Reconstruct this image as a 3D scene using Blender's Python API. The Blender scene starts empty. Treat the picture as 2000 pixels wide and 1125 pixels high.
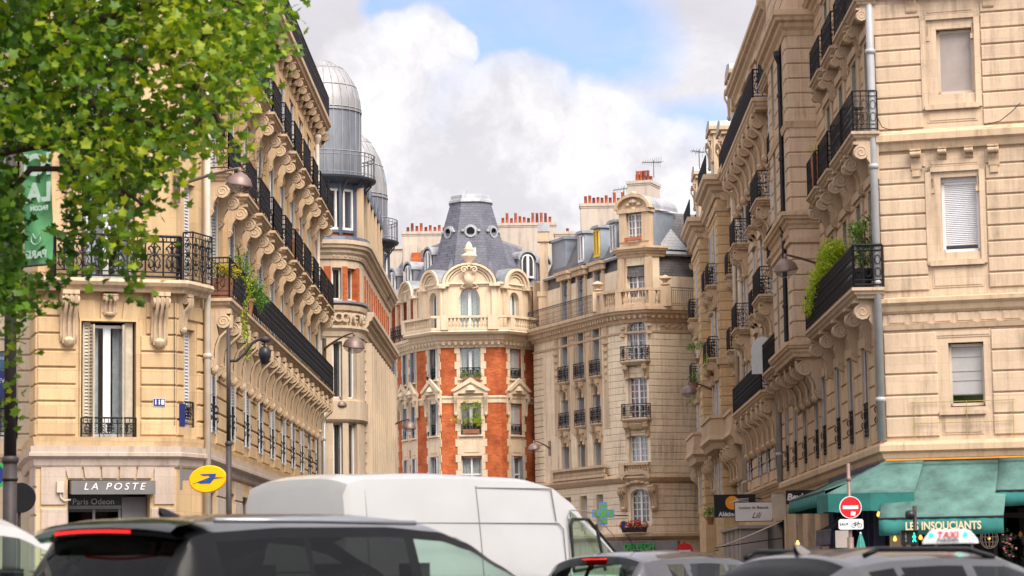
import bpy, bmesh, math, random
from math import sin, cos, pi, radians, atan, tan, sqrt, atan2
from mathutils import Matrix, Vector, noise
random.seed(7)
SC = bpy.context.scene
COL = SC.collection
# ---------------------------------------------------------------- camera
EYE = 1.35
PITCH = atan(556.5/5000); ROLL = .015
F_ = Vector((0, cos(PITCH), sin(PITCH))); R0 = Vector((1, 0, 0)); U0 = Vector((0, -sin(PITCH), cos(PITCH)))
R_ = R0*cos(ROLL) - U0*sin(ROLL); U_ = U0*cos(ROLL) + R0*sin(ROLL)
cam_d = bpy.data.cameras.new('camera'); cam = bpy.data.objects.new('camera', cam_d); COL.objects.link(cam)
cam.matrix_world = Matrix(((R_.x, U_.x, -F_.x, 0), (R_.y, U_.y, -F_.y, 0), (R_.z, U_.z, -F_.z, EYE), (0, 0, 0, 1)))
cam_d.lens = 90; cam_d.sensor_width = 36; cam_d.clip_end = 5000; cam_d.clip_start = .5
cam_d.dof.use_dof = True; cam_d.dof.focus_distance = 95; cam_d.dof.aperture_fstop = 3.2
SC.camera = cam
# ---------------------------------------------------------------- light
SUN_EL = radians(50); SUN_AZ = radians(151)          # azimuth clockwise from +Y
sd = bpy.data.lights.new('sun', 'SUN'); sd.energy = 4.4; sd.angle = radians(32); sd.color = (1, .93, .82)
so = bpy.data.objects.new('sun', sd); COL.objects.link(so)
sdir = Vector((sin(SUN_AZ)*cos(SUN_EL), cos(SUN_AZ)*cos(SUN_EL), sin(SUN_EL)))
so.rotation_euler = sdir.to_track_quat('Z', 'Y').to_euler()
SC.view_settings.view_transform = 'Standard'; SC.view_settings.look = 'None'
SC.view_settings.exposure = 0.2; SC.view_settings.gamma = 1
SC.cycles.max_bounces = 6; SC.cycles.transparent_max_bounces = 10; SC.cycles.diffuse_bounces = 3; SC.cycles.glossy_bounces = 3
SC.cycles.caustics_reflective = False; SC.cycles.caustics_refractive = False

def ray(px, py): return F_ + R_*((px-1000)/5000) - U_*((py-562.5)/5000)
def at(px, py, Y):
    d = ray(px, py); return Vector((0, 0, EYE)) + d*(Y/d.y)

# ---------------------------------------------------------------- node helper
class NT:
    def __init__(s, tree): s.t = tree; s.n = tree.nodes; s.l = tree.links
    def new(s, typ, **kw):
        n = s.n.new(typ)
        for k, v in kw.items():
            if k[0] == 'i':
                n.inputs[int(k[1:])].default_value = v
            else: setattr(n, k, v)
        return n
    def link(s, a, b): s.l.new(a, b)
    def math(s, op, a, b=None, clamp=False):
        n = s.n.new('ShaderNodeMath'); n.operation = op; n.use_clamp = clamp
        for i, v in enumerate((a, b)):
            if v is None: continue
            if isinstance(v, (int, float)): n.inputs[i].default_value = v
            else: s.l.new(v, n.inputs[i])
        return n.outputs[0]
    def ramp(s, fac, stops):
        n = s.n.new('ShaderNodeValToRGB'); s.l.new(fac, n.inputs[0])
        e = n.color_ramp.elements
        while len(e) < len(stops): e.new(.5)
        for el, (p, c) in zip(e, stops):
            el.position = p; el.color = (*c, 1) if not isinstance(c, (int, float)) else (c, c, c, 1)
        return n.outputs[0]
    def mix(s, fac, a, b, mode='MIX'):
        n = s.n.new('ShaderNodeMixRGB'); n.blend_type = mode
        for i, v in enumerate((fac, a, b)):
            if isinstance(v, (int, float)): n.inputs[i].default_value = v
            elif isinstance(v, tuple): n.inputs[i].default_value = (*v, 1) if len(v) == 3 else v
            else: s.l.new(v, n.inputs[i])
        return n.outputs[0]
    def noise(s, vec, scale, detail=4, rough=.55, dist=0):
        n = s.n.new('ShaderNodeTexNoise'); n.inputs['Scale'].default_value = scale; n.inputs['Detail'].default_value = detail
        n.inputs['Roughness'].default_value = rough; n.inputs['Distortion'].default_value = dist
        if vec is not None: s.l.new(vec, n.inputs['Vector'])
        return n.outputs[0]
    def mapping(s, vec, scale=(1, 1, 1), loc=(0, 0, 0), rot=(0, 0, 0)):
        n = s.n.new('ShaderNodeMapping'); n.inputs['Scale'].default_value = scale; n.inputs['Location'].default_value = loc
        n.inputs['Rotation'].default_value = rot
        s.l.new(vec, n.inputs['Vector']); return n.outputs[0]

# ---------------------------------------------------------------- sky (world): Nishita air with cumulus
w = bpy.data.worlds.new('World'); SC.world = w; w.use_nodes = True
N = NT(w.node_tree); N.n.clear()
out = N.n.new('ShaderNodeOutputWorld'); bg = N.n.new('ShaderNodeBackground')
sky = N.n.new('ShaderNodeTexSky'); sky.sky_type = 'NISHITA'; sky.sun_disc = False
sky.sun_elevation = SUN_EL; sky.sun_rotation = SUN_AZ; sky.air_density = 1.0; sky.dust_density = .6; sky.ozone_density = 1.5
tc = N.n.new('ShaderNodeTexCoord'); D = tc.outputs['Generated']
def skydir(px, py): return ray(px, py).normalized()
def puff(px, py, r, wob=None, sx=1, sz=1):
    """soft blob round a sky direction; r in radians"""
    c = skydir(px, py)
    v = N.n.new('ShaderNodeVectorMath'); v.operation = 'SUBTRACT'; N.link(wob or D, v.inputs[0]); v.inputs[1].default_value = c
    m = N.n.new('ShaderNodeVectorMath'); m.operation = 'MULTIPLY'; N.link(v.outputs[0], m.inputs[0]); m.inputs[1].default_value = (1/(r*sx), 1/r, 1/(r*sz))
    l = N.n.new('ShaderNodeVectorMath'); l.operation = 'LENGTH'; N.link(m.outputs[0], l.inputs[0])
    return N.math('SUBTRACT', 1, l.outputs['Value'], True)
# wobble of the lookup direction gives ragged cumulus outlines
nz = N.new('ShaderNodeTexNoise'); nz.inputs['Scale'].default_value = 34; nz.inputs['Detail'].default_value = 7; nz.inputs['Roughness'].default_value = .55
N.link(D, nz.inputs['Vector'])
vs = N.new('ShaderNodeVectorMath', operation='SUBTRACT'); N.link(nz.outputs['Color'], vs.inputs[0]); vs.inputs[1].default_value = (.5, .5, .5)
vm = N.new('ShaderNodeVectorMath', operation='SCALE'); N.link(vs.outputs[0], vm.inputs[0]); vm.inputs['Scale'].default_value = .020
va = N.new('ShaderNodeVectorMath', operation='ADD'); N.link(D, va.inputs[0]); N.link(vm.outputs[0], va.inputs[1])
WB = va.outputs[0]
def addmax(lst):
    o = lst[0]
    for x in lst[1:]: o = N.math('MAXIMUM', o, x)
    return o
# clear patches
gaps = addmax([puff(935, 120, .034, WB, 1.2, 1.0), puff(1035, 85, .048, WB, 1.5, .62), puff(990, 30, .035, WB, 1.6, .6), puff(960, 55, .03, WB, 1.3, .6), puff(775, 35, .016, WB, 1.0, 1.2),
               puff(1320, 290, .026, WB, 1.5, 1.0), puff(1345, 300, .02, WB), puff(895, 165, .020, WB, .8, 1), puff(700, 350, .012, WB, 1.4, .5)])
gap = N.ramp(gaps, [(.05, 0), (.38, 1)])
wide = N.noise(D, 3.2, 6, .6)
gen = N.ramp(wide, [(.60, 0), (.72, .7)])                    # clearings in the rest of the dome
front = puff(1000, 400, .42)                               # the patch of sky the street looks into is mostly cloud
gen = N.mix(N.math('MULTIPLY', front, 4, True), gen, (0, 0, 0))
clear = N.math('MAXIMUM', gap, gen)
# white sunlit heads against greyer veils
heads = addmax([puff(985, 215, .028, WB, 1.3, .8), puff(1040, 245, .028, WB, 1.2, .7), puff(840, 92, .019, WB, 1.0, 1.0), puff(780, 108, .018, WB), puff(893, 84, .010, WB),
                puff(1120, 275, .030, WB, 1.4, .8), puff(1200, 330, .036, WB, 1.3, .8), puff(1060, 340, .05, WB, 1.4, .8), puff(1300, 390, .028, WB, 1.4, .8), puff(1365, 350, .016, WB), puff(760, 180, .03, WB, 1, 1), puff(680, 330, .018, WB), puff(800, 400, .018, WB, 1.5, .6)])
hd = N.ramp(heads, [(.0, 0), (.16, .75), (.6, 1)])
veil = N.noise(N.mapping(D, (1, 1, 1.6)), 14, 8, .62, .3)
col = N.ramp(veil, [(.36, (.56, .545, .585)), (.52, (.60, .58, .62)), (.66, (.71, .69, .715))])
fine = N.noise(WB, 30, 8, .6)
hcol = N.ramp(fine, [(.38, (.62, .605, .64)), (.58, (.86, .84, .85))])
cloud = N.mix(N.math('MULTIPLY', hd, .9), col, hcol)
clear = N.math('MULTIPLY', clear, N.math('SUBTRACT', 1, N.math('MULTIPLY', hd, 1.0)))
wisps = N.ramp(N.noise(N.mapping(D, (1, 1, 1.8)), 22, 8, .65, .6), [(.4, 1), (.72, .68)])
clear = N.math('MULTIPLY', clear, wisps)
skc = N.mix(1, sky.outputs[0], (.125, .129, .156), 'MULTIPLY')
fin = N.mix(N.math('MULTIPLY', clear, .86), cloud, skc)
dt = N.new('ShaderNodeVectorMath', operation='DOT_PRODUCT'); N.link(D, dt.inputs[0]); dt.inputs[1].default_value = sdir
glow = N.math('ADD', 1, N.math('MULTIPLY', N.math('POWER', N.math('ADD', N.math('MULTIPLY', dt.outputs['Value'], .5), .5, True), 2.2), 2.2))   # sky is brighter round the veiled sun
fin = N.mix(1, fin, glow, 'MULTIPLY')
bg.inputs['Strength'].default_value = 1.0
N.link(fin, bg.inputs['Color']); N.link(bg.outputs[0], out.inputs[0])
# ================================================================ materials
MAT = {}
def mat(name):
    m = bpy.data.materials.new(name); m.use_nodes = True; t = NT(m.node_tree); t.n.clear()
    o = t.n.new('ShaderNodeOutputMaterial'); b = t.n.new('ShaderNodeBsdfPrincipled'); t.link(b.outputs[0], o.inputs[0])
    MAT[name] = m; return m, t, b, o
def plain(name, col, rough=.7, metal=0, var=.12, scale=3, spec=.4, bump=0, coat=0):
    m, t, b, o = mat(name)
    c = t.n.new('ShaderNodeTexCoord').outputs['Object']
    n = t.noise(c, scale, 6, .65)
    lo = tuple(max(0, v*(1-var*1.6)) for v in col); hi = tuple(min(1, v*(1+var)) for v in col)
    t.link(t.ramp(n, [(.3, lo), (.7, hi)]), b.inputs['Base Color'])
    b.inputs['Roughness'].default_value = rough; b.inputs['Metallic'].default_value = metal; b.inputs['Specular IOR Level'].default_value = spec
    if coat: b.inputs['Coat Weight'].default_value = coat; b.inputs['Coat Roughness'].default_value = .06
    if bump:
        bp = t.n.new('ShaderNodeBump'); bp.inputs['Strength'].default_value = bump; bp.inputs['Distance'].default_value = .02
        t.link(t.noise(c, scale*6, 5, .7), bp.inputs['Height']); t.link(bp.outputs[0], b.inputs['Normal'])
    return m
def stone(name, col, alt, dirt=(.15, .105, .075), dirt_amt=.5, blk=(.85, .42)):
    dirt_amt = min(.85, dirt_amt*1.4)
    """limestone: tone changes block by block, soot streaks running down, grain"""
    m, t, b, o = mat(name)
    c = t.n.new('ShaderNodeTexCoord').outputs['Object']
    s = t.n.new('ShaderNodeSeparateXYZ'); t.link(c, s.inputs[0])
    cb = t.n.new('ShaderNodeCombineXYZ'); t.link(t.math('ADD', s.outputs[0], t.math('MULTIPLY', s.outputs[1], .7)), cb.inputs[0]); t.link(s.outputs[2], cb.inputs[1])
    br = t.n.new('ShaderNodeTexBrick'); t.link(cb.outputs[0], br.inputs['Vector'])
    br.inputs['Scale'].default_value = 1; br.inputs['Brick Width'].default_value = blk[0]; br.inputs['Row Height'].default_value = blk[1]
    br.inputs['Mortar Size'].default_value = .006; br.inputs['Mortar Smooth'].default_value = .3; br.inputs['Bias'].default_value = 0
    br.inputs['Color1'].default_value = (*col, 1); br.inputs['Color2'].default_value = (*alt, 1)
    br.inputs['Mortar'].default_value = (*[v*.84 for v in col], 1)
    big = t.noise(c, .35, 5, .6)
    c1 = t.mix(t.ramp(big, [(.35, 0), (.7, .55)]), br.outputs[0], tuple(v*.78 for v in alt))
    strk = t.noise(t.mapping(c, (2.6, 2.6, .22)), 1.6, 6, .7)
    patch = t.noise(c, 1.1, 6, .7)
    f = t.math('MULTIPLY', t.ramp(strk, [(.48, 0), (.72, 1)]), t.ramp(patch, [(.35, .2), (.65, 1)]))
    c2 = t.mix(t.math('MULTIPLY', f, dirt_amt), c1, dirt)
    grain = t.noise(c, 16, 5, .7)
    c3 = t.mix(t.ramp(grain, [(.35, .16), (.65, 0)]), c2, tuple(v*.55 for v in col))
    t.link(c3, b.inputs['Base Color']); b.inputs['Roughness'].default_value = .9; b.inputs['Specular IOR Level'].default_value = .2
    bp = t.n.new('ShaderNodeBump'); bp.inputs['Strength'].default_value = .5; bp.inputs['Distance'].default_value = .012
    t.link(t.noise(c, 9, 6, .75), bp.inputs['Height']); t.link(bp.outputs[0], b.inputs['Normal'])
    return m
stone('stone_left', (.52, .36, .20), (.69, .48, .265), dirt_amt=.45)
stone('stone_base', (.47, .375, .31), (.54, .43, .355), dirt_amt=.5)
stone('stone_right', (.59, .445, .315), (.70, .525, .365), dirt_amt=.6)
stone('stone_shade', (.55, .40, .265), (.66, .475, .305), dirt_amt=.6)  # darker copy of stone_right, shade of the street-facing side put into the colour
stone('stone_pale', (.72, .575, .41), (.76, .60, .425), dirt_amt=.35)
stone('stone_far', (.80, .65, .475), (.88, .73, .53), dirt_amt=.6)
stone('stone_modern', (.60, .475, .345), (.65, .51, .37), dirt_amt=.35, blk=(1.2, .6))
stone('trim', (.59, .435, .29), (.64, .47, .31), dirt_amt=.6, blk=(1.3, 9))
stone('trim_shade', (.52, .385, .27), (.57, .42, .29), dirt_amt=.7, blk=(1.3, 9))  # trim darkened to paint in the shade of that street side
stone('render_wall', (.54, .46, .38), (.58, .49, .40), dirt=(.27, .22, .18), dirt_amt=.9, blk=(9, 9))
plain('iron', (.022, .021, .026), .5, .3, .3, 8)
plain('iron_gloss', (.03, .03, .034), .35, .5, .2, 8)
plain('pipe_cream', (.55, .47, .38), .55, 0, .12, 2)
plain('pipe_grey', (.40, .40, .40), .5, .1, .1, 2)
plain('white_paint', (.74, .73, .72), .45, 0, .06, 3)
plain('shutter_white', (.55, .53, .52), .6, 0, .08, 4)
plain('shutter_grey', (.42, .43, .45), .6, 0, .1, 4)
plain('shutter_cream', (.48, .41, .31), .65, 0, .15, 4)
plain('curtain', (.62, .66, .64), .9, 0, .15, 6)
plain('curtain_warm', (.40, .36, .33), .9, 0, .2, 4)
plain('curtain_red', (.40, .08, .07), .9, 0, .2, 4)
plain('curtain_green', (.50, .60, .48), .9, 0, .2, 8)
plain('curtain_yellow', (.75, .52, .08), .8, 0, .1, 4)
plain('room_dark', (.08, .068, .06), .9, 0, .3, 1)
plain('terracotta', (.46, .11, .045), .85, 0, .3, 4)
plain('pot_rust', (.26, .075, .05), .85, 0, .35, 4)
plain('planter', (.30, .13, .07), .8, 0, .2, 5)
plain('planter_dark', (.02, .02, .022), .7, 0, .2, 5)
plain('soil', (.05, .035, .02), .95, 0, .3, 8)
plain('bark', (.09, .06, .04), .9, 0, .4, 9, bump=.6)
plain('asphalt', (.05, .05, .052), .9, 0, .25, 4, bump=.3)
plain('pavement_stone', (.20, .19, .18), .85, 0, .15, 2)
plain('road_paint', (.7, .7, .68), .7)
plain('lamp_metal', (.22, .155, .135), .5, .4, .15, 4)
plain('pole_brown', (.045, .034, .032), .55, .2, .2, 5)
plain('black_plastic', (.012, .012, .014), .4, 0, .1, 5)
plain('sign_white', (.72, .71, .72), .4, 0, .05, 4)
plain('sign_black', (.012, .012, .014), .35, 0, .1, 4)
plain('sign_grey', (.15, .14, .135), .5, 0, .1, 2)
plain('sign_red', (.62, .012, .018), .4, 0, .05, 4)
plain('sign_blue', (.02, .035, .16), .4, 0, .1, 5)
plain('sign_bluegreen', (.05, .13, .22), .4, 0, .2, 5)
plain('sign_yellow', (.86, .40, .0), .35, 0, .05, 3)
plain('sign_orange', (.85, .33, .02), .45, 0, .05, 3)
plain('logo_blue', (.012, .055, .22), .4, 0, .05, 3)
plain('letter_green', (.02, .36, .06), .5, 0, .1, 3)
plain('letter_cream', (.66, .56, .35), .7, 0, .1, 3)
plain('letter_grey', (.38, .37, .35), .6, 0, .1, 3)
plain('letter_red', (.60, .05, .07), .6, 0, .1, 3)
plain('letter_black', (.015, .015, .015), .6, 0, .1, 3)
plain('awning_green', (.085, .175, .152), .85, 0, .35, 1.2)
plain('awning_edge', (.022, .16, .142), .8, 0, .18, 2)
plain('awning_deep', (.015, .13, .115), .85, 0, .15, 2)
plain('awning_blue', (.05, .06, .13), .85, 0, .2, 3)
plain('awning_tan', (.36, .28, .22), .85, 0, .15, 2)
plain('canvas_green', (.05, .25, .20), .8, 0, .15, 5)
plain('cafe_blue', (.04, .045, .09), .8, 0, .2, 4)
plain('pvc_white', (.60, .60, .62), .4, 0, .05, 5)
plain('blind_grey', (.40, .39, .38), .7, 0, .08, 2)
plain('panel_taupe', (.36, .31, .28), .75, 0, .1, 1.5)
plain('zinc_blue', (.35, .39, .45), .5, .3, .12, 1.5)
plain('cable', (.03, .03, .03), .6)
plain('flower_red', (.62, .02, .015), .7, 0, .2, 9)
plain('flower_pink', (.42, .10, .17), .7, 0, .2, 9)
plain('petal_yellow', (.62, .46, .03), .7, 0, .2, 9)
plain('wood_red', (.45, .13, .06), .7, 0, .2, 5)
plain('wood_grey', (.13, .12, .115), .7, 0, .2, 5)
plain('banner_green', (.085, .28, .11), .6, 0, .25, 2.2)
plain('banner_white', (.38, .50, .41), .6, 0, .1, 3)
plain('rust_strip', (.75, .26, .02), .5)
plain('brass_rail', (.42, .34, .10), .5, .4)
plain('shop_dark', (.02, .017, .015), .4, 0, .3, 1)
def emis(name, col, s):
    m, t, b, o = mat(name); b.inputs['Base Color'].default_value = (*col, 1); b.inputs['Emission Color'].default_value = (*col, 1); b.inputs['Emission Strength'].default_value = s
emis('lamp_green', (.02, .95, .55), 1.5); emis('lamp_red', (.95, .01, .01), .7); emis('lamp_amber', (1, .42, .08), 2); emis('lamp_cross', (.12, .32, .05), .35); emis('lamp_cross_blue', (.10, .22, .62), .35)
def brick():
    m, t, b, o = mat('brick')
    c = t.n.new('ShaderNodeTexCoord').outputs['Object']; s = t.n.new('ShaderNodeSeparateXYZ'); t.link(c, s.inputs[0])
    cb = t.n.new('ShaderNodeCombineXYZ'); t.link(s.outputs[0], cb.inputs[0]); t.link(s.outputs[2], cb.inputs[1])
    br = t.n.new('ShaderNodeTexBrick'); t.link(cb.outputs[0], br.inputs['Vector']); br.inputs['Scale'].default_value = 1
    br.inputs['Brick Width'].default_value = .24; br.inputs['Row Height'].default_value = .085; br.inputs['Mortar Size'].default_value = .006
    br.inputs['Color1'].default_value = (.45, .095, .03, 1); br.inputs['Color2'].default_value = (.62, .16, .05, 1); br.inputs['Mortar'].default_value = (.40, .20, .10, 1)
    n = t.noise(c, .8, 7, .7); c2 = t.mix(t.ramp(n, [(.38, .8), (.58, 0)]), br.outputs[0], (.26, .055, .025))
    n2 = t.noise(c, 5, 4, .7); c3 = t.mix(t.ramp(n2, [(.62, 0), (.74, .5)]), c2, (.62, .30, .14))
    t.link(c3, b.inputs['Base Color']); b.inputs['Roughness'].default_value = .9; b.inputs['Specular IOR Level'].default_value = .15
brick()
def slate(name, c1, c2, w=.30, h=.16, zin=False):
    m, t, b, o = mat(name)
    c = t.n.new('ShaderNodeTexCoord').outputs['Object']; s = t.n.new('ShaderNodeSeparateXYZ'); t.link(c, s.inputs[0])
    cb = t.n.new('ShaderNodeCombineXYZ'); t.link(t.math('ADD', s.outputs[0], t.math('MULTIPLY', s.outputs[1], .61)), cb.inputs[0]); t.link(s.outputs[2], cb.inputs[1])
    br = t.n.new('ShaderNodeTexBrick'); t.link(cb.outputs[0], br.inputs['Vector']); br.inputs['Scale'].default_value = 1
    br.inputs['Brick Width'].default_value = w; br.inputs['Row Height'].default_value = h; br.inputs['Mortar Size'].default_value = .012
    br.inputs['Color1'].default_value = (*c1, 1); br.inputs['Color2'].default_value = (*c2, 1); br.inputs['Mortar'].default_value = (*[v*.45 for v in c1], 1)
    n = t.noise(c, .7, 6, .65); cc = t.mix(t.ramp(n, [(.4, 0), (.7, .5)]), br.outputs[0], tuple(v*1.5 for v in c2))
    t.link(cc, b.inputs['Base Color']); b.inputs['Roughness'].default_value = .55; b.inputs['Specular IOR Level'].default_value = .4
slate('slate', (.085, .088, .112), (.125, .125, .152)); slate('slate_pale', (.36, .36, .37), (.46, .46, .46), .34, .18)
slate('slate_brown', (.10, .095, .098), (.15, .14, .14))
def zinc(name, col, seam=.55):
    m, t, b, o = mat(name)
    c = t.n.new('ShaderNodeTexCoord').outputs['Object']
    n = t.noise(t.mapping(c, (1, 1, .25)), 2.2, 6, .7)
    t.link(t.ramp(n, [(.3, tuple(v*.62 for v in col)), (.7, tuple(v*1.15 for v in col))]), b.inputs['Base Color'])
    b.inputs['Metallic'].default_value = .4; b.inputs['Roughness'].default_value = .6
zinc('zinc', (.30, .31, .34)); zinc('zinc_light', (.42, .43, .45)); zinc('zinc_dome', (.36, .35, .35)); zinc('zinc_drum', (.23, .245, .28)); zinc('steel_blue', (.11, .13, .17))
def glass(name='glass', tint=(.05, .055, .06), k=.35, rough=.04, refl=.9):
    m, t, b, o = mat(name); t.n.remove(b)
    tr = t.n.new('ShaderNodeBsdfTransparent'); tr.inputs[0].default_value = (*tint, 1)
    g = t.n.new('ShaderNodeBsdfGlossy'); g.inputs['Roughness'].default_value = rough; g.inputs['Color'].default_value = (refl, refl, refl, 1)
    fr = t.n.new('ShaderNodeLayerWeight'); fr.inputs['Blend'].default_value = .5; fc = t.math('ADD', t.math('MULTIPLY', t.math('POWER', fr.outputs['Facing'], 4), .7), .045)
    mx = t.n.new('ShaderNodeMixShader'); t.link(t.math('ADD', fc, k, True), mx.inputs[0]); t.link(tr.outputs[0], mx.inputs[1]); t.link(g.outputs[0], mx.inputs[2])
    t.link(mx.outputs[0], o.inputs[0])
glass('glass', (.8, .82, .84), .10); glass('glass_dark', (.06, .06, .06), .0, .03, .42); glass('glass_car', (.78, .92, .85), .0, .02, .6); glass('glass_lamp', (.75, .75, .75), .08, .2)
def leafm(name, c1, c2, c3, trans=.4):
    m, t, b, o = mat(name)
    at_ = t.n.new('ShaderNodeAttribute'); at_.attribute_name = 'tone'
    col = t.ramp(at_.outputs['Fac'], [(0, c1), (.5, c2), (1, c3)])
    t.link(col, b.inputs['Base Color']); b.inputs['Roughness'].default_value = .5; b.inputs['Specular IOR Level'].default_value = .35
    tl = t.n.new('ShaderNodeBsdfTranslucent'); t.link(t.mix(1, col, (1.3, 1.25, .55), 'MULTIPLY'), tl.inputs[0])
    mx = t.n.new('ShaderNodeMixShader'); mx.inputs[0].default_value = trans; t.link(b.outputs[0], mx.inputs[1]); t.link(tl.outputs[0], mx.inputs[2]); t.link(mx.outputs[0], o.inputs[0])
leafm('leaf_plane', (.030, .085, .010), (.13, .25, .018), (.42, .47, .03), .45)
leafm('leaf_green', (.03, .10, .015), (.09, .22, .025), (.25, .38, .05))
leafm('leaf_lime', (.16, .30, .02), (.34, .46, .03), (.55, .58, .05))
leafm('leaf_yellow', (.20, .26, .02), (.48, .42, .02), (.72, .55, .03))
leafm('leaf_dark', (.015, .05, .015), (.035, .09, .02), (.08, .16, .04))
leafm('leaf_dry', (.16, .13, .07), (.24, .19, .10), (.30, .27, .14))
def paint(name, col, rough=.25, metal=.0):
    m, t, b, o = mat(name)
    c = t.n.new('ShaderNodeTexCoord').outputs['Object']; n = t.noise(c, 1.3, 5, .6)
    t.link(t.ramp(n, [(.3, tuple(v*.9 for v in col)), (.7, col)]), b.inputs['Base Color'])
    b.inputs['Metallic'].default_value = metal; b.inputs['Roughness'].default_value = rough
    b.inputs['Coat Weight'].default_value = .8; b.inputs['Coat Roughness'].default_value = .05
paint('car_black', (.007, .007, .009)); paint('car_white', (.44, .435, .43), .4); paint('car_silver', (.26, .27, .30), .3, .6); paint('car_grey', (.045, .044, .048), .3, .5)
paint('car_roof_sheen', (.06, .063, .075), .25, .6)  # body grey lightened and blued, painting in the sky's sheen on the roofs
plain('rubber', (.015, .015, .015), .8); plain('trim_black', (.008, .008, .009), .3, spec=.12); plain('rim_metal', (.4, .4, .42), .3, .8); plain('car_interior', (.03, .03, .032), .8)

# ================================================================ geometry helpers
class MB:
    def __init__(s): s.v = []; s.f = []; s.m = []
    def quad(s, a, b, c, d, m=0):
        n = len(s.v); s.v += [tuple(a), tuple(b), tuple(c), tuple(d)]; s.f.append((n, n+1, n+2, n+3)); s.m.append(m)
    def tri(s, a, b, c, m=0):
        n = len(s.v); s.v += [tuple(a), tuple(b), tuple(c)]; s.f.append((n, n+1, n+2)); s.m.append(m)
    def poly(s, pts, m=0):
        n = len(s.v); s.v += [tuple(p) for p in pts]; s.f.append(tuple(range(n, n+len(pts)))); s.m.append(m)
    def box(s, x0, x1, y0, y1, z0, z1, m=0):
        n = len(s.v); s.v += [(x0, y0, z0), (x1, y0, z0), (x1, y1, z0), (x0, y1, z0), (x0, y0, z1), (x1, y0, z1), (x1, y1, z1), (x0, y1, z1)]
        for q in ((0, 3, 2, 1), (4, 5, 6, 7), (0, 1, 5, 4), (1, 2, 6, 5), (2, 3, 7, 6), (3, 0, 4, 7)): s.f.append(tuple(n+i for i in q)); s.m.append(m)
    def prism(s, pts, axis, a, b, m=0):
        """closed outline extruded between a and b along axis ('x' pts=(y,z); 'y' pts=(x,z); 'z' pts=(x,y))"""
        n = len(s.v); k = len(pts)
        def P(p, t): return {'x': (t, p[0], p[1]), 'y': (p[0], t, p[1]), 'z': (p[0], p[1], t)}[axis]
        s.v += [P(p, a) for p in pts]+[P(p, b) for p in pts]
        for i in range(k):
            j = (i+1) % k; s.f.append((n+i, n+j, n+k+j, n+k+i)); s.m.append(m)
        s.f.append(tuple(n+i for i in reversed(range(k)))); s.m.append(m)
        s.f.append(tuple(n+k+i for i in range(k))); s.m.append(m)
    def strip(s, rows, closed=False, m=0, caps=False):
        """loft: rows of equally long point lists"""
        n = len(s.v); k = len(rows[0])
        for r in rows: s.v += [tuple(p) for p in r]
        for i in range(len(rows)-1):
            for j in range(k if closed else k-1):
                j2 = (j+1) % k; s.f.append((n+i*k+j, n+i*k+j2, n+(i+1)*k+j2, n+(i+1)*k+j)); s.m.append(m)
        if caps:
            s.f.append(tuple(n+j for j in reversed(range(k)))); s.m.append(m)
            e = n+(len(rows)-1)*k; s.f.append(tuple(e+j for j in range(k))); s.m.append(m)
    def tube(s, pts, r, seg=6, m=0, caps=True):
        pts = [Vector(p) for p in pts]; rows = []
        rr = r if isinstance(r, (list, tuple)) else [r]*len(pts)
        up = Vector((0, 0, 1)); prev = None
        for i, p in enumerate(pts):
            t = (pts[min(i+1, len(pts)-1)]-pts[max(i-1, 0)]).normalized()
            a = prev if prev is not None else (up if abs(t.z) < .9 else Vector((1, 0, 0)))
            x = (a - t*a.dot(t)); x = x.normalized() if x.length > 1e-6 else t.orthogonal().normalized(); y = t.cross(x); prev = x
            rows.append([p+(x*cos(2*pi*k/seg)+y*sin(2*pi*k/seg))*rr[i] for k in range(seg)])
        s.strip(rows, True, m, caps)
    def lathe(s, prof, c=(0, 0, 0), seg=12, m=0, a0=0, a1=2*pi, sx=1, sy=1):
        full = abs(a1-a0-2*pi) < 1e-6; k = seg if full else seg+1
        rows = [[(c[0]+r*cos(a0+(a1-a0)*j/seg)*sx, c[1]+r*sin(a0+(a1-a0)*j/seg)*sy, c[2]+z) for j in range(k)] for r, z in prof]
        s.strip(rows, full, m)
    def add(s, o, M=None, m=None):
        n = len(s.v); s.v += [tuple(M @ Vector(v)) for v in o.v] if M is not None else o.v
        s.f += [tuple(n+i for i in q) for q in o.f]; s.m += o.m if m is None else [m]*len(o.f)
    def mesh(s, name, mats, smooth=False, attr=None):
        me = bpy.data.meshes.new(name); me.from_pydata(s.v, [], s.f)
        for x in (mats if isinstance(mats, (list, tuple)) else [mats]): me.materials.append(MAT[x])
        if any(s.m): me.polygons.foreach_set('material_index', s.m)
        if smooth: me.polygons.foreach_set('use_smooth', [True]*len(s.f))
        if attr:
            a = me.attributes.new('tone', 'FLOAT', 'FACE'); a.data.foreach_set('value', attr)
        me.update()
        return me
def fix_normals(me, deg=None):
    b = bmesh.new(); b.from_mesh(me); bmesh.ops.remove_doubles(b, verts=b.verts, dist=1e-4); bmesh.ops.recalc_face_normals(b, faces=b.faces); b.to_mesh(me); b.free()
    if deg is not None:
        me.polygons.foreach_set('use_smooth', [True]*len(me.polygons)); me.set_sharp_from_angle(angle=radians(deg))
I4 = Matrix.Identity(4)
WM = {}
def put(name, me, M=I4, parent=None):
    """link mesh (or Empty when me is None) with world matrix M under parent"""
    if isinstance(me, MB): raise TypeError
    o = bpy.data.objects.new(name, me); COL.objects.link(o)
    WM[o.name] = M.copy()
    if parent is not None:
        o.parent = parent; o.matrix_parent_inverse = WM[parent.name].inverted()
    o.matrix_basis = M
    return o
def tag(o, label=None, cat=None, group=None, kind=None):
    if label: o['label'] = label
    if cat: o['category'] = cat
    if group: o['group'] = group
    if kind: o['kind'] = kind
    return o
def thing(name, label, cat, loc=(0, 0, 0), rot=0, group=None):
    o = put(name, None, Matrix.Translation(loc) @ Matrix.Rotation(rot, 4, 'Z')); o.empty_display_size = .3
    return tag(o, label, cat, group)
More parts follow.
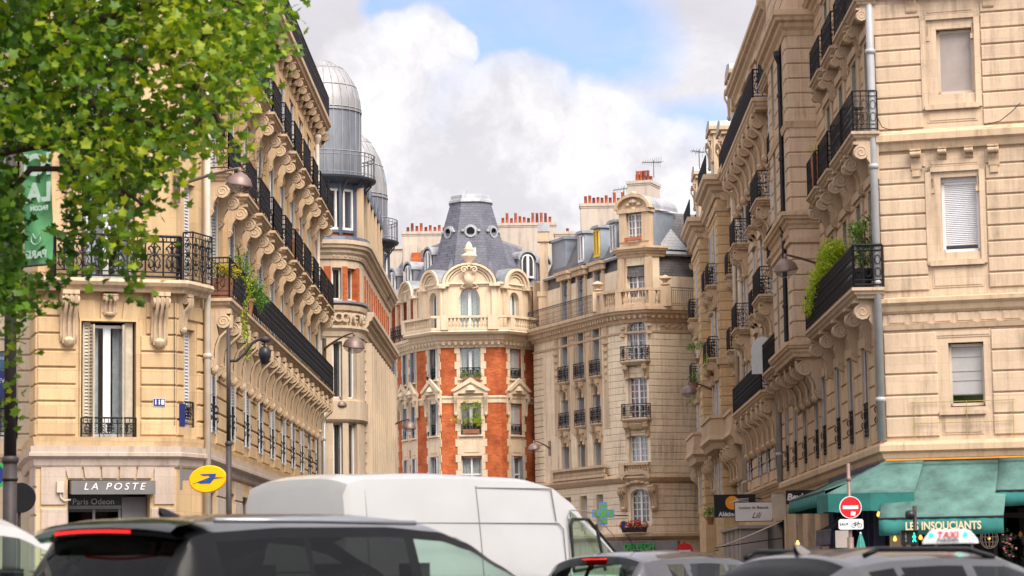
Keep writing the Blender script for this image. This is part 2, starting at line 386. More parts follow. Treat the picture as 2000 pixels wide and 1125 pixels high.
def T(x=0, y=0, z=0): return Matrix.Translation((x, y, z))
def RZ(a): return Matrix.Rotation(a, 4, 'Z')
def kids(o): return [c for c in COL.objects if c.parent is o]
KID = {}
def frame(x, y, a, z=0):
    """facade frame: local x along the wall (viewer's right), local -y outwards"""
    return T(x, y, z) @ RZ(a)
def frame2(p, q):
    return frame(p[0], p[1], atan2(q[1]-p[1], q[0]-p[0])), sqrt((q[0]-p[0])**2+(q[1]-p[1])**2)
# ---- moulding swept along a plan path, profile = [(out, z)...] from top/back to bottom/back
def sweep(mb, path, prof, closed=False, caps=True, m=0):
    n = len(path); rows = []
    for i, p in enumerate(path):
        def nrm(a, b):
            d = Vector((b[0]-a[0], b[1]-a[1])); d.normalize(); return Vector((d.y, -d.x))
        if closed: n0 = nrm(path[i-1], p); n1 = nrm(p, path[(i+1) % n])
        else:
            n0 = nrm(path[i-1], p) if i > 0 else nrm(p, path[i+1]); n1 = nrm(p, path[i+1]) if i < n-1 else n0
        mm = (n0+n1); mm.normalize(); k = 1/max(.35, mm.dot(n0)); mm *= k
        rows.append([(p[0]+mm.x*o, p[1]+mm.y*o, z) for o, z in prof])
    if closed: rows.append(rows[0])
    mb.strip(rows, False, m)
    if caps and not closed:
        mb.poly(list(reversed(rows[0])), m); mb.poly(rows[-1], m)
def cornice(z, h, o, base=0):
    """classical cornice profile: total height h ending at z on top, projecting o"""
    return [(base-.05, z), (base+o, z), (base+o, z-h*.22), (base+o*.86, z-h*.30), (base+o*.80, z-h*.42), (base+o*.55, z-h*.50), (base+o*.50, z-h*.66), (base+o*.28, z-h*.80), (base+o*.18, z-h), (base-.05, z-h)]
# ---- wall with openings; op = (u0,u1,z0,z1,arch?)  reveal depth rv, dark room behind (material 1)
def wall(mb, W, z0, z1, ops, rv=.28, room=1.2, u0=0, m=0, mr=1):
    us = sorted({u0, W, *[o[0] for o in ops], *[o[1] for o in ops]}); zs = sorted({z0, z1, *[o[2] for o in ops], *[o[3] for o in ops]})
    us = [u for u in us if u0 <= u <= W]; zs = [z for z in zs if z0 <= z <= z1]
    for i in range(len(us)-1):
        for j in range(len(zs)-1):
            cu, cz = (us[i]+us[i+1])/2, (zs[j]+zs[j+1])/2
            if any(o[0] < cu < o[1] and o[2] < cz < o[3] for o in ops): continue
            mb.quad((us[i], 0, zs[j]), (us[i+1], 0, zs[j]), (us[i+1], 0, zs[j+1]), (us[i], 0, zs[j+1]), m)
    for o in ops:
        a, b, c, d = o[:4]; ar = o[4] if len(o) > 4 else 0
        mb.quad((a, 0, c), (a, 0, d), (a, rv, d), (a, rv, c), m); mb.quad((b, 0, c), (b, rv, c), (b, rv, d), (b, 0, d), m)
        mb.quad((a, 0, c), (a, rv, c), (b, rv, c), (b, 0, c), m); mb.quad((a, 0, d), (b, 0, d), (b, rv, d), (a, rv, d), m)
        r = room
        mb.quad((a-.3, r, c-.1), (b+.3, r, c-.1), (b+.3, r, d+.2), (a-.3, r, d+.2), mr)
        for x in (a-.3, b+.3): mb.quad((x, rv, c-.1), (x, r, c-.1), (x, r, d+.2), (x, rv, d+.2), mr)
        mb.quad((a-.3, rv, d+.2), (a-.3, r, d+.2), (b+.3, r, d+.2), (b+.3, rv, d+.2), mr); mb.quad((a-.3, rv, c-.1), (b+.3, rv, c-.1), (b+.3, r, c-.1), (a-.3, r, c-.1), mr)
        if ar:                                            # arched head of rise ar
            K = 8; pts = [(a+(b-a)*k/K, d-ar+ar*sqrt(max(0, 1-(2*k/K-1)**2))) for k in range(K+1)]
            for k in range(K):
                (x0, y0), (x1, y1) = pts[k], pts[k+1]
                mb.quad((x0, 0, y0), (x1, 0, y1), (x1, 0, d), (x0, 0, d), m); mb.quad((x0, 0, y0), (x0, rv, y0), (x1, rv, y1), (x1, 0, y1), m)
# ---- rusticated courses standing proud of the wall
def courses(mb, W, z0, z1, ops, pitch=.42, proud=.035, gap=.035, u0=0, pad=.0, joints=None, m=0, rnd=None):
    n = max(1, round((z1-z0)/pitch)); p = (z1-z0)/n
    for k in range(n):
        a, b = z0+k*p+gap/2, z0+(k+1)*p-gap/2
        segs = [(u0, W)]
        for o in ops:
            if o[2]-pad < b and o[3]+pad > a:
                ns = []
                for s, e in segs:
                    if o[1]+pad <= s or o[0]-pad >= e: ns.append((s, e)); continue
                    if o[0]-pad > s: ns.append((s, o[0]-pad))
                    if o[1]+pad < e: ns.append((o[1]+pad, e))
                segs = ns
        for s, e in segs:
            if e-s < .08: continue
            cuts = [s, e]
            if joints:
                off = (k % 2)*joints/2; x = s+joints-off
                while x < e-.2: cuts.insert(-1, x); x += joints
            for i in range(len(cuts)-1):
                x0, x1 = cuts[i]+(gap/3 if i else 0), cuts[i+1]-(gap/3 if i < len(cuts)-2 else 0)
                c = min(.02, proud*.6)
                # bevelled block
                mb.strip([[(x0, 0, a), (x1, 0, a), (x1, 0, b), (x0, 0, b)], [(x0, -proud+c, a), (x1, -proud+c, a), (x1, -proud+c, b), (x0, -proud+c, b)],
                          [(x0+c, -proud, a+c), (x1-c, -proud, a+c), (x1-c, -proud, b-c), (x0+c, -proud, b-c)]], True, m)
                mb.quad((x0+c, -proud, a+c), (x1-c, -proud, a+c), (x1-c, -proud, b-c), (x0+c, -proud, b-c), m)
# ---- scroll console (bracket) : local origin at wall, top at z=0; out along -y
def spiral(mb, cx, cy, cz, r, x, th=.03, turns=1.6, m=0):
    pts = [(x, cy - r*(1-t/(turns*10+2))*cos(2*pi*t/10), cz + r*(1-t/(turns*10+2))*sin(2*pi*t/10)) for t in range(int(turns*10))]
    mb.tube(pts, th, 4, m)
_con = {}
def console(h, o, w, mat_='trim', style=0):
    key = (h, o, w, mat_, style)
    if key in _con: return _con[key]
    mb = MB()
    # S profile, upper volute projecting
    r = min(o*.30, h*.24)
    out = [(0, 0), (-o, 0), (-o, -.08*h)]
    for k in range(7):
        a = radians(70-k*38); out.append((-(o-r)-r*cos(a)*1.0, -.08*h-r+r*sin(a)))
    out += [(-o*.50, -h*.44), (-o*.36, -h*.58), (-o*.30, -h*.74), (-o*.34, -h*.84), (-o*.26, -h*.95), (-o*.1, -h), (0, -h)]
    mb.prism(out, 'x', -w/2, w/2)
    for sx in (-w/2, w/2):
        spiral(mb, 0, -(o-r), -.08*h-r, r*.82, sx, min(.018, r*.10), 1.7)
        spiral(mb, 0, -o*.2, -h*.86, r*.42, sx, min(.014, r*.08), 1.2)
    if style:                                             # acanthus leaf and ribs on the face
        for dx in (-w*.3, 0, w*.3):
            mb.tube([(dx, -o*1.0, -.1*h), (dx, -o*.98, -h*.3), (dx, -o*.55, -h*.46), (dx, -o*.40, -h*.62), (dx, -o*.38, -h*.86), (dx, -o*.25, -h*1.0)], w*.11, 5)
        mb.lathe([(0, -.12*h), (w*.3, -.05*h), (w*.36, .03*h), (w*.2, .09*h), (0, .1*h)], (0, -o*.28, -h*.97), 8)
    me = mb.mesh('console', mat_); fix_normals(me, 40); _con[key] = me; return me
# ---- balusters
_bal = {}
def baluster(h, mat_='trim'):
    mb = MB(); r = .075
    mb.lathe([(r, 0), (r, .06*h), (r*.6, .1*h), (r*.95, .28*h), (r*1.05, .36*h), (r*.55, .6*h), (r*.45, .78*h), (r*.8, .86*h), (r*.8, 1*h)], (0, 0, 0), 8)
    return mb
# ---- iron railings: built in the x-z plane, centred in x? no: from 0..L
def railing_mb(L, H=1.0, style='scroll', th=.012, ret=0):
    """one straight run; ret>0 adds side returns of that depth towards the wall (+y)"""
    mb = MB()
    def run(A, B, length):
        A = Vector(A); B = Vector(B); d = (B-A)/length
        def P(x, z): return A+d*x+Vector((0, 0, z))
        def bar(x0, z0, x1, z1, r=th, seg=4): mb.tube([P(x0, z0), P(x1, z1)], r, seg)
        bar(0, H, length, H, th*1.7); bar(0, .07, length, .07, th*1.2); bar(0, H-.13, length, H-.13, th); bar(0, .18, length, .18, th*.8)
        bar(0, 0, 0, H, th*1.7); bar(length, 0, length, H, th*1.7)
        if style == 'bars':
            n = max(2, round(length/.13))
            for k in range(1, n): bar(length*k/n, .07, length*k/n, H-.13, th*.8)
            for k in range(n): mb.tube([P(length*(k+.5)/n+.05*cos(a), H-.065+.05*sin(a)) for a in [i*pi/3 for i in range(7)]], th*.6, 3)
            for z in (H*.35, H*.62): bar(0, z, length, z, th*.7)
        elif style == 'plain':
            n = max(2, round(length/.12))
            for k in range(1, n): bar(length*k/n, .07, length*k/n, H-.13, th*.8)
        elif style == 'fine':
            n = max(2, round(length/.22))
            for k in range(1, n): bar(length*k/n, 0, length*k/n, H, th*.9)
            for k in range(n):
                x = length*(k+.5)/n
                for z in (.36*H, .66*H): mb.tube([P(x+.075*cos(a), z+.11*H*sin(a)) for a in [i*pi/4 for i in range(9)]], th*.7, 3)
        else:
            n = max(1, round(length/.42)); wdt = length/n; h0, h1 = .18, H-.13; hh = h1-h0
            for k in range(n):
                x = wdt*(k+.5)
                if k: bar(wdt*k, .07, wdt*k, H-.05, th*1.1)
                bar(x, h0, x, h1, th)
                for sx in (-1, 1):
                    # C and S scrolls mirrored about the centre bar
                    for (cx, cz, r, a0, tr) in ((.25, .24, .17, 1.6, 2.2), (.25, .74, .19, -1.6, -2.2), (.30, .50, .12, 0, 2.0)):
                        pts = []
                        for i in range(11):
                            t = i/10; rr = r*hh*(1-.75*t); a = a0+tr*pi*t*.75
                            pts.append(P(x+sx*(cx*wdt+rr*cos(a)*.85), h0+cz*hh+rr*sin(a)))
                        mb.tube(pts, th*.95, 3)
                    mb.tube([P(x, h0), P(x+sx*wdt*.22, h0+hh*.1), P(x+sx*wdt*.34, h0+hh*.4), P(x+sx*wdt*.12, h0+hh*.55), P(x+sx*wdt*.30, h0+hh*.8), P(x, h1)], th*.9, 3)
                for z in (.3, .55, .82): mb.lathe([(0, -.05), (.045, -.02), (.045, .02), (0, .05)], P(x, h0+hh*z), 5)
            m2 = max(2, round(length/.10))
            for k in range(m2): bar(length*(k+.5)/m2, H-.13, length*(k+.5)/m2, H, th*.8, 3)
    run((0, 0, 0), (L, 0, 0), L)
    if ret: run((0, 0, 0), (0, ret, 0), ret); run((L, 0, 0), (L, ret, 0), ret)
    return mb
_rail = {}
def railing(L, H=1.0, style='scroll', ret=0, mat_='iron', th=.012):
    key = (round(L, 2), H, style, round(ret, 2), mat_, th)
    if key not in _rail: _rail[key] = railing_mb(L, H, style, th, ret).mesh('railing', mat_)
    return _rail[key]
# ---- windows (local: x centred, sill z=0, plane y=0 at frame front)
_win = {}
def window_meshes(w, h, style='french', cur='curtain', arch=0, frame_mat='white_paint', panes=0):
    key = (round(w, 2), round(h, 2), style, cur, arch, frame_mat, panes)
    if key in _win: return _win[key]
    f = MB(); t = .07; x = w/2
    def arc(u): return h-arch+arch*sqrt(max(0, 1-(u/x)**2)) if arch else h
    f.box(-x, -x+t, -.03, .05, 0, h-arch); f.box(x-t, x, -.03, .05, 0, h-arch); f.box(-x, x, -.03, .05, 0, t)
    if arch:
        K = 10; o = [(-x+w*k/K, arc(-x+w*k/K)) for k in range(K+1)]
        for k in range(K):
            (a, b), (c, d) = o[k], o[k+1]; s = 1-2*t/w
            f.prism([(a, b), (c, d), (c*s, h-arch+(d-h+arch)*(1-t/arch)), (a*s, h-arch+(b-h+arch)*(1-t/arch))], 'y', -.03, .05)
    else: f.box(-x, x, -.03, .05, h-t, h)
    if style in ('french', 'panes', 'transom'):
        f.box(-.055, .055, -.045, .04, 0, arc(0)-.01)
    if style == 'transom': f.box(-x, x, -.04, .04, h*.66, h*.66+.09)
    if style == 'french':
        for sx in (-1, 1): f.box(sx*.055 if sx > 0 else -.055-.035, .09 if sx > 0 else -.055, -.035, .02, 0, arc(.08)-.01)
        if h > 1.2: f.box(-x, x, -.035, .03, .0, min(.42, h*.2)*.45)
    if style == 'panes':
        nx, nz = panes if panes else (2, 5)
        for sx in (-1, 1):
            for k in range(1, nx): u = sx*(.055+(x-t-.055)*k/nx); f.box(u-.018, u+.018, -.03, .02, 0, arc(u)-.01)
        for k in range(1, nz): z = h*k/nz; f.box(-x, x, -.03, .02, z-.018, z+.018)
    if style == 'fixed': pass
    g = MB()
    if arch:
        K = 10; g.poly([(-x+.02, .012, .02), (x-.02, .012, .02)]+[(x-.02-(w-.04)*k/K, .012, arc(x-.02-(w-.04)*k/K)-.02) for k in range(K+1)])
    else: g.quad((-x+.02, .012, .02), (x-.02, .012, .02), (x-.02, .012, h-.02), (-x+.02, .012, h-.02))
    c = None
    if cur:
        c = MB(); cm = MB()
        def drape(a, b):
            n = max(4, int((b-a)/.05)); rows = [[], []]
            for k in range(n+1):
                u = a+(b-a)*k/n; y = .14+.025*sin(k*1.9)+.015*sin(k*.7)
                rows[0].append((u, y, .03)); rows[1].append((u, y, arc(u)-.03))
            c.strip(rows)
        if cur.endswith('!'): drape(-x+.03, x-.03)
        else: drape(-x+.03, -x*.38); drape(x*.38, x-.03)
    r = (f.mesh('frame', frame_mat), g.mesh('pane', 'glass'), c.mesh('curtain', cur.rstrip('!')) if c else None)
    _win[key] = r; return r
_sh = {}
def shutter(w, h, mat_='shutter_white', louv=True, arch=0):
    key = (round(w, 2), round(h, 2), mat_, louv)
    if key in _sh: return _sh[key]
    mb = MB(); mb.box(0, .05, -.02, .02, 0, h); mb.box(w-.05, w, -.02, .02, 0, h); mb.box(.05, w-.05, -.02, .02, 0, .07); mb.box(.05, w-.05, -.02, .02, h-.07, h)
    n = int(h/.085)
    if louv:
        for k in range(n):
            z = .07+(h-.14)*(k+.5)/n; mb.quad((.05, -.018, z-.03), (w-.05, -.018, z-.03), (w-.05, .018, z+.035), (.05, .018, z+.035))
        mb.box(.05, w-.05, .012, .018, .07, h-.07)
    else: mb.box(.05, w-.05, -.008, .012, .07, h-.07)
    _sh[key] = mb.mesh('shutter', mat_); return _sh[key]
def add_window(b, Mf, u, z, w, h, style='french', cur='curtain', arch=0, rv=.24, shut=None, rail=None, frame_mat='white_paint', panes=0, louv=True, closed=False, sill=None, leaf=None, label=None):
    """window part at facade frame Mf; u = centre; z = sill. shut=material; rail=(style, H, proj)"""
    if cur in (None, 'curtain') and label is None and h > 1.2: cur = WR.choice((None, 'curtain', 'curtain', 'curtain!', 'curtain_warm', 'curtain_warm!'))
    M = Mf @ T(u, rv, z)
    fm, g, c = window_meshes(w, h, style, cur, arch, frame_mat, panes)
    o = put('window', fm, M, b)
    put('pane', g, M, o)
    if c: put('curtain', c, M, o)
    if shut:
        sw = w/2
        if closed:
            for sx in (-1, 0): put('shutter', shutter(w/2, h, shut, louv), Mf @ T(u+sx*w/2, rv-.07, z), o)
        else:
            k = leaf or min(.42, w*.3)                     # folded back inside the reveal, edge on to the street
            M1 = Mf @ T(u-w/2-.0, rv-.06, z) @ RZ(radians(-68+WR.uniform(-14, 12))); M2 = Mf @ T(u+w/2, rv-.06, z) @ RZ(radians(-112+WR.uniform(-12, 14)))
            put('shutter', shutter(k, h, shut, louv), M1, o); put('shutter', shutter(k, h, shut, louv), M2, o)
    if rail:
        st, H, pr = rail; L = w+.16 if pr > 0 else w-.02
        put('railing', railing(L, H, st, max(0, pr), th=.014), Mf @ T(u-L/2, -pr-.02 if pr > 0 else .04, z+.02), o)
    if sill:
        so_, sh_ = sill; put('sill', box_mesh(w+.3, so_+rv, sh_, 'trim'), Mf @ T(u-w/2-.15, -so_, z-sh_), o)
    if label: o['label'] = label
    return o
WR = random.Random(77)
_bx = {}
def box_mesh(w, d, h, mat_, name='block'):
    key = (round(w, 3), round(d, 3), round(h, 3), mat_)
    if key not in _bx:
        mb = MB(); mb.box(0, w, 0, d, 0, h); _bx[key] = mb.mesh(name, mat_)
    return _bx[key]
def slab_mb(w, o, h=.2, steps=True):
    """balcony slab, wall at y=0, top z=0, moulded edge on three sides"""
    mb = MB(); path = [(0, 0.0), (0, -o), (w, -o), (w, 0.0)]
    # outwards is to the right of travel: (0,0)->(0,-o) right is -x  ok
    mb2 = [(0, 0), (0.0, -h*.30), (-.05, -h*.42), (-.07, -h*.62), (-.13, -h*.8), (-.15, -h)]
    n = []
    for q, (ox, z) in enumerate(mb2):
        n.append([(-ox, .02, z), (-ox, -o-ox, z), (w+ox, -o-ox, z), (w+ox, .02, z)])
    mb.strip(n); mb.poly([(0, 0.02, 0), (0, -o, 0), (w, -o, 0), (w, .02, 0)]); l = n[-1]; mb.poly(list(reversed(l)))
    return mb
_slab = {}
def slab(w, o, h, mat_='trim'):
    key = (round(w, 2), round(o, 2), h, mat_)
    if key not in _slab:
        me = slab_mb(w, o, h).mesh('slab', mat_); fix_normals(me); _slab[key] = me
    return _slab[key]
def add_balcony(b, Mf, u, z, w, o, H=1.0, style='scroll', con=(1.0, .3), ncon=2, h=.22, mat_='trim', cstyle=0, ends=(1, 1), name='balcony', inset=.25):
    """u centre, z floor level"""
    ob = put(name, slab(w, o, h, mat_), Mf @ T(u-w/2, 0, z), b)
    put('railing', railing(w-.12, H, style, o-.08), Mf @ T(u-w/2+.06, -o+.06, z), ob)
    ch, cw = con
    for k in range(ncon):
        x = u-w/2+inset+(w-2*inset)*(k/(ncon-1) if ncon > 1 else .5)
        put('console', console(ch, o*.92, cw, mat_, cstyle), Mf @ T(x, 0, z-h), ob)
    return ob
# ---- text
_fonts = {}
def text_mesh(s, size, mat_, depth=.01, shear=0, spacing=1.0, bold=0, align='CENTER', sx=1.0):
    c = bpy.data.curves.new('lettering', 'FONT'); c.body = s; c.size = size; c.extrude = depth; c.shear = shear; c.space_character = spacing; c.offset = bold
    c.align_x = align; c.align_y = 'CENTER'; c.resolution_u = 3
    o = bpy.data.objects.new('tmp', c); COL.objects.link(o)
    dg = bpy.context.evaluated_depsgraph_get(); me = bpy.data.meshes.new_from_object(o.evaluated_get(dg)); bpy.data.objects.remove(o)
    for v in me.vertices: v.co.x *= sx
    me.materials.clear(); me.materials.append(MAT[mat_]); return me
UP = Matrix.Rotation(pi/2, 4, 'X')      # text lying in xy -> standing, facing -y
def text(name, s, size, mat_, M, parent, **k): return put(name, text_mesh(s, size, mat_, **k), M @ UP, parent)
# ---- leaves
def leafpoly(kind, s):
    if kind == 'plane':
        pts = []
        for a, r in ((-90, .50), (-60, .58), (-32, .86), (-10, .60), (8, .70), (26, .98), (46, .66), (66, .72), (90, 1.12), (112, .74), (134, .62), (156, .98), (172, .68), (190, .58), (212, .84), (240, .56)):
            pts.append((cos(radians(a))*r*s*.5, sin(radians(a))*r*s*.5))
        return pts
    return [(0, -s*.5), (s*.26, -s*.1), (s*.22, s*.25), (0, s*.55), (-s*.22, s*.25), (-s*.26, -s*.1)]
def leaf_cloud(rng, pts, size, kind='oval', droop=.5):
    """one mesh of leaves at the given (point, tone) list"""
    mb = MB(); tone = []
    for p, tn in pts:
        s = size*rng.uniform(.65, 1.25); L = leafpoly(kind, s)
        e = Matrix.Rotation(rng.uniform(0, 2*pi), 4, 'Z') @ Matrix.Rotation(rng.gauss(droop, .6), 4, 'X') @ Matrix.Rotation(rng.gauss(0, .6), 4, 'Y')
        M = T(*p) @ e
        if kind == 'plane':
            c = M @ Vector((0, 0, 0)); cu = rng.uniform(-.1, .4); cv = rng.uniform(-.2, .35); R = [M @ Vector((x, y, -cu*abs(x)-cv*y*y/s*2)) for x, y in L]
            n = len(mb.v); mb.v.append(tuple(c)); mb.v += [tuple(r) for r in R]; k = len(R)
            for i in range(k): mb.f.append((n, n+1+i, n+1+(i+1) % k)); mb.m.append(0); tone.append(tn)
        else:
            mb.poly([M @ Vector((x, y, 0)) for x, y in L]); tone.append(tn)
    return mb, tone
def bush(rng, blobs, n, size, kind='oval'):
    """blobs = [(x,y,z,rx,ry,rz)]; leaves gathered in clumps in these volumes"""
    cl = []
    tot = sum(b[3]*b[4]*b[5] for b in blobs)
    for b in blobs:
        k = max(6, int(n*b[3]*b[4]*b[5]/tot)); nc = max(2, k//12)
        for _ in range(nc):
            while True:
                q = Vector((rng.uniform(-1, 1), rng.uniform(-1, 1), rng.uniform(-1, 1)))
                if q.length < 1: break
            c = Vector((b[0]+q.x*b[3], b[1]+q.y*b[4], b[2]+q.z*b[5])); tn = rng.random()
            for _ in range(12):
                p = c+Vector((rng.gauss(0, size*1.1), rng.gauss(0, size*1.1), rng.gauss(0, size*.8)))
                cl.append((p, min(1, max(0, tn*.7+rng.random()*.3))))
    return leaf_cloud(rng, cl, size, kind)
def add_plant(name, label, cat, M, blobs, n, size, mat_, pot=None, seed=1, flowers=None, fm='flower_red', kind='oval', stems=True, group=None, fr=.03):
    """plant thing: foliage, stems, pot, flowers; M world matrix of pot base"""
    rng = random.Random(seed)
    o = put(name, None, M); o.empty_display_size = .1; tag(o, label, cat, group)
    mb, tn = bush(rng, blobs, n, size, kind); put('foliage', mb.mesh('foliage', mat_, attr=tn), M, o)
    if stems:
        s = MB(); z0 = (pot[2] if pot else 0)
        for b in blobs:
            for _ in range(3):
                e = (b[0]+rng.uniform(-.5, .5)*b[3], b[1]+rng.uniform(-.5, .5)*b[4], b[2]+rng.uniform(0, .6)*b[5])
                s.tube([(b[0]*.3, b[1]*.3, z0), ((b[0]*.3+e[0])/2, (b[1]*.3+e[1])/2, (z0+e[2])/2+.03), e], .008, 4)
        put('stems', s.mesh('stems', 'bark'), M, o)
    if pot:
        w, d, h, pm = pot; p = MB()
        if w == d: p.lathe([(0, 0), (w*.36, 0), (w*.47, h*.8), (w*.5, h*.82), (w*.5, h), (w*.42, h), (w*.4, h*.9), (0, h*.9)], (0, 0, 0), 14)
        else:
            p.strip([[(-w*.46, -d*.4, 0), (w*.46, -d*.4, 0), (w*.46, d*.4, 0), (-w*.46, d*.4, 0)], [(-w/2, -d/2, h), (w/2, -d/2, h), (w/2, d/2, h), (-w/2, d/2, h)], [(-w*.45, -d*.4, h), (w*.45, -d*.4, h), (w*.45, d*.4, h), (-w*.45, d*.4, h)], [(-w*.45, -d*.4, h*.9), (w*.45, -d*.4, h*.9), (w*.45, d*.4, h*.9), (-w*.45, d*.4, h*.9)]], True, caps=True)
        put('pot', p.mesh('pot', pm), M, o)
    if flowers:
        fl = MB()
        for _ in range(flowers):
            b = rng.choice(blobs)
            while True:
                q = Vector((rng.uniform(-1, 1), rng.uniform(-1, .4), rng.uniform(-.9, 1)))
                if .75 < q.length < 1.1: break
            c = (b[0]+q.x*b[3], b[1]+q.y*b[4], b[2]+q.z*b[5]); r = fr*rng.uniform(.7, 1.3)
            fl.lathe([(0, -r*.5), (r*.8, -r*.3), (r, .2*r), (r*.5, r*.6), (0, r*.7)], c, 6)
        put('flowers', fl.mesh('flowers', fm), M, o)
    return o
# ---- street lamp on a wall arm:   bowl lamp head
def lamp_head(parent, M, r=.32, mesh_cache={}):
    if r not in mesh_cache:
        a = MB(); a.lathe([(.05, r*.95), (.08, r*.85), (r*.5, r*.78), (r*.85, r*.45), (r, .02), (r*1.04, -.02), (r*.98, -.03)], (0, 0, 0), 20)
        g = MB(); g.lathe([(r*.97, -.02), (r*.9, -r*.25), (r*.6, -r*.52), (r*.25, -r*.62), (.0, -r*.64)], (0, 0, 0), 20)
        h = a.mesh('lamp_shade', 'lamp_metal', True); d = g.mesh('diffuser', 'glass_lamp', True); mesh_cache[r] = (h, d)
    h, d = mesh_cache[r]
    o = put('lamp_shade', h, M, parent); put('diffuser', d, M, o); return o
def wall_lamp(label, wall_pt, head_pt, r=.32, plate=.85, rise=.35, group='street lamps on wall arms'):
    wp, hp = Vector(wall_pt), Vector(head_pt)
    d = hp-wp; d.z = 0; a = atan2(d.y, d.x)
    o = thing('street_lamp', label, 'street lamp', wp, 0, group)
    L = d.length; dz = hp.z-wp.z
    W = T(*wp) @ RZ(a)
    m = MB(); m.box(-.02, .06, -.07, .07, -plate/2, plate/2); put('wall_plate', m.mesh('wall_plate', 'lamp_metal'), W, o)
    m = MB(); n = 10; pts = []
    for k in range(n+1):
        t = k/n; x = L*t; z = (dz+r*1.25)*t + rise*sin(pi*t*.5)*.6 if t < .85 else None
        pts.append((x, 0, (dz+r*1.25)*(1-(1-t)**1.7)))
    m.tube(pts, [.05-.02*k/n for k in range(n+1)], 8)
    m.tube([pts[-1], (L+.03, 0, dz+r*1.1), (L+.03, 0, dz+r*.8)], .05, 8)
    put('arm', m.mesh('arm', 'lamp_metal', True), W, o)
    lamp_head(o, T(*hp) @ RZ(a) @ Matrix.Rotation(radians(12), 4, 'Y'), r)
    return o
# ================================================================ ground, road, pavements
def sheet(name, pts, z, m):
    mb = MB(); mb.poly([(x, y, z) for x, y in pts]); return tag(put(name, mb.mesh(name, m)), kind='structure')
sheet('ground', [(-1500, -300), (1500, -300), (1500, 2500), (-1500, 2500)], 0, 'pavement_stone')
sheet('road', [(-80, 8), (80, 8), (80, 52), (-80, 52)], .004, 'asphalt')
sheet('side_road', [(-5.2, 51.9), (6.6, 51.9), (7.4, 149), (-5.2, 149)], .008, 'asphalt')
def pave(pts):
    mb = MB(); mb.prism(pts, 'z', .0, .13); me = mb.mesh('pavement', 'pavement_stone'); fix_normals(me); return tag(put('pavement', me), kind='structure')
pave([(-80, 52.2), (-5.4, 52.2), (-5.4, 62), (-5.4, 149), (-7, 149), (-7, 102), (-7.6, 63), (-11, 60.5), (-80, 62)])
pave([(6.8, 52.2), (80, 52.2), (80, 60), (12, 62), (9.2, 63), (10, 149), (7.6, 149)])
m = MB()
for k in range(12):
    x = -4.6+k*.95; m.box(x, x+.5, 49, 52, .009, .0125)
tag(put('crossing_stripes', m.mesh('crossing_stripes', 'road_paint')), kind='structure')

def dentils(mb, W, z, h=.14, w=.14, gap=.14, o=.16, u0=0):
    x = u0+gap/2
    while x+w < W: mb.box(x, x+w, -o, .02, z-h, z); x += w+gap
def part(name, mb, mats, M, b, smooth=None):
    me = mb.mesh(name, mats)
    if smooth is not None: fix_normals(me, smooth)
    return put(name, me, M, b)
def mould(b, path, prof, m='trim', name='cornice', closed=False):
    mb = MB(); sweep(mb, path, prof, closed); return part(name, mb, m, I4, b)
def ring(w, d=0): return [(u-w/2-.0, u+w/2) for u in d]
def downpipe(b, x, y, z0, z1, m='pipe_cream', r=.075, head=True):
    mb = MB(); mb.tube([(0, 0, z0), (0, 0, z1)], r, 10); z = z0+1
    while z < z1-.3: mb.lathe([(r, -.06), (r*1.35, -.05), (r*1.35, .05), (r, .06)], (0, 0, z), 10); z += 2.9
    if head: mb.lathe([(r, -.35), (r*1.9, -.12), (r*2, 0), (r*1.6, .02), (0, .02)], (0, 0, z1), 10)
    return put('downpipe', mb.mesh('downpipe', m, True), T(x, y, 0), b)

# ================================================================ corner building with the post office (left)
b = thing('corner_building', 'tall cream stone corner building with black iron balconies, post office at its foot', 'building', (-9.5, 62, 0))
LBD = b
PA, PB, PC, PL = (-11.3, 60.6), (-8.16, 61.8), (-7.7, 63.2), (-11.68, 61.9)
PE = (-7.55, 99.6)
SM, SW = frame2(PC, PE); AM, AW = frame2(PA, PB); BM, BW = frame2(PB, PC); LM, LW = frame2(PL, PA)
cs = [1.9, 6.0, 9.7, 13.4, 17.0, 20.6, 24.1, 27.6, 31.0, 34.3]       # window axes along the street
FL = [4.5, 8.3, 11.55, 15.1, 18.5]
def street_ops(cen, spec): return [(c-w/2, c+w/2, z0, z1) for c in cen for (w, z0, z1) in spec]
spec = [(1.15, 5.0, 7.35), (1.15, 8.35, 10.95), (1.15, 11.75, 14.3), (1.15, 15.25, 17.6)]
ops = street_ops(cs, spec); gops = [(c-.95, c+.95, .5, 3.6) for c in cs]
mb = MB(); wall(mb, SW, 0, 4.3, gops); wall(mb, SW, 4.3, 19.0, ops)
part('wall', mb, ['stone_left', 'room_dark'], SM, b)
mb = MB(); courses(mb, SW, 4.75, 8.0, ops, .40, .05, .045, pad=.14); part('rusticated_courses', mb, 'stone_left', SM, b)
mb = MB()
for c in cs:                                                     # pilaster strips and panels beside the windows on the upper floors
    for s in (-1, 1):
        for z0, z1 in ((8.45, 11.1), (11.8, 14.6), (15.3, 18.0)):
            x = c+s*1.25; mb.box(x-.28, x+.28, -.07, .02, z0, z1); mb.box(x-.20, x+.20, -.095, -.06, z0+.15, z1-.2)
    for z in (11.1, 14.45, 17.75): mb.box(c-.95, c+.95, -.10, .02, z-.12, z+.1)
part('pilasters', mb, 'stone_left', SM, b)
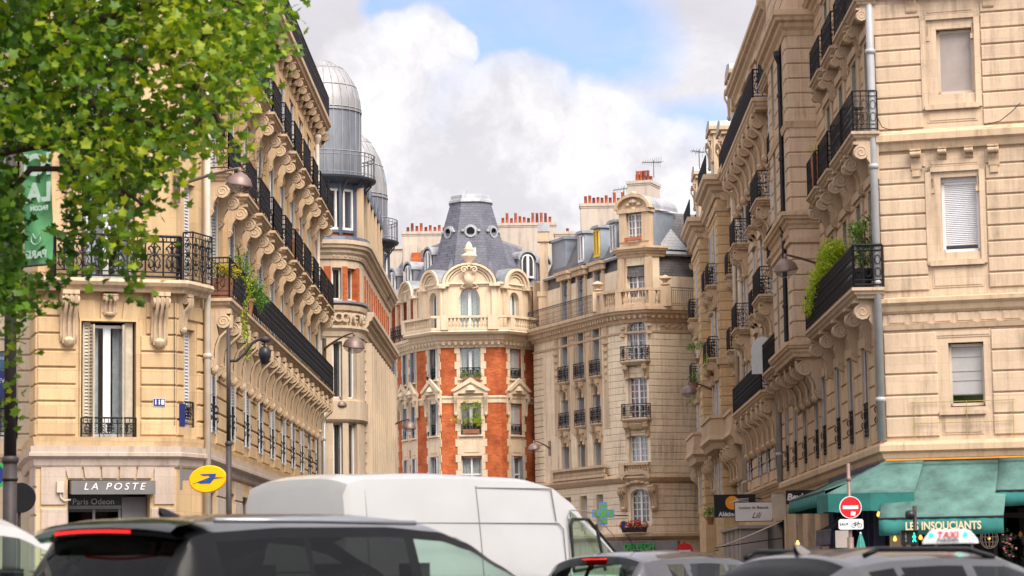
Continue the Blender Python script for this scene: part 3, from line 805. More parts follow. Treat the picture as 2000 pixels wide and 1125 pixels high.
# chamfered corner
wz = (1.04, 2.37)
aops = [(1.04, 2.37, 4.62, 7.5)]; up = [(1.05, 2.35, 8.45, 11.0), (1.05, 2.35, 11.75, 14.3), (1.05, 2.35, 15.25, 17.6)]
mb = MB(); wall(mb, AW, 0, 4.3, [(.74, 2.72, .1, 3.70)], rv=.45); wall(mb, AW, 4.3, 19, aops+up); part('wall', mb, ['stone_left', 'room_dark'], AM, b)
mb = MB(); courses(mb, AW, 4.75, 8.0, [(1.04, 2.37, 4.3, 7.5), (.9, 2.5, 7.45, 8.1)], .405, .05, .045, pad=.12); part('rusticated_courses', mb, 'stone_left', AM, b)
mb = MB()
for k in range(3):                                              # keystones over the window
    x0 = .98+k*.5; mb.prism([(x0+.02*(k-1)+.03, 7.55), (x0+.44+.02*(k-1), 7.55), (x0+.45+.07*(k-1), 8.0), (x0+.03+.07*(k-1), 8.0)], 'y', -.05, .01)
mb.prism([(1.0, 4.62), (1.04, 4.62), (1.04, 7.5), (2.37, 7.5), (2.37, 4.62), (2.42, 4.62), (2.42, 7.56), (1.0, 7.56)], 'y', -.06, .02)
part('voussoirs', mb, 'stone_left', AM, b)
mb = MB()
for x0, x1 in ((.1, .72), (2.74, AW-.05)): courses(mb, x1, .2, 3.05, [], .62, .04, .05, u0=x0)
for k in range(5):                                              # flat arch over the entrance
    t = (k-2.5); x0 = .72+k*.41; f = .055
    mb.prism([(x0+.02, 3.74), (x0+.39, 3.74), (x0+.39+(k-1.6)*f, 4.22), (x0+.02+(k-2.4)*f, 4.22)], 'y', -.045, .01)
mb.box(.1, .68, -.04, .01, 3.12, 4.2); mb.box(2.82, AW-.05, -.04, .01, 3.12, 4.2)
part('base_courses', mb, 'stone_base', AM, b)
mb = MB(); mb.box(.0, AW, -.012, .0, 0, 4.28)
# narrow bend between corner and street, with its own slit windows
bops = [(.45, 1.05, 5.0, 7.4), (.45, 1.05, 8.45, 11.0), (.45, 1.05, 11.75, 14.3), (.45, 1.05, 15.25, 17.6)]
mb = MB(); wall(mb, BW, 0, 4.3, []); wall(mb, BW, 4.3, 19, bops); part('wall', mb, ['stone_left', 'room_dark'], BM, b)
mb = MB(); courses(mb, BW, 4.75, 8.0, bops, .405, .05, .045, pad=.08); part('rusticated_courses', mb, 'stone_left', BM, b)
for k, o in enumerate(bops): add_window(b, BM, .75, o[2], .6, o[3]-o[2], 'fixed', 'curtain', shut='shutter_white', closed=True, rail=('scroll', .6, -.05) if k == 0 else None)
mb = MB(); wall(mb, LW, 0, 19, []); part('wall', mb, ['stone_left', 'room_dark'], LM, b)
mb = MB(); courses(mb, LW, 4.75, 8.0, [], .405, .05, .045); part('rusticated_courses', mb, 'stone_left', LM, b)
mb = MB(); courses(mb, LW, .2, 4.2, [], .62, .04, .05); part('base_courses', mb, 'stone_base', LM, b)
# flank away from the street and roof
path = [(-12.6, 66), PL, PA, PB, PC, PE]
full = [(-12.6, 66), PL, PA, PB, PC, PE, (-11.5, 99.6)]
mould(b, path, [(-.05, 4.5), (.16, 4.5), (.16, 4.36), (.20, 4.34), (.20, 4.26), (.10, 4.20), (.07, 4.05), (.04, 4.0), (-.05, 4.0)], 'stone_base', 'string_course')
mould(b, path, [(-.05, 4.72), (.10, 4.72), (.07, 4.5), (-.05, 4.5)], 'stone_left', 'plinth')
mould(b, path, cornice(19.1, .75, .52), 'trim')
mb = MB()
for Mx, Wx in ((SM, SW), (AM, AW), (BM, BW)):
    d = MB(); dentils(d, Wx, 18.5, .16, .15, .15, .2); mb.add(d, Mx)
part('dentils', mb, 'trim', I4, b)
for k in range(26): put('modillion', console(.55, .42, .18, 'trim'), SM @ T(.7+k*1.42, 0, 18.62), b)
for x in (.4, 1.3, 2.1, 3.0): put('modillion', console(.55, .42, .18, 'trim'), AM @ T(x, 0, 18.62), b)
mb = MB()
for i in range(len(path)-1):
    Mx, Wx = frame2(path[i], path[i+1]); r = railing_mb(Wx-.02, 1.0, 'scroll', .014); mb.add(r, Mx @ T(.01, -.42, 19.1))
part('roof_railing', mb, 'iron', I4, b)
mb = MB(); off = [(-.5, 19.1), (-.5, 20.9), (-.7, 21.0), (-1.6, 22.6), (-6, 23.4)]
sweep(mb, full[1:], off, caps=False); part('roof', mb, 'zinc', I4, b)
mb = MB(); mb.poly([(-12.6, 66, 19.1), (-11.7, 61.9, 19.1), (-11.3, 60.6, 19.1), (-8.16, 61.8, 19.1), (-7.7, 63.2, 19.1), (-7.55, 99.6, 19.1), (-16, 99.6, 19.1), (-16, 66, 19.1)])
mb.quad((-7.55, 99.6, 0), (-16, 99.6, 0), (-16, 99.6, 22), (-7.55, 99.6, 19)); part('party_wall', mb, 'render_wall', I4, b)
mb = MB(); mb.box(20, 21.2, .42, .62, 20.0, 23.2); mb.box(16.5, 17.7, .42, .62, 20.0, 23.0); part('attic_windows', mb, 'curtain_yellow', SM, b)
for k, c in enumerate(cs[::2]):
    put('chimney', box_mesh(1.2, .6, 2.6, 'render_wall', 'chimney'), SM @ T(c, 4.0, 21), b)
# street windows
for i, c in enumerate(cs):
    for k, (w_, z0, z1) in enumerate(spec):
        if i > 7 and k == 0: rl = ('scroll', .9, -.05)
        rl = ('scroll', .92, .02) if k == 0 else None
        add_window(b, SM, c, z0, w_, z1-z0, 'french', None if i > 5 else 'curtain', shut='shutter_white', rail=rl, leaf=.28)
# balconies on the two upper floors
for i, c in enumerate(cs):
    for z in (11.55, 15.12):
        add_balcony(b, SM, c, z, 2.75 if i not in (4, 7) else 2.2, .66, 1.0, 'scroll', (.92, .22), 2, .25, 'trim', inset=.3)
# long first balcony along the street
ob = put('long_balcony', slab(34.6, .66, .26), SM @ T(.65, 0, 8.32), b)
put('railing', railing(34.5, 1.02, 'scroll', .6, th=.013), SM @ T(.7, -.60, 8.32), ob)
for k in range(17): put('console', console(1.55, .62, .36, 'trim', 1), SM @ T(.95+k*2.1, 0, 8.06), ob)
# corner balcony
mb = MB(); pth = [(-11.75, 62.6), (-11.33, 60.15), (-8.0, 61.42), (-7.55, 62.8)]
ob = put('corner_balcony', None, T(-9.5, 61, 8.5), b); ob.empty_display_size = .2
sweep(mb, [(-11.75, 62.6), PA, PB, (-7.78, 63.0)], [(-.05, 8.5), (.42, 8.5), (.45, 8.42), (.40, 8.34), (.30, 8.28), (.26, 8.2), (-.05, 8.2)]); put('slab', mb.mesh('slab', 'trim'), I4, ob)
put('railing', railing(3.05, 1.05, 'scroll', .34, th=.020), AM @ T(.34, -.38, 8.5), ob)
for x in (.72, 2.92): put('console', console(1.25, .46, .40, 'trim', 1), AM @ T(x, 0, 8.2), ob)
put('console', console(.5, .22, .36, 'trim', 1), AM @ T(1.72, 0, 8.15), ob)
put('console', console(.9, .30, .3, 'trim', 1), BM @ T(.22, 0, 8.2), ob)
ob = put('side_balcony', slab(1.2, .3, .2), BM @ T(.3, 0, 8.5), b); put('railing', railing(1.1, 1.25, 'scroll', .25), BM @ T(.35, -.28, 8.5), ob)
for z in (11.55, 15.12): add_balcony(b, AM, 1.7, z, 2.3, .5, 1.0, 'scroll', (1.0, .26), 2, .25)
# corner windows
o = add_window(b, AM, 1.705, 4.64, .92, 2.78, 'french', 'curtain', rv=.22, shut='shutter_cream', leaf=.26, label='tall corner window with grey net curtain')
put('railing', railing(1.32, .56, 'scroll', .0, 'iron', .013), AM @ T(1.04, -.06, 4.62), o)
for s, x in ((1, 1.10), (-1, 2.31)): put('shutter', shutter(.19, 2.82, 'shutter_cream'), AM @ T(x, .10, 4.66) @ RZ(0 if s > 0 else pi), o)
for z0, z1 in ((8.45, 11.0), (11.75, 14.3), (15.25, 17.6)): add_window(b, AM, 1.7, z0, 1.25, z1-z0, 'french', 'curtain', shut='shutter_white', leaf=.4)
# ground floor shop windows
for c in cs:
    f = MB(); f.box(-.93, .93, .1, .2, .55, .65); f.box(-.93, .93, .1, .2, 3.5, 3.6); f.box(-.93, -.85, .1, .2, .6, 3.6); f.box(.85, .93, .1, .2, .6, 3.6); f.box(-.04, .04, .1, .2, .6, 3.6); f.box(-.93, .93, .1, .2, 2.7, 2.8)
    o = part('shop_window', f, 'sign_grey', SM @ T(c, 0, 0), b); put('pane', box_mesh(1.7, .02, 2.9, 'blind_grey', 'pane'), SM @ T(c-.85, .16, .6), o)
mb = MB(); courses(mb, SW, .2, 3.95, gops, .55, .03, .04); part('base_courses', mb, 'stone_base', SM, b)
# entrance
mb = MB(); mb.box(.76, 2.7, .30, .36, 3.02, 3.10); mb.box(.76, .82, .30, .36, .1, 3.3); mb.box(1.40, 1.46, .30, .36, .1, 3.0); mb.box(2.02, 2.08, .30, .36, .1, 3.0); mb.box(2.1, 2.7, .28, .45, .1, 3.3)
o = part('entrance', mb, 'sign_grey', AM, b); put('pane', box_mesh(1.3, .02, 2.9, 'glass_dark', 'pane'), AM @ T(.8, .38, .12), o); put('fascia', box_mesh(1.42, .03, .42, 'sign_black', 'fascia'), AM @ T(.78, .32, 2.95), o)
text('lettering', 'Paris Odeon', .20, 'letter_grey', AM @ T(1.42, .315, 3.19), o, depth=.003)
downpipe(b, -7.56, 63.12, 0, 18.3, 'pipe_cream', .085)
downpipe(b, -7.42, 97.3, 0, 18.2, 'pipe_cream', .085)
mb = MB(); mb.tube([(0, 0, 0), (0, -.05, -3)], .008, 4); put('cable', mb.mesh('cable', 'cable'), AM @ T(3.3, -.07, 8.0), b)
# number plate, alarm box
s = thing('number_plate', 'blue enamel house number plate reading 118', 'sign', (-8.7, 61.6, 5.5))
WM[s.name] = AM @ T(2.93, -.06, 5.56); s.matrix_basis = WM[s.name]
mb = MB(); mb.box(-.14, .14, -.012, 0, -.09, .09); put('plate', mb.mesh('plate', 'sign_blue'), WM[s.name], s)
mb = MB(); mb.box(-.15, .15, -.006, .004, -.10, .10); put('rim', mb.mesh('rim', 'sign_white'), WM[s.name], s)
text('digits', '118', .17, 'sign_white', AM @ T(2.93, -.073, 5.56), s, depth=.002, bold=.004)
s = tag(put('junction_box', box_mesh(.16, .1, .26, 'pipe_cream', 'junction_box'), AM @ T(.46, -.14, 3.40)), 'small cream junction box left of the grey post office fascia', 'electrical box')
mb = MB(); mb.tube([(.05, 0, 0), (.06, 0, -.12), (.14, 0, -.19), (.3, 0, -.17)], .022, 6); put('conduit', mb.mesh('conduit', 'pipe_cream'), AM @ T(.5, -.08, 3.40), s)
# post office fascia sign
s = thing('shop_sign', 'long dark grey fascia sign reading LA POSTE in white italics', 'sign', (0, 0, 0)); WM[s.name] = AM @ T(1.78, -.18, 3.52); s.matrix_basis = WM[s.name]
mb = MB(); mb.box(-1.0, 1.02, -.06, .18, -.155, .155); mb.box(-1.0, 1.02, -.075, -.055, -.17, -.15); put('panel', mb.mesh('panel', 'sign_grey'), WM[s.name], s)
text('lettering', 'LA POSTE', .235, 'sign_white', AM @ T(1.80, -.245, 3.53), s, depth=.006, shear=.25, spacing=1.42, sx=1.08)
# round yellow blade sign
s = thing('blade_sign', 'yellow oval post office blade sign with blue bird arrow', 'sign', (0, 0, 0)); W_ = T(*at(406, 936, 60.9)) @ RZ(radians(4)); WM[s.name] = W_; s.matrix_basis = W_
mb = MB(); K = 40
def oval(r, y): return [(r*.445*cos(2*pi*k/K)+.10*r*sin(2*pi*k/K)*.5, y, r*.325*sin(2*pi*k/K)) for k in range(K)]
mb.strip([oval(.93, -.09), oval(1, -.06), oval(1, .06), oval(.93, .09)], True, caps=True); put('panel', mb.mesh('panel', 'sign_yellow'), W_, s)
mb = MB()
for pts in ([(-.18, .12), (.20, .13), (.185, .055), (.05, .05), (.02, .085), (-.10, .08)], [(-.36, -.11), (.05, .045), (.39, .04), (.10, -.005), (-.02, -.01)], [(-.24, -.075), (.16, .02), (.06, -.10), (-.16, -.105)]):
    mb.prism([(x*1.0, z) for x, z in pts], 'y', -.102, -.088)
put('emblem', mb.mesh('emblem', 'logo_blue'), W_, s)
mb = MB(); mb.box(-.62, -.30, -.03, .03, -.02, .22); mb.box(-.66, -.60, -.05, .05, -.25, .35); put('bracket', mb.mesh('bracket', 'sign_grey'), W_, s)
s = tag(put('nameplate', box_mesh(.3, .015, .55, 'sign_blue', 'nameplate'), BM @ T(.06, -.065, 5.0)), 'narrow blue street name plate on the bend beside the 118 plate', 'sign')

# ================================================================ pale building on the boulevard, far left
b = thing('boulevard_building', 'pale stone building on the boulevard behind the lamp post, mostly behind leaves', 'building', (-20, 67, 0))
Mf = frame(-34, 66.5, 0); Wd = 22.0
cc = [1.8+3.1*k for k in range(7)]
ops = [(c-.6, c+.6, z, z+2.3) for c in cc for z in (5.0, 8.5, 11.9, 15.3)]
mb = MB(); wall(mb, Wd, 0, 19, ops); part('wall', mb, ['stone_pale', 'room_dark'], Mf, b)
mb = MB(); courses(mb, Wd, 4.7, 8.0, ops, .42, .05, .045, pad=.1); part('rusticated_courses', mb, 'stone_pale', Mf, b)
for c in cc:
    for z in (5.0, 8.5, 11.9, 15.3): add_window(b, Mf, c, z, 1.2, 2.3, 'french', 'curtain', shut='shutter_white', rail=('bars', .9, .02))
mould(b, [(-34, 66.5), (-12.0, 66.5)], cornice(4.6, .4, .3)); mould(b, [(-34, 66.5), (-12.0, 66.5)], cornice(19.2, .8, .6))
mb = MB(); mb.prism([(66.5, 19.1), (67.6, 22.5), (78, 23.5), (78, 19.1)], 'x', -34, -12.2); part('roof', mb, 'zinc', I4, b)
for k, (zz, w_, h_, txt, sz, m_) in enumerate((((708, .40, .5), .5, .34, '', 0, 'sign_bluegreen'), ((745, .5, .5), .62, .44, '', .11, 'sign_blue'))):
    pass
# ================================================================ the other side of the boulevard, behind the viewer (seen only mirrored in glass and paint)
b = thing('boulevard_building', 'long stone terrace on the near side of the boulevard, mirrored in the car windows', 'building', (0, -24, 0))
Mb = frame(60, -24, pi); q = MB(); oo = [(1.4+k*3, 2.6+k*3, z, z+2.2) for k in range(40) for z in (4.8, 8.2, 11.6, 15)]; wall(q, 120, 0, 18, oo, rv=.3); part('wall', q, ['stone_base', 'room_dark'], Mb, b)
mould(b, [(60, -24), (-60, -24)], cornice(18, .7, .5)); q = MB(); q.prism([(0, 18), (0.9, 21), (8, 22), (8, 18)], 'x', 0, 120); part('roof', q, 'slate', Mb, b)
for tx, ty, wh in ((-22, -8, 'farthest left'), (-11, -9, 'second from the left'), (3, -8, 'directly'), (14, -9, 'fourth from the left'), (26, -8, 'farthest right')):
    rg = random.Random(int(tx)); t_ = thing('boulevard_tree', 'plane tree '+wh+' behind the viewer, seen only in reflections', 'tree', (tx, ty, 0), 0, 'boulevard trees behind the viewer'); q = MB(); q.tube([(tx, ty, 0), (tx, ty, 5), (tx+.3, ty, 9)], [.3, .22, .1], 8); put('trunk', q.mesh('trunk', 'bark'), I4, t_)
    q, tn = bush(rg, [(tx, ty, 7.5, 3.2, 3, 3.2), (tx+1.5, ty+.5, 9, 2, 2, 2.4), (tx-1.6, ty, 8.5, 2, 2, 2.4)], 1300, .5); put('crown', q.mesh('crown', 'leaf_plane', attr=tn), I4, t_)
# ================================================================ corner building right (café below)
b = thing('corner_building', 'tan stone corner building with downpipe and long planted balcony above green awnings', 'building', (9.5, 63.5, 0))
RBD = b; VA = -.0144
Q0 = (9.16, 63.0); Q1 = (9.16+.0144*28.2, 91.2); QF = (9.16+6.2*cos(atan2(-1, 3.4)), 63+6.2*sin(atan2(-1, 3.4)))
RM, RW = frame2(Q1, Q0)           # along the street, x runs towards the viewer: u = RW - distance from corner
FM, FW = frame2(Q0, QF)
def ru(y): return RW-(y-63)
cy1 = [63.75, 66.5, 69.8, 72.9, 76.7, 78.9, 82.6, 85.9, 88.9]
axes = [63.9, 66.6, 69.8, 73.0]; far = [84.6, 88.4]
spec = [(1.15, 8.35, 10.8), (1.15, 12.25, 14.6), (1.15, 15.6, 17.7)]
f1 = [(ru(y)-.5, ru(y)+.5, 4.7, 7.0) for y in cy1]
ops = [(ru(y)-w/2, ru(y)+w/2, z0, z1) for y in axes+far for (w, z0, z1) in spec]
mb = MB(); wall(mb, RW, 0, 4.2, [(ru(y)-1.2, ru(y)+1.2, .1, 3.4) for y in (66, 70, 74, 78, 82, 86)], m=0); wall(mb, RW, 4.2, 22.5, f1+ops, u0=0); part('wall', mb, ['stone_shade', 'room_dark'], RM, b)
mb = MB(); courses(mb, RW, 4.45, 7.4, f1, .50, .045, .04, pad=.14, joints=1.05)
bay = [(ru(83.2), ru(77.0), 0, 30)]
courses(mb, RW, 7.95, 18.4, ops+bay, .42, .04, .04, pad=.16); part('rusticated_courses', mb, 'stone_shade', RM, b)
mb = MB()
for y in cy1:
    u = ru(y)
    for s in (-1, 1): mb.box(u+s*.62-.08, u+s*.62+.08, -.07, .0, 4.5, 7.25)
    mb.box(u-.72, u+.72, -.10, .0, 7.05, 7.3)
for y in axes+far:
    u = ru(y)
    for (w_, z0, z1) in spec:
        for s in (-1, 1): mb.box(u+s*.74-.15, u+s*.74+.15, -.09, .0, z0-.3, z1+.1)
        mb.box(u-.95, u+.95, -.16, .0, z1+.12, z1+.34); mb.box(u-.85, u+.85, -.10, .0, z1+.02, z1+.12)
part('surrounds', mb, 'trim_shade', RM, b)
for y in cy1:
    add_window(b, RM, ru(y), 4.7, 1.0, 2.3, 'french', None, rv=.3, shut='shutter_grey', rail=('fine', .88, .03))
for y in axes+far:
    for (w_, z0, z1) in spec: add_window(b, RM, ru(y), z0, w_, z1-z0, 'french', None, rv=.3, shut='shutter_cream', leaf=.36)
# the projecting bay carried on consoles
bx = .86
J = [(ru(83.2), 0), (ru(83.2), -bx), (ru(77.0), -bx), (ru(77.0), 0)]
def loc(p): v = RM @ Vector((p[0], p[1], 0)); return (v.x, v.y)
JW = [loc(p) for p in J]
for i, nm in ((0, 'far'), (1, 'front'), (2, 'near')):
    Mx, Wx = frame2(JW[i], JW[i+1])
    o_ = [(c-.45, c+.45, z0, z0+2.5) for c in ((1.6, 4.6) if i == 1 else ()) for z0 in (8.4, 12.4, 15.6)]
    mb = MB(); wall(mb, Wx, 7.7, 22.5, o_, rv=.2); part('bay_wall', mb, ['stone_right', 'room_dark'], Mx, b)
    mb = MB(); courses(mb, Wx, 8.3, 11.6, o_, .47, .05, .035, pad=.1); courses(mb, Wx, 12.1, 17.6, o_, .47, .05, .035, pad=.1); courses(mb, Wx, 18.3, 22.4, o_, .47, .05, .035); part('rusticated_courses', mb, 'stone_right', Mx, b)
    for q in o_: add_window(b, Mx, (q[0]+q[1])/2, q[2], .9, 2.5, 'french', None, rv=.2, shut='shutter_cream', leaf=.2)
mb = MB(); sweep(mb, JW, cornice(12.1, .5, .30), caps=True); sweep(mb, JW, cornice(18.3, .75, .42)); sweep(mb, JW, cornice(8.15, .45, .25)); sweep(mb, JW, [(-.05, 11.3), (.1, 11.3), (.1, 11.18), (-.05, 11.18)]); sweep(mb, JW, [(-.05, 14.9), (.12, 14.9), (.08, 14.7), (-.05, 14.7)]); part('bay_cornices', mb, 'trim', I4, b)
mb = MB(); d = MB(); dentils(d, 6.2, 11.62, .2, .14, .2, .14); mb.add(d, frame2(JW[1], JW[2])[0]); mb.poly([(x, y, 7.72) for x, y in JW]); part('dentils', mb, 'trim', I4, b)
for y in (77.3, 79.2, 81.1, 82.9): put('console', console(1.3, .8, .4, 'trim_shade', 1), RM @ T(ru(y), 0, 7.72), b)
mb = MB(); mb.tube([(0, 0, 8.3), (0, 0, 17.3)], .07, 8)
for z in (9.4, 11.6, 14, 16): mb.lathe([(.07, -.06), (.1, -.05), (.1, .05), (.07, .06)], (0, 0, z), 8)
mb.lathe([(.07, -.3), (.17, -.05), (.17, .1), (0, .1)], (0, 0, 12.0), 8); mb.lathe([(.07, -.3), (.17, -.05), (.17, .1), (0, .1)], (0, 0, 17.3), 8)
v = RM @ Vector((ru(78.6), -bx-.09, 0)); put('downpipe', mb.mesh('downpipe', 'iron'), T(v.x, v.y, 0), b)
# cornices along the street and round the front
path = [Q1, Q0, QF]
mould(b, path, [(-.05, 4.42), (.16, 4.40), (.20, 4.32), (.20, 4.18), (.13, 4.12), (.10, 4.0), (.04, 3.92), (-.05, 3.92)], 'trim', 'string_course')
mould(b, [Q0, QF], [(-.05, 7.98), (.20, 7.92), (.20, 7.82), (.12, 7.74), (.08, 7.62), (.03, 7.56), (-.05, 7.56)], 'trim', 'string_course')
mould(b, [Q0, QF], [(-.05, 7.28), (.09, 7.28), (.06, 7.16), (-.05, 7.14)], 'trim', 'string_course')
mould(b, [Q0, QF], [(-.05, 12.12), (.06, 12.12), (.24, 12.0), (.24, 11.84), (.16, 11.78), (.10, 11.62), (-.05, 11.60)], 'trim', 'string_course')
mould(b, [Q0, QF], [(-.05, 15.9), (.20, 15.8), (.20, 15.6), (.1, 15.5), (-.05, 15.5)], 'trim', 'string_course')
mould(b, [Q1, Q0], cornice(18.6, .5, .35), 'trim', 'string_course')
mould(b, path, cornice(22.6, .9, .6), 'trim')
mb = MB(); mb.poly([(Q1[0], Q1[1], 22.6), (Q0[0], Q0[1], 22.6), (QF[0], QF[1], 22.6), (22, 63, 22.6), (22, 91, 22.6)]); mb.quad((Q1[0], Q1[1], 0), (22, 91.2, 0), (22, 91.2, 22.6), (Q1[0], Q1[1], 22.6)); part('party_wall', mb, 'render_wall', I4, b)
# front face: one axis of windows
fo = [(1.57, 2.43, 5.22, 6.80), (1.52, 2.44, 9.03, 10.90), (1.53, 2.43, 12.98, 14.62), (1.53, 2.43, 16.6, 18.8), (4.6, 5.7, 5.13, 6.86), (4.6, 5.7, 8.83, 10.94), (4.6, 5.7, 12.72, 14.76)]
mb = MB(); wall(mb, FW, 0, 4.2, [(.5, 5.6, .1, 3.6)], rv=.5, room=3); wall(mb, FW, 4.2, 22.5, fo, rv=.3); part('wall', mb, ['stone_right', 'room_dark'], FM, b)
mb = MB(); blk = [(1.30, 2.62, 4.3, 7.1), (4.4, 5.9, 4.3, 7.1)]
courses(mb, FW-.02, 4.5, 7.1, blk, .48, .045, .04); courses(mb, FW-.02, 8.1, 11.55, [(1.16, 2.63, 8.1, 11.5), (4.5, 5.8, 8, 11.5)], .375, .045, .04); courses(mb, FW-.02, 12.15, 15.35, [(1.16, 2.63, 12.1, 15.4), (4.5, 5.8, 12.1, 15.4)], .40, .045, .04); courses(mb, FW-.02, 16, 22, [(1.16, 2.63, 16, 19)], .42, .045, .04)
part('rusticated_courses', mb, 'stone_right', FM, b)
mb = MB()
def panel(x0, x1, z0, z1, o=.03, fr=.05): mb.box(x0, x1, -o*.5, 0, z0, z1); mb.box(x0+fr, x1-fr, -o, 0, z0+fr, z1-fr)
for c in (1.88, 5.15):
    for z0, z1, zs in ((8.06, 10.94, 8.83), (12.18, 14.76, 12.72)):
        for s in (-1, 1):
            mb.box(c+s*.66-.07, c+s*.66+.07, -.065, 0, zs-.1, z1+.22); mb.box(c+s*.60-.1, c+s*.60+.1, -.02, .29, z1-.42, z1-.30); mb.box(c+s*.60-.07, c+s*.60+.07, 0, .29, z1-.30, z1-.05)
        mb.box(c-.74, c+.74, -.065, 0, z1+.1, z1+.22); mb.box(c-.66, c+.66, -.11, .1, zs-.13, zs)
        panel(c-.62, c+.62, z0+.1, zs-.16)
    mb.box(c-.56, c+.56, -.09, .1, 5.03, 5.13); panel(c-.5, c+.5, 4.55, 4.98); panel(c-.75, c+.75, 6.90+.03, 7.12)
    panel(c-.62, c+.62, 11.18, 11.4); panel(c-.62, c+.62, 15.0, 15.35)
for k in range(11): panel(.12+k*.56, .58+k*.56, 7.3, 7.54, .035, .04)
part('panels', mb, 'stone_right', FM, b)
for x in (.95, 2.85):
    put('console', console(.55, .26, .26, 'trim'), FM @ T(x, 0, 11.62), b); put('console', console(.55, .26, .26, 'trim'), FM @ T(x, 0, 15.6), b); mb = MB(); mb.box(x-.10, x+.10, -.09, 0, 10.95, 11.1); part('block', mb, 'trim', FM, b)
for x in (1.6, 2.25): put('console', console(.28, .22, .2, 'trim'), FM @ T(x, 0, 11.62), b)
ob = put('front_balcony', slab(2.7, .34, .22), FM @ T(.55, 0, 15.68), b)
# shuttered windows
o = put('window', window_meshes(.92, 1.75, 'fixed', None)[0], FM @ T(1.98, .2, 9.05), b); o['label'] = 'window with white roller shutter nearly down'
mb = MB()
for k in range(34): z = .16+k*.047; mb.strip([[(-.42, -.005, z), (.42, -.005, z)], [(-.42, -.022, z+.02), (.42, -.022, z+.02)], [(-.42, -.005, z+.045), (.42, -.005, z+.045)]])
put('roller_shutter', mb.mesh('roller_shutter', 'pvc_white'), FM @ T(1.98, .2, 9.05), o)
put('pane', box_mesh(.8, .01, .2, 'glass', 'pane'), FM @ T(1.58, .22, 9.08), o); mb = MB(); mb.box(-.5, .5, -.06, .06, 1.74, 1.88); put('shutter_box', mb.mesh('shutter_box', 'pvc_white'), FM @ T(1.98, .2, 9.05), o)
o = put('window', window_meshes(.9, 1.6, 'fixed', None, 0, 'pipe_cream')[0], FM @ T(1.98, .2, 13.0), b); o['label'] = 'window blanked off with taupe board'
put('board', box_mesh(.8, .03, 1.5, 'panel_taupe', 'board'), FM @ T(1.58, .18, 13.04), o)
o = put('window', window_meshes(.88, 1.52, 'fixed', None, 0, 'pipe_cream')[0], FM @ T(2.0, .18, 5.25), b); o['label'] = 'window with grey roman blind almost down'
mb = MB(); mb.box(-.38, .38, .02, .03, .26, 1.46)
for z in (.26, .62, .85, 1.2): mb.box(-.385, .385, .005, .02, z, z+.02)
put('blind', mb.mesh('blind', 'blind_grey'), FM @ T(2.0, .18, 5.25), o); put('pane', box_mesh(.8, .01, .24, 'glass', 'pane'), FM @ T(1.6, .17, 5.3), o)
for z in (5.2, 8.95, 12.8): add_window(b, FM, 5.15, z, 1.0, 1.6, 'french', 'curtain')
# balconies
ob = put('long_balcony', slab(11.9, .78, .26, 'trim_shade'), RM @ T(ru(74.6), 0, 8.22), b)
put('railing', railing(11.8, 1.05, 'fine', .72, 'iron_gloss', .02), RM @ T(ru(74.55), -.72, 8.22), ob)
for y in (63.2, 65.2, 68.2, 71.4, 74.2): put('console', console(1.15, .7, .34, 'trim_shade', 0), RM @ T(ru(y), 0, 7.96), ob)
for z, pr, H, cc_ in ((12.12, .68, 1.02, (.95, .28)), (15.5, .5, .95, (.7, .24))):
    for y in axes: add_balcony(b, RM, ru(y if y > 64 else 63.95), z, 2.5, pr, H, 'fine', cc_, 2, .24, 'trim_shade')
for y in far:
    add_balcony(b, RM, ru(y), 12.12, 2.3, .6, 1.0, 'fine', (.9, .28), 2, .24, 'trim_shade')
    add_balcony(b, RM, ru(y), 15.5, 2.3, .5, 1.0, 'fine', (.9, .28), 2, .24, 'trim_shade')
ob = put('end_balcony', slab(7.4, .72, .26, 'trim_shade'), RM @ T(ru(90.8), 0, 8.22), b)
put('railing', railing(7.3, 1.05, 'fine', .66, 'iron_gloss', .02), RM @ T(ru(90.75), -.66, 8.22), ob)
for y in (84.2, 86.3, 88.4, 90.4): put('console', console(1.15, .64, .34, 'trim_shade', 0), RM @ T(ru(y), 0, 7.96), ob)
ob = put('end_balcony', slab(7.4, .62, .26, 'trim_shade'), RM @ T(ru(90.8), 0, 18.6), b)
put('railing', railing(7.3, 1.05, 'fine', .56, 'iron_gloss', .02), RM @ T(ru(90.75), -.56, 18.6), ob)
downpipe(b, 9.16-.13, 62.87, 4.45, 22, 'pipe_grey', .10, False)
downpipe(b, 9.16+.0144*28-.14, 91.1, 4.4, 20.5, 'pipe_grey', .10, False)
# yellow rail and orange strip over the awning
mb = MB()
for p_ in (((.7, 0), (.7, .95)), ((1.98, 0), (1.98, .95)), ((3.1, 0), (3.1, .95)), ((.65, .93), (3.15, .93)), ((.7, .42), (3.1, .42)), ((.6, .93), (.72, .93))): mb.tube([(p_[0][0], 0, p_[0][1]), (p_[1][0], 0, p_[1][1])], .009, 6)
tag(put('guard_rail', mb.mesh('guard_rail', 'brass_rail'), FM @ T(0, -.10, 4.42)), 'thin yellow metal guard rail below the blind window', 'rail')
mb = MB(); mb.tube([(.0, 0, 0), (5.9, 0, 0)], .022, 6); tag(put('lighting_strip', mb.mesh('lighting_strip', 'rust_strip'), FM @ T(.0, -.24, 3.95)), 'thin orange lighting strip over the green awnings', 'light strip')
mb = MB(); mb.tube([(0, 0, .35), (.1, -.02, .12), (.3, -.03, .03), (.6, -.03, 0)], .012, 5); mb.tube([(2.6, -.03, .0), (3.0, -.03, .08), (3.3, -.02, .3), (3.5, 0, .5)], .012, 5); tag(put('cable', mb.mesh('cable', 'cable'), FM @ T(.05, -.2, 12.1)), 'black cable looping over the upper ledge', 'cable')

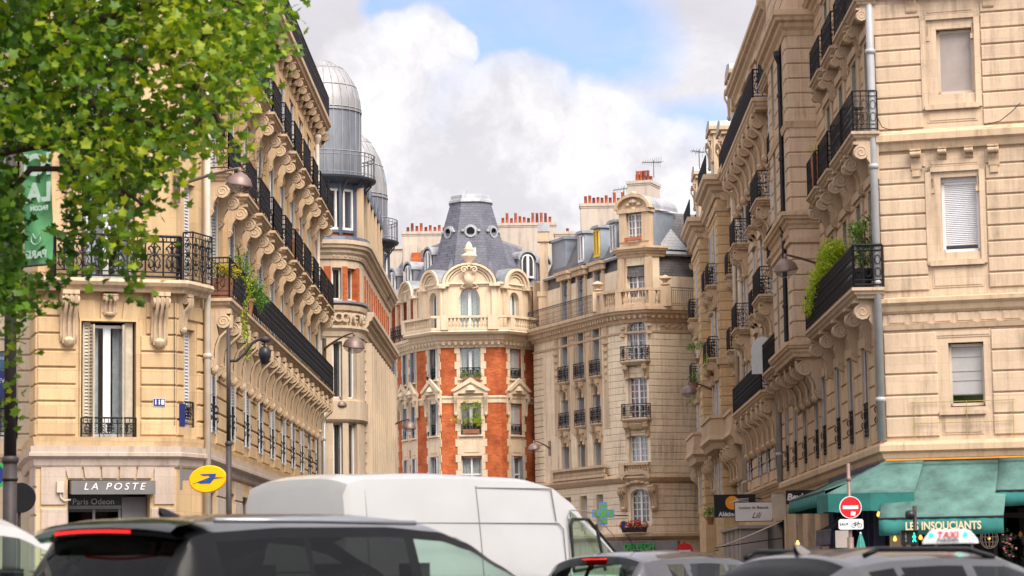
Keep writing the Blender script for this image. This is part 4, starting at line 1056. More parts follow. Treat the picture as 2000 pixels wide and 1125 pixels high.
# ================================================================ second building on the right
def sfac(yA, yB):
    pA = (9.16+.0144*(yA-63), yA); pB = (9.16+.0144*(yB-63), yB); Mx, Wx = frame2(pB, pA); return Mx, Wx, (lambda y: Wx-(y-yA)), pA, pB
b = APB = thing('apartment_building', 'cream apartment block behind the bay, with a long curved iron balcony low down', 'building', (9.6, 92, 0))
Mf, Wd, U, pA, pB = sfac(91.3, 108.9)
ax = [93.2, 97.0, 100.6, 105.6]; spec = [(1.1, 5.0, 6.9), (1.15, 7.95, 10.4), (1.15, 11.4, 13.8), (1.15, 14.9, 17.3), (1.1, 18.6, 20.7)]
ops = [(U(y)-w/2, U(y)+w/2, z0, z1) for y in ax for (w, z0, z1) in spec]
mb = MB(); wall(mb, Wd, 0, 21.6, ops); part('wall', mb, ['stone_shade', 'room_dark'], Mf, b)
mb = MB(); courses(mb, Wd, 4.6, 7.4, ops, .42, .045, .045, pad=.12); courses(mb, Wd, 7.9, 17.5, ops, .42, .035, .04, pad=.2); part('rusticated_courses', mb, 'stone_right', Mf, b)
mb = MB()
for y in ax:
    for (w_, z0, z1) in spec[1:]:
        u = U(y)
        for s in (-1, 1): mb.box(u+s*.72-.13, u+s*.72+.13, -.09, 0, z0-.1, z1+.15)
        mb.box(u-.9, u+.9, -.2, 0, z1+.15, z1+.34)
part('surrounds', mb, 'stone_right', Mf, b)
for y in ax:
    for k, (w_, z0, z1) in enumerate(spec): add_window(b, Mf, U(y), z0, w_, z1-z0, 'french', None, rv=.28, shut='shutter_white', leaf=.36, rail=('scroll', .9, .03) if k == 0 else None)
for z in (11.2, 14.7):
    add_balcony(b, Mf, U(93.2), z, 3.2, .7, 1.0, 'scroll', (1.25, .42), 2, .26, 'trim', 1, inset=.5)
    add_balcony(b, Mf, U(105.6), z, 2.6, .65, 1.0, 'scroll', (1.1, .38), 2, .26, 'trim', 1, inset=.5)
    for y in (97.0, 100.6): add_balcony(b, Mf, U(y), z+.1, 1.7, .35, .95, 'scroll', (.4, .22), 2, .2, 'trim')
ob = put('long_balcony', slab(14.6, .72, .30, 'trim'), Mf @ T(U(106.3), 0, 7.75), b); put('railing', railing(14.4, 1.05, 'scroll', .66, th=.018), Mf @ T(U(106.2), -.66, 7.75), ob)
for y in (92.2, 94.3, 96.5, 99, 102, 105): put('console', console(1.6, .68, .5, 'trim', 1), Mf @ T(U(y), 0, 7.45), ob)
ob = put('roof_balcony', slab(17.2, .78, .40, 'trim'), Mf @ T(U(108.7), 0, 18.35), b); put('railing', railing(17.0, 1.05, 'scroll', .7, th=.018), Mf @ T(U(108.6), -.72, 18.35), ob)
for k in range(8): put('console', console(1.7, .74, .55, 'trim', 1), Mf @ T(1.2+k*2.15, 0, 17.95), ob)
mb = MB(); dentils(mb, Wd, 17.95, .2, .16, .2, .2); part('dentils', mb, 'trim', Mf, b)
mould(b, [pB, pA], cornice(4.5, .4, .25), 'trim', 'string_course'); mould(b, [pB, pA], cornice(21.9, .7, .5), 'trim')
mb = MB(); mb.prism([(0, 21.9), (.9, 24.3), (8, 25), (8, 21.9)], 'x', 0, Wd)
part('roof', mb, 'slate', Mf, b)
mb = MB(); mb.box(U(99.6), U(98.9), .15, 7, 18, 28); part('chimney_wall', mb, 'stone_right', Mf, b)
mb = MB(); mb.quad((0, 0, 0), (0, 9, 0), (0, 9, 22), (0, 0, 22)); part('party_wall', mb, 'render_wall', Mf, b)
downpipe(b, pB[0]-.12, 107.8, 4, 19, 'pipe_cream', .09)
# satellite-like white panel
mb = MB(); K = 16; pts = [(-.42, -.55)]+[(.42, -.55)]+[(.42*cos(pi*k/K), .35+.42*sin(pi*k/K)) for k in range(K+1)]
mb.prism(pts, 'y', -.03, .03)
tag(put('privacy_screen', mb.mesh('privacy_screen', 'pvc_white'), T(*at(1491, 700, 91.0)) @ RZ(radians(-12))), 'white round topped privacy screen at the end of the low balcony', 'screen')

# ================================================================ third building on the right: stone balconies and dormers
b = thing('apartment_building', 'warm stone apartment block with bulging iron balconies, stone dormers against the sky', 'building', (9.9, 110, 0))
Mf, Wd, U, pA, pB = sfac(109.0, 149.5)
def bays(y0, y1, o): return [(U(y1), -o), (U(y0), -o)]
prof = []; segs = [(109.0, 114.2, 0), (114.2, 120.0, .62), (120.0, 128, 0), (128, 133.5, .62), (133.5, 141, 0), (141, 145.5, .6), (145.5, 149.5, 0)]
pts = []
for y0, y1, o in reversed(segs): pts += [(U(y1), -o), (U(y0), -o)]
P2 = [pts[0]]
for p in pts[1:]:
    if (p[0]-P2[-1][0])**2+(p[1]-P2[-1][1])**2 > 1e-4: P2.append(p)
PW = []
for p in P2: v = Mf @ Vector((p[0], p[1], 0)); PW.append((v.x, v.y))
wallm = MB(); crs = MB()
for i in range(len(PW)-1):
    Mx, Wx = frame2(PW[i], PW[i+1])
    o_ = []
    if Wx > 3:
        n = 2 if Wx > 5.6 else 1
        for k in range(n):
            c = Wx*(k+.5)/n
            for z0, h_ in ((4.6, 1.9), (7.6, 2.4), (10.9, 2.5), (14.2, 2.6)): o_.append((c-.55, c+.55, z0, z0+h_))
        q = MB(); wall(q, Wx, 0, 18.5, o_); wallm.add(q, Mx)
        for j, a in enumerate(o_):
            c = (a[0]+a[1])/2; add_window(b, Mx, c, a[2], 1.1, a[3]-a[2], 'french', None, rv=.26, shut='shutter_white', leaf=.3)
            if j % 4 in (2, 3): add_balcony(b, Mx, c, a[2]-.05, 1.7, .5, .95, 'scroll', (.8, .4), 2, .22, 'trim', 1, inset=.35)
    else:
        q = MB(); wall(q, Wx, 0, 18.5, []); wallm.add(q, Mx)
    q = MB(); courses(q, Wx, 8.2, 18.0, o_, .42, .035, .04, pad=.15); courses(q, Wx, 4.2, 6.6, o_, .42, .035, .04, pad=.1); part('rusticated_courses', q, 'stone_left', Mx, b)
part('wall', wallm, ['stone_left', 'room_dark'], I4, b)
mould(b, PW, cornice(19.0, 1.0, .62), 'trim'); mould(b, PW, [(-.05, 17.6), (.12, 17.6), (.10, 17.4), (-.05, 17.4)], 'trim', 'string_course'); mould(b, PW, [(-.05, 10.75), (.16, 10.75), (.12, 10.5), (-.05, 10.45)], 'trim', 'string_course')
mb = MB(); sweep(mb, PW, [(-.05, 7.3), (.60, 7.3), (.64, 7.1), (.5, 6.95), (.42, 6.7), (-.05, 6.6)]); part('balcony_slab', mb, 'trim', I4, b)
mb = MB(); sweep(mb, PW, [(.44, 7.3), (.58, 7.3), (.58, 7.5), (.54, 7.5), (.54, 8.05), (.60, 8.05), (.60, 8.2), (.42, 8.2), (.42, 8.05), (.48, 8.05), (.48, 7.5), (.44, 7.5)]); part('stone_parapet', mb, 'trim', I4, b)
for y in range(110, 148, 2): put('console', console(1.5, .75, .45, 'trim', 1), Mf @ T(U(y), 0, 6.65), b)
for k in range(18): put('modillion', console(.7, .5, .3, 'trim', 1), Mf @ T(1+k*2.2, 0, 18.1), b)
mb = MB()
for i in range(len(PW)-1):
    Mx, Wx = frame2(PW[i], PW[i+1])
    if Wx > 2: mb.add(railing_mb(Wx, .95, 'scroll', .016), Mx @ T(0, -.45, 19.0))
part('roof_railing', mb, 'iron', I4, b)
mb = MB(); mb.prism([(.4, 19), (1.2, 21.6), (8, 22.4), (8, 19)], 'x', 0, Wd); part('roof', mb, 'slate', Mf, b)
for y0, zt, w_ in ((110.3, 23.3, 2.6), (117, 22.0, 2.4), (124.5, 23.3, 2.6), (131, 22, 2.4), (138, 23.2, 2.6)):
    u = U(y0); mb = MB(); mb.box(u-w_/2, u+w_/2, -.1, 2.2, 19.0, zt-.8); mb.box(u-w_/2-.12, u+w_/2+.12, -.22, 2.3, zt-.8, zt-.62); mb.box(u-w_/2-.2, u+w_/2+.2, -.32, 2.4, zt-.62, zt-.45)
    o = part('dormer', mb, 'trim', Mf, b); mb = MB(); mb.prism([(-w_/2-.2, zt-.45), (w_/2+.2, zt-.45), (w_/2+.1, zt-.2), (0, zt+.02), (-w_/2-.1, zt-.2)], 'y', -.3, 2.4); put('cap', mb.mesh('cap', 'zinc_light'), Mf @ T(u, 0, 0), o)
    for s in (-1, 1): put('console', console(1.3, .25, .3, 'trim', 1), Mf @ T(u+s*w_*.42, -.1, zt-.9), o)
    add_window(b, Mf, u, 19.4, 1.1, zt-20.6, 'french', None, rv=-.12)
for z in (10.9, 14.1):
    pass
downpipe(b, pA[0]-.14, 110.6, 8, 18.2, 'pipe_cream', .09); downpipe(b, PW[-1][0]-.05, 109.2, 4, 18.2, 'pipe_cream', .09)
def hit(M, px, py):
    """facade coordinates (u, z) where the line of sight through a photo pixel meets the facade plane"""
    Mi = M.inverted(); o = Mi @ Vector((0, 0, EYE)); d = Mi.to_3x3() @ ray(px, py); t = -o.y/d.y; p = o+d*t; return p.x, p.z
def pots(b, pts, h=.6, r=.11, seed=0, par=None):
    rng = random.Random(seed)
    for i, p in enumerate(pts):
        hh = h*rng.choice((.55, .6, 1, 1.0, .75)); mb = MB(); mb.lathe([(r*1.1, 0), (r, .05), (r*.88, hh*.9), (r*1.0, hh*.92), (r*1.0, hh), (r*.7, hh), (r*.7, hh*.8), (0, hh*.8)], (0, 0, 0), 10)
        o = put('chimney_pot', mb.mesh('chimney_pot', rng.choice(('terracotta', 'terracotta', 'pot_rust')), True), T(*p), par)
        if rng.random() < .15:
            m2 = MB(); m2.lathe([(0, .12), (r*1.6, .06), (r*1.7, .04), (0, .05)], (0, 0, hh+.05), 8); m2.tube([(-r, 0, hh-.02), (-r, 0, hh+.1)], .01, 4); m2.tube([(r, 0, hh-.02), (r, 0, hh+.1)], .01, 4); put('cowl', m2.mesh('cowl', 'zinc'), T(*p), o) if False else None
def stack(b, x0, x1, y0, y1, z0, z1, n, seed, h=.62, ang=0, m='render_wall', lab=None):
    W = T((x0+x1)/2, (y0+y1)/2, z0) @ RZ(ang); w, d = (x1-x0)/2, (y1-y0)/2
    mb = MB(); mb.box(-w, w, -d, d, 0, z1-z0-.16); mb.box(-w-.07, w+.07, -d-.07, d+.07, z1-z0-.16, z1-z0); mb.box(-w-.03, w+.03, -d-.03, d+.03, z1-z0-.26, z1-z0-.163)
    c = put('chimney', mb.mesh('chimney', m), W, b)
    pts = [W @ Vector((-w+.2+(2*w-.4)*(k+.5)/n, (-.12 if k % 2 else .12), z1-z0)) for k in range(n)]
    pots(b, pts, h*.9, .095, seed, c); return c
def balusters(b, path, o, z, h=.8, step=.24, m='trim', piers=(), cap=True):
    """balustrade along an offset path: plinth, turned balusters, rail"""
    ob = None; mb = MB(); sweep(mb, path, [(o-.14, z), (o+.14, z), (o+.14, z+.14), (o-.14, z+.14), (o-.14, z)]); sweep(mb, path, [(o-.15, z+h-.14), (o+.17, z+h-.14), (o+.17, z+h), (o-.15, z+h), (o-.15, z+h-.14)])
    B = baluster(h-.28)
    for i in range(len(path)-1):
        Mx, Wx = frame2(path[i], path[i+1]); n = max(1, int(Wx/step))
        for k in range(n): mb.add(B, Mx @ T(Wx*(k+.5)/n, -o, z+.14))
        q = MB(); q.box(-.17, .17, -o-.16, -o+.16, z, z+h); mb.add(q, Mx)
    return part('balustrade', mb, m, I4, b)
# ================================================================ building with the metal domes (left, further on)
b = thing('society_building', 'pale stone office building with rounded bay, brick piers and two grey metal domes', 'building', (-8, 104, 0))
ell = [(-7.3+1.16*sin(radians(a)), 104.6-1.75*cos(radians(a))) for a in (0, 22, 32, 57, 66, 90)]
path = [(-9.2, 102.85)]+ell+[(-6.14, 105.2), (-5.98, 124.5)]
wl = MB(); br_ = MB()
for i in range(len(path)-1):
    Mx, Wx = frame2(path[i], path[i+1]); ops = []
    if i in (1, 3):
        ops = [(.03, Wx-.03, z0, z1) for z0, z1 in ((4.6, 7.45), (8.45, 10.75), (12.45, 13.75))]
    if i == len(path)-2:
        ops = [(1.0+k*1.52, 1.0+k*1.52+.85, z0, z1) for k in range(12) for z0, z1 in ((.6, 3.6), (4.4, 7.2), (7.9, 10.6), (12.3, 13.6))]
    q = MB(); wall(q, Wx, 0, 14.8, ops, rv=.35, room=.8); wl.add(q, Mx)
    for a in ops:
        c = (a[0]+a[1])/2; ww = a[1]-a[0]
        add_window(b, Mx, c, a[2], ww-.02, a[3]-a[2], 'transom' if ww > .7 and a[3]-a[2] > 2 else 'fixed', 'curtain' if i == 3 else None, rv=.22)
part('wall', wl, ['stone_modern', 'room_dark'], I4, b)
mb = MB(); Mx, Wx = frame2(path[-2], path[-1])
for k in range(13):
    x = .6+k*1.52; q = MB(); q.box(x-.14, x+.14, -.30, .0, .3, 10.9); q.box(x+.20, x+.28, -.16, .0, .3, 10.9); mb.add(q, Mx)
q = MB()
for k in range(26): q.box(.3, Wx, -.05, 0, .5+k*.42, .5+k*.42+.015)
mb.add(q, Mx); part('pilasters', mb, 'stone_modern', I4, b)
for i in (0, 4):
    Mx, Wx = frame2(path[i], path[i+1]); q = MB(); q.box(Wx-.3, Wx-.02, -.03, .2, 12.3, 13.8); part('brick_pier', q, 'brick', Mx, b)
Mx, Wx = frame2(path[2], path[3]); q = MB(); q.box(0, Wx, -.05, .05, 12.3, 13.8); part('brick_pier', q, 'brick', Mx, b)
Mx, Wx = frame2(path[-2], path[-1])
for k in range(12):
    q = MB(); q.box(1.0+k*1.52-.6, 1.0+k*1.52-.05, -.04, .1, 12.2, 13.7); part('brick_pier', q, 'brick', Mx, b)
mould(b, path[-2:], cornice(12.15, .8, .42), 'stone_modern'); mould(b, path[:-1], [(-.05, 12.2), (.16, 12.2), (.12, 12.02), (-.05, 12.0)], 'stone_modern', 'string_course'); mould(b, path[:-1], [(-.05, 11.4), (.20, 11.38), (.20, 11.28), (.1, 11.15), (.05, 10.95), (-.05, 10.95)], 'stone_modern', 'string_course'); mould(b, path, cornice(14.85, .75, .40), 'stone_modern'); mould(b, path, [(-.05, 8.4), (.12, 8.35), (.12, 7.6), (.05, 7.5), (-.05, 7.5)], 'stone_modern', 'string_course'); mould(b, path, [(-.05, 12.4), (.2, 12.38), (.2, 12.3), (-.05, 12.28)], 'zinc', 'flashing')
mould(b, path, [(-.3, 15.05), (.30, 15.0), (.36, 14.86), (.3, 14.8), (-.05, 14.8)], 'steel_blue', 'gutter')
mb = MB()
for i in range(1, len(path)-1):
    Mx, Wx = frame2(path[i], path[i+1]); q = MB(); dentils(q, Wx, 14.3, .12, .08, .10, .12); mb.add(q, Mx)
part('dentils', mb, 'stone_modern', I4, b)
for k, ch in enumerate('SOCIETES'):
    a = radians(2+k*11.2); x, y = -7.3+1.22*sin(a), 104.6-1.82*cos(a); dx, dy = 1.22*cos(a), 1.82*sin(a)
    text('lettering', ch, .52, 'stone_modern', T(x, y, 11.70) @ RZ(atan2(dy, dx)), b, depth=.08, bold=.014)
mb = MB(); mb.box(-9.2, -7.4, 102.3, 102.84, 11.7, 11.95)
for k in range(5): mb.lathe([(.1, 0), (.07, .2), (.12, .4), (.1, .55)], (-8.9+k*.3, 102.55, 11.15), 8)
part('bracket_shelf', mb, 'stone_modern', I4, b)
mb = MB(); mb.box(-8.3, -7.7, 102.2, 102.8, 9.6, 11.1); part('flue_box', mb, 'pvc_white', I4, b); downpipe(b, -7.62, 102.7, 0, 9.6, 'pipe_grey', .06)
# curved pediment beside the lantern
mb = MB(); K = 10; mb.prism([(-8.35, 14.8)]+[(-8.0+.75*cos(pi-pi*.62*k/K)*1.0, 15.0+.95*sin(pi-pi*.62*k/K)) for k in range(K+1)]+[(-7.3, 14.8)], 'y', 102.9, 103.3); part('pediment', mb, 'stone_modern', I4, b)
# roofs
mb = MB(); sweep(mb, [(-6.13, 107.2), path[-1]], [(-.4, 14.85), (-.9, 17.0), (-2.2, 18.6), (-4, 19)]); mb.poly([(x, y, 14.9) for x, y in path]+[(-9.2, 124.5, 14.9)]); part('roof', mb, 'zinc', I4, b)
for k in range(8):                                           # tall gabled dormers in a row above the street
    Mx, Wx = frame2(path[-2], path[-1]); u = 1.4+k*2.2
    mb = MB(); mb.box(u-.95, u+.95, .30, 2, 14.9, 17.4); mb.prism([(u-.85, 17.4), (u+.85, 17.4), (u+.85, 17.6), (u, 18.1), (u-.85, 17.6)], 'y', .0, 2.2)
    o = part('dormer', mb, 'steel_blue', Mx, b)
    for s in (-.42, .42): put('pane', box_mesh(.6, .02, 2.2, 'glass_dark', 'pane'), Mx @ T(u+s-.3, .26, 15.0), o)
    mb = MB(); mb.box(u-.90, u-.82, -.0, .3, 14.9, 17.4); mb.box(u+.82, u+.90, -.0, .3, 14.9, 17.4); mb.box(u-.05, u+.05, .04, .3, 14.9, 17.4); put('posts', mb.mesh('posts', 'trim'), Mx, o)
def dome(cx, cy, zb, zg, zd, za, r, rg, lantern=True):
    C = T(cx, cy, 0)
    d = MB(); prof = [(r, zg), (r, zd)]; part('drum', (lambda m: (m.lathe(prof, (0, 0, 0), 40), m)[1])(MB()), 'zinc_drum', C, b, 30)
    m_ = MB(); pr = [(r+.05, zd-.06), (r+.05, zd+.02)]+[(r*cos(radians(a))*1.0, zd+(za-zd)*sin(radians(a))) for a in range(0, 91, 9)]; m_.lathe(pr, (0, 0, 0), 48); part('dome', m_, 'zinc_dome', C, b, 35)
    m_ = MB()
    for k in range(26):                                      # standing seams of drum and cap
        a = 2*pi*k/26; m_.tube([(r*cos(a)*1.006, r*sin(a)*1.006, zg), (r*cos(a)*1.006, r*sin(a)*1.006, zd)], .022, 4)
        m_.tube([(r*1.008*cos(radians(e))*cos(a), r*1.008*cos(radians(e))*sin(a), zd+(za-zd)*sin(radians(e))) for e in (0, 12, 24, 36, 48, 60, 72, 82)], .02, 4)
    for e in (2, 28, 56): q = radians(e); m_.tube([(r*1.012*cos(q)*cos(a_), r*1.012*cos(q)*sin(a_), zd+(za-zd)*sin(q)) for a_ in [i*pi/20 for i in range(41)]], .022, 4, caps=False)
    part('seams', m_, 'zinc_light', C, b)
    m_ = MB(); m_.lathe([(r-.1, zg-.35), (rg-.25, zg-.22), (rg, zg-.10), (rg+.04, zg-.02), (rg, zg), (r-.1, zg)], (0, 0, 0), 40); o = part('gallery', m_, 'steel_blue', C, b, 30)
    m_ = MB()
    for k in range(44):
        a = 2*pi*k/44; m_.tube([(rg*.985*cos(a), rg*.985*sin(a), zg), (rg*.985*cos(a), rg*.985*sin(a), zg+1.0)], .014 if k % 4 else .025, 4)
    for z in (zg+.12, zg+.85, zg+1.0): m_.tube([(rg*.985*cos(a_), rg*.985*sin(a_), z) for a_ in [i*pi/22 for i in range(45)]], .018 if z < zg+.9 else .025, 4, caps=False)
    put('railing', m_.mesh('railing', 'zinc'), C, o)
    m_ = MB()
    for k in range(16):
        a = 2*pi*(k+.5)/16; m_.tube([(r*.95*cos(a), r*.95*sin(a), zg-1.0), (r*1.04*cos(a), r*1.04*sin(a), zg-.6), (rg*.93*cos(a), rg*.93*sin(a), zg-.2)], .035, 5)
    put('struts', m_.mesh('struts', 'steel_blue'), C, o)
    m_ = MB(); rl = r*1.02; n = 12
    for k in range(n):
        a = 2*pi*k/n; p0 = Vector((rl*cos(a), rl*sin(a), 0)); m_.tube([p0+Vector((0, 0, zb)), p0+Vector((0, 0, zg-.3))], .085, 6)
    for z0, z1, rr in ((zb, zb+.12, rl*1.03), (zb+.62, zb+.74, rl*1.02), (zg-.5, zg-.3, rl*1.02)): m_.lathe([(rr-.12, z0), (rr, z0), (rr, z1), (rr-.12, z1)], (0, 0, 0), 36)
    lo = part('lantern_frame', m_, 'steel_blue', C, b)
    m_ = MB(); m_.lathe([(rl*.97, zb+.1), (rl*.97, zb+.64)], (0, 0, 0), 36); put('brick_band', m_.mesh('brick_band', 'brick'), C, lo)
    m_ = MB(); m_.lathe([(rl*.93, zb+.7), (rl*.93, zg-.3)], (0, 0, 0), 24); put('glazing', m_.mesh('glazing', 'glass'), C, lo)
    m_ = MB(); m_.lathe([(rl*.62, zb), (rl*.62, zg)], (0, 0, 0), 24); put('inner_wall', m_.mesh('inner_wall', 'curtain_green'), C, lo)
    m_ = MB()
    for k in range(n):
        for s in (.22, .78):
            a = 2*pi*(k+s)/n; m_.tube([(rl*.955*cos(a), rl*.955*sin(a), zb+.72), (rl*.955*cos(a), rl*.955*sin(a), zg-.5)], .06, 4)
    m_.lathe([(rl*.9, zb+.72), (rl*.98, zb+.72), (rl*.98, zb+.85), (rl*.9, zb+.85)], (0, 0, 0), 24); m_.lathe([(rl*.9, zg-.62), (rl*.98, zg-.62), (rl*.98, zg-.5), (rl*.9, zg-.5)], (0, 0, 0), 24)
    put('window_frames', m_.mesh('window_frames', 'white_paint'), C, lo)
dome(-7.9, 106.6, 14.85, 17.85, 20.75, 23.0, 1.62, 2.22)
dome(-7.55, 120.2, 14.3, 17.0, 19.1, 22.3, 1.68, 2.2)
mb = MB(); mb.box(-6.45, -6.37, 106.0, 106.08, 17.9, 19.6); 
mb = MB(); mb.quad((-9.2, 102.85, 0), (-9.2, 125, 0), (-9.2, 125, 16), (-9.2, 102.85, 16)); mb.quad((-5.98, 124.5, 0), (-9.2, 124.5, 0), (-9.2, 124.5, 15), (-5.98, 124.5, 15)); part('party_wall', mb, 'render_wall', I4, b)

# ================================================================ red brick building closing the street
b = thing('brick_building', 'red brick and stone building with rounded corner and tall slate roof closing the street', 'building', (-2.5, 151, 0))
R = [(-8.9, 161.2), (-5.75, 152.3), (-4.25, 150.0), (-.72, 150.0), (1.2, 152.4), (2.6, 156.5)]
fr = [frame2(R[i], R[i+1]) for i in range(5)]
def zc(py): return EYE+(1120-py)*.03
ZF = [(-2.2, 1.0), (1.3, 4.3), (5.0, 8.15), (9.45, 11.6), (12.75, 14.65)]
brick_w = MB(); qn = MB(); bands = MB()
cfg = {0: [], 1: [hit(fr[1][0], 847, 700)[0]], 2: [fr[2][1]/2-.03], 3: [fr[3][1]*.44], 4: [1.6]}
w0 = [hit(fr[0][0], p, 760)[0] for p in (771, 793, 809)]
cfg[0] = w0+[1.2]
ww = {0: .95, 1: 1.0, 2: 1.2, 3: 1.1, 4: 1.0}
for i in range(5):
    Mx, Wx = fr[i]; w_ = ww[i]; cs_ = cfg[i]
    ops = [(c-w_/2, c+w_/2, z0, z1) for c in cs_ for z0, z1 in ZF[1:]]
    aw = 1.25 if i == 2 else .9
    a4 = [(c-aw/2, c+aw/2, 15.4, 18.1 if i == 2 else 17.9, aw/2) for c in cs_]
    q = MB(); wall(q, Wx, 0, 15.0, ops, rv=.32, room=1.2); brick_w.add(q, Mx)
    q = MB(); wall(q, Wx, 15.0, 18.4, a4, rv=.35, room=1.2); part('attic_wall', q, ['stone_pale' if i in (1, 2, 3) else 'brick', 'room_dark'], Mx, b)
    if i in (0, 4):
        q = MB()
        for c in cs_: q.box(c-.8, c-.48, -.05, 0, 15, 18.2); q.box(c+.48, c+.8, -.05, 0, 15, 18.2)
        part('attic_surrounds', q, 'stone_pale', Mx, b)
    for c in cs_:
        e = w_/2; q = MB()
        n = 30
        for k in range(n):                                     # toothed quoins either side of the windows
            z0 = 1.0+k*.4555; ext = .25 if k % 2 else .13
            for s in (-1, 1):
                a0, a1 = (c+s*e, c+s*(e+ext+.08)); a0, a1 = min(a0, a1), max(a0, a1); a0 = max(0, a0); a1 = min(Wx, a1)
                if a1 > a0: q.box(a0, a1, -.05, .0, z0, z0+.44)
        for z0, z1 in ((4.35, 4.95), (8.2, 9.3), (11.65, 12.7)):
            q.box(c-e-.05, c+e+.05, -.04, .0, z0, z1); q.box(c-e*.7, c+e*.7, -.07, .0, z0+.2, z1-.2)
        for z0, z1 in ZF[1:]: q.box(c-e-.12, c+e+.12, -.16, .1, z0-.12, z0-.02)
        if i != 3 or True:                                     # pediments between the second and third storeys
            pw = e+.42; q.prism([(c-pw, 11.85), (c+pw, 11.85), (c+pw, 11.98), (c, 12.62), (c-pw, 11.98)], 'y', -.22, 0); q.prism([(c-pw-.12, 11.98), (c-pw+.1, 11.98), (c, 12.5), (c+pw-.1, 11.98), (c+pw+.12, 11.98), (c+pw+.12, 12.06), (c, 12.78), (c-pw-.12, 12.06)], 'y', -.34, -.2)
            q.lathe([(0, 0), (.3, .02), (.22, .2), (.1, .3), (0, .32)], (c, -.22, 12.0), 10)
        part('window_surround', q, 'stone_pale', Mx, b)
        for s in (-1, 1):
            put('console', console(1.25, .3, .24, 'stone_pale', 1), Mx @ T(c+s*(e+.28), -.03, 11.85), b)
    for k, (z0, z1) in enumerate(ZF[1:]):
        for c in cs_:
            st = 'transom' if k < 2 else 'french'
            cur = 'curtain_green' if k == 3 and i == 2 else ('curtain' if k != 2 else 'curtain_warm')
            o = add_window(b, Mx, c, z0, w_, z1-z0, st, cur, rv=.26, rail=('scroll', .6, -.05) if k >= 2 else None, shut='shutter_white' if i == 3 and k >= 2 else ('shutter_grey' if i != 2 else None), closed=(i == 3 and k >= 2), leaf=.35)
    for a in a4: add_window(b, Mx, (a[0]+a[1])/2, 15.4, aw-.02, a[3]-15.4, 'french', 'curtain_green!', arch=aw/2, rv=.3, rail=None)
part('wall', brick_w, ['brick', 'room_dark'], I4, b)
mould(b, R, [(-.05, 11.72), (.07, 11.72), (.10, 11.62), (.04, 11.5), (.04, 11.3), (-.05, 11.3)], 'stone_pale', 'string_course')
mould(b, R, cornice(15.3, .75, .55), 'stone_pale')
mb = MB()
for i in range(5): q = MB(); dentils(q, fr[i][1], 14.95, .24, .16, .2, .34); mb.add(q, fr[i][0])
part('dentils', mb, 'stone_pale', I4, b)
mb = MB(); sweep(mb, R[1:5], [(-.05, 15.52), (.9, 15.52), (.95, 15.42), (.85, 15.3), (-.05, 15.3)]); part('balcony_slab', mb, 'stone_pale', I4, b)
balusters(b, R[1:5], .78, 15.52, .85, .21, 'stone_pale')
Mx, Wx = fr[2]; mb = MB(); mb.box(.05, .5, -1.0, -.58, 15.53, 16.42); mb.box(Wx-.72, Wx-.09, -1.0, -.58, 15.53, 16.42); part('balustrade_piers', mb, 'stone_pale', Mx, b)
o = put('side_balcony', railing(fr[0][1]-.1, 1.0, 'scroll', 0), fr[0][0] @ T(0, -.45, 15.3), b)
# round-headed gables over the top windows
def arch_gable(Mx, u, w, zs, rise, dep=2.2, th=.32, m='stone_pale', big=False):
    K = 14; q = MB(); ro = w/2; ri = ro-.26
    def arc(r, f): return [(u-r*cos(pi*k/K), zs+rise*f*sin(pi*k/K)) for k in range(K+1)]
    q.prism([(u-ro+.1, zs-.12)]+arc(ro-.1, .96)+[(u+ro-.1, zs-.12)], 'y', -.05, .3)
    for r0, r1, d0, d1 in ((ro, ro-.16, -.32, .0), (ro-.18, ro-.34, -.2, .0), (ro-.42, ro-.5, -.12, 0)):
        a, c = arc(r0, 1-(ro-r0)/ro), arc(r1, 1-(ro-r1)/ro)
        for k in range(K): q.prism([a[k], a[k+1], c[k+1], c[k]], 'y', d0, d1)
    q.box(u-ro-.22, u-ro+.42, -.34, .1, zs-.16, zs); q.box(u+ro-.42, u+ro+.22, -.34, .1, zs-.16, zs)
    q.box(u-ro+.0, u-ro+.3, -.12, .0, 15.5, zs-.16); q.box(u+ro-.3, u+ro, -.12, .0, 15.5, zs-.16)
    o = part('gable', q, m, Mx, b)
    q = MB(); a = arc(ro+.04, 1.03); rows = [[(x, y, z) for x, z in a] for y in (-.2, dep)]; q.strip(rows); put('barrel_roof', q.mesh('barrel_roof', 'zinc'), Mx, o)
    return o
g = arch_gable(fr[2][0], fr[2][1]/2-.03, 3.2, 18.32, 1.25)
q = MB(); Mx = fr[2][0]; c = fr[2][1]/2-.03                       # scrolls, bracket and finial vase on the middle gable
for s in (-1, 1): spiral(q, 0, 0, 0, .001, 0, .001, .2)
q = MB()
for s in (-1, 1):
    pts = [(c+s*(.30-.22*(1-t/14)*cos(2*pi*t/9)), -.40, 19.12+.22*(1-t/14)*sin(2*pi*t/9)) for t in range(13)]; q.tube(pts, .06, 5); q.tube([(c+s*.55, -.08, 18.5), (c+s*.35, -.10, 18.3), (c+s*.5, -.08, 18.15), (c+s*.25, -.1, 18.05)], .06, 5)
q.prism([(c-.35, 18.95), (c+.35, 18.95), (c+.18, 18.1), (c-.18, 18.1)], 'y', -.25, 0)
q.lathe([(.28, 0), (.30, .1), (.18, .2), (.2, .3), (.46, .62), (.50, .72), (.36, .78), (.2, .88), (.26, 1.0), (.30, 1.1), (.2, 1.2), (.18, 1.35), (.08, 1.5), (0, 1.55)], (c, .0, 19.3), 14)
put('finial_vase', q.mesh('finial_vase', 'stone_pale', True), Mx, g)
arch_gable(fr[1][0], cfg[1][0], 2.1, 18.2, 1.05); arch_gable(fr[3][0], cfg[3][0], 2.3, 18.2, 1.1)
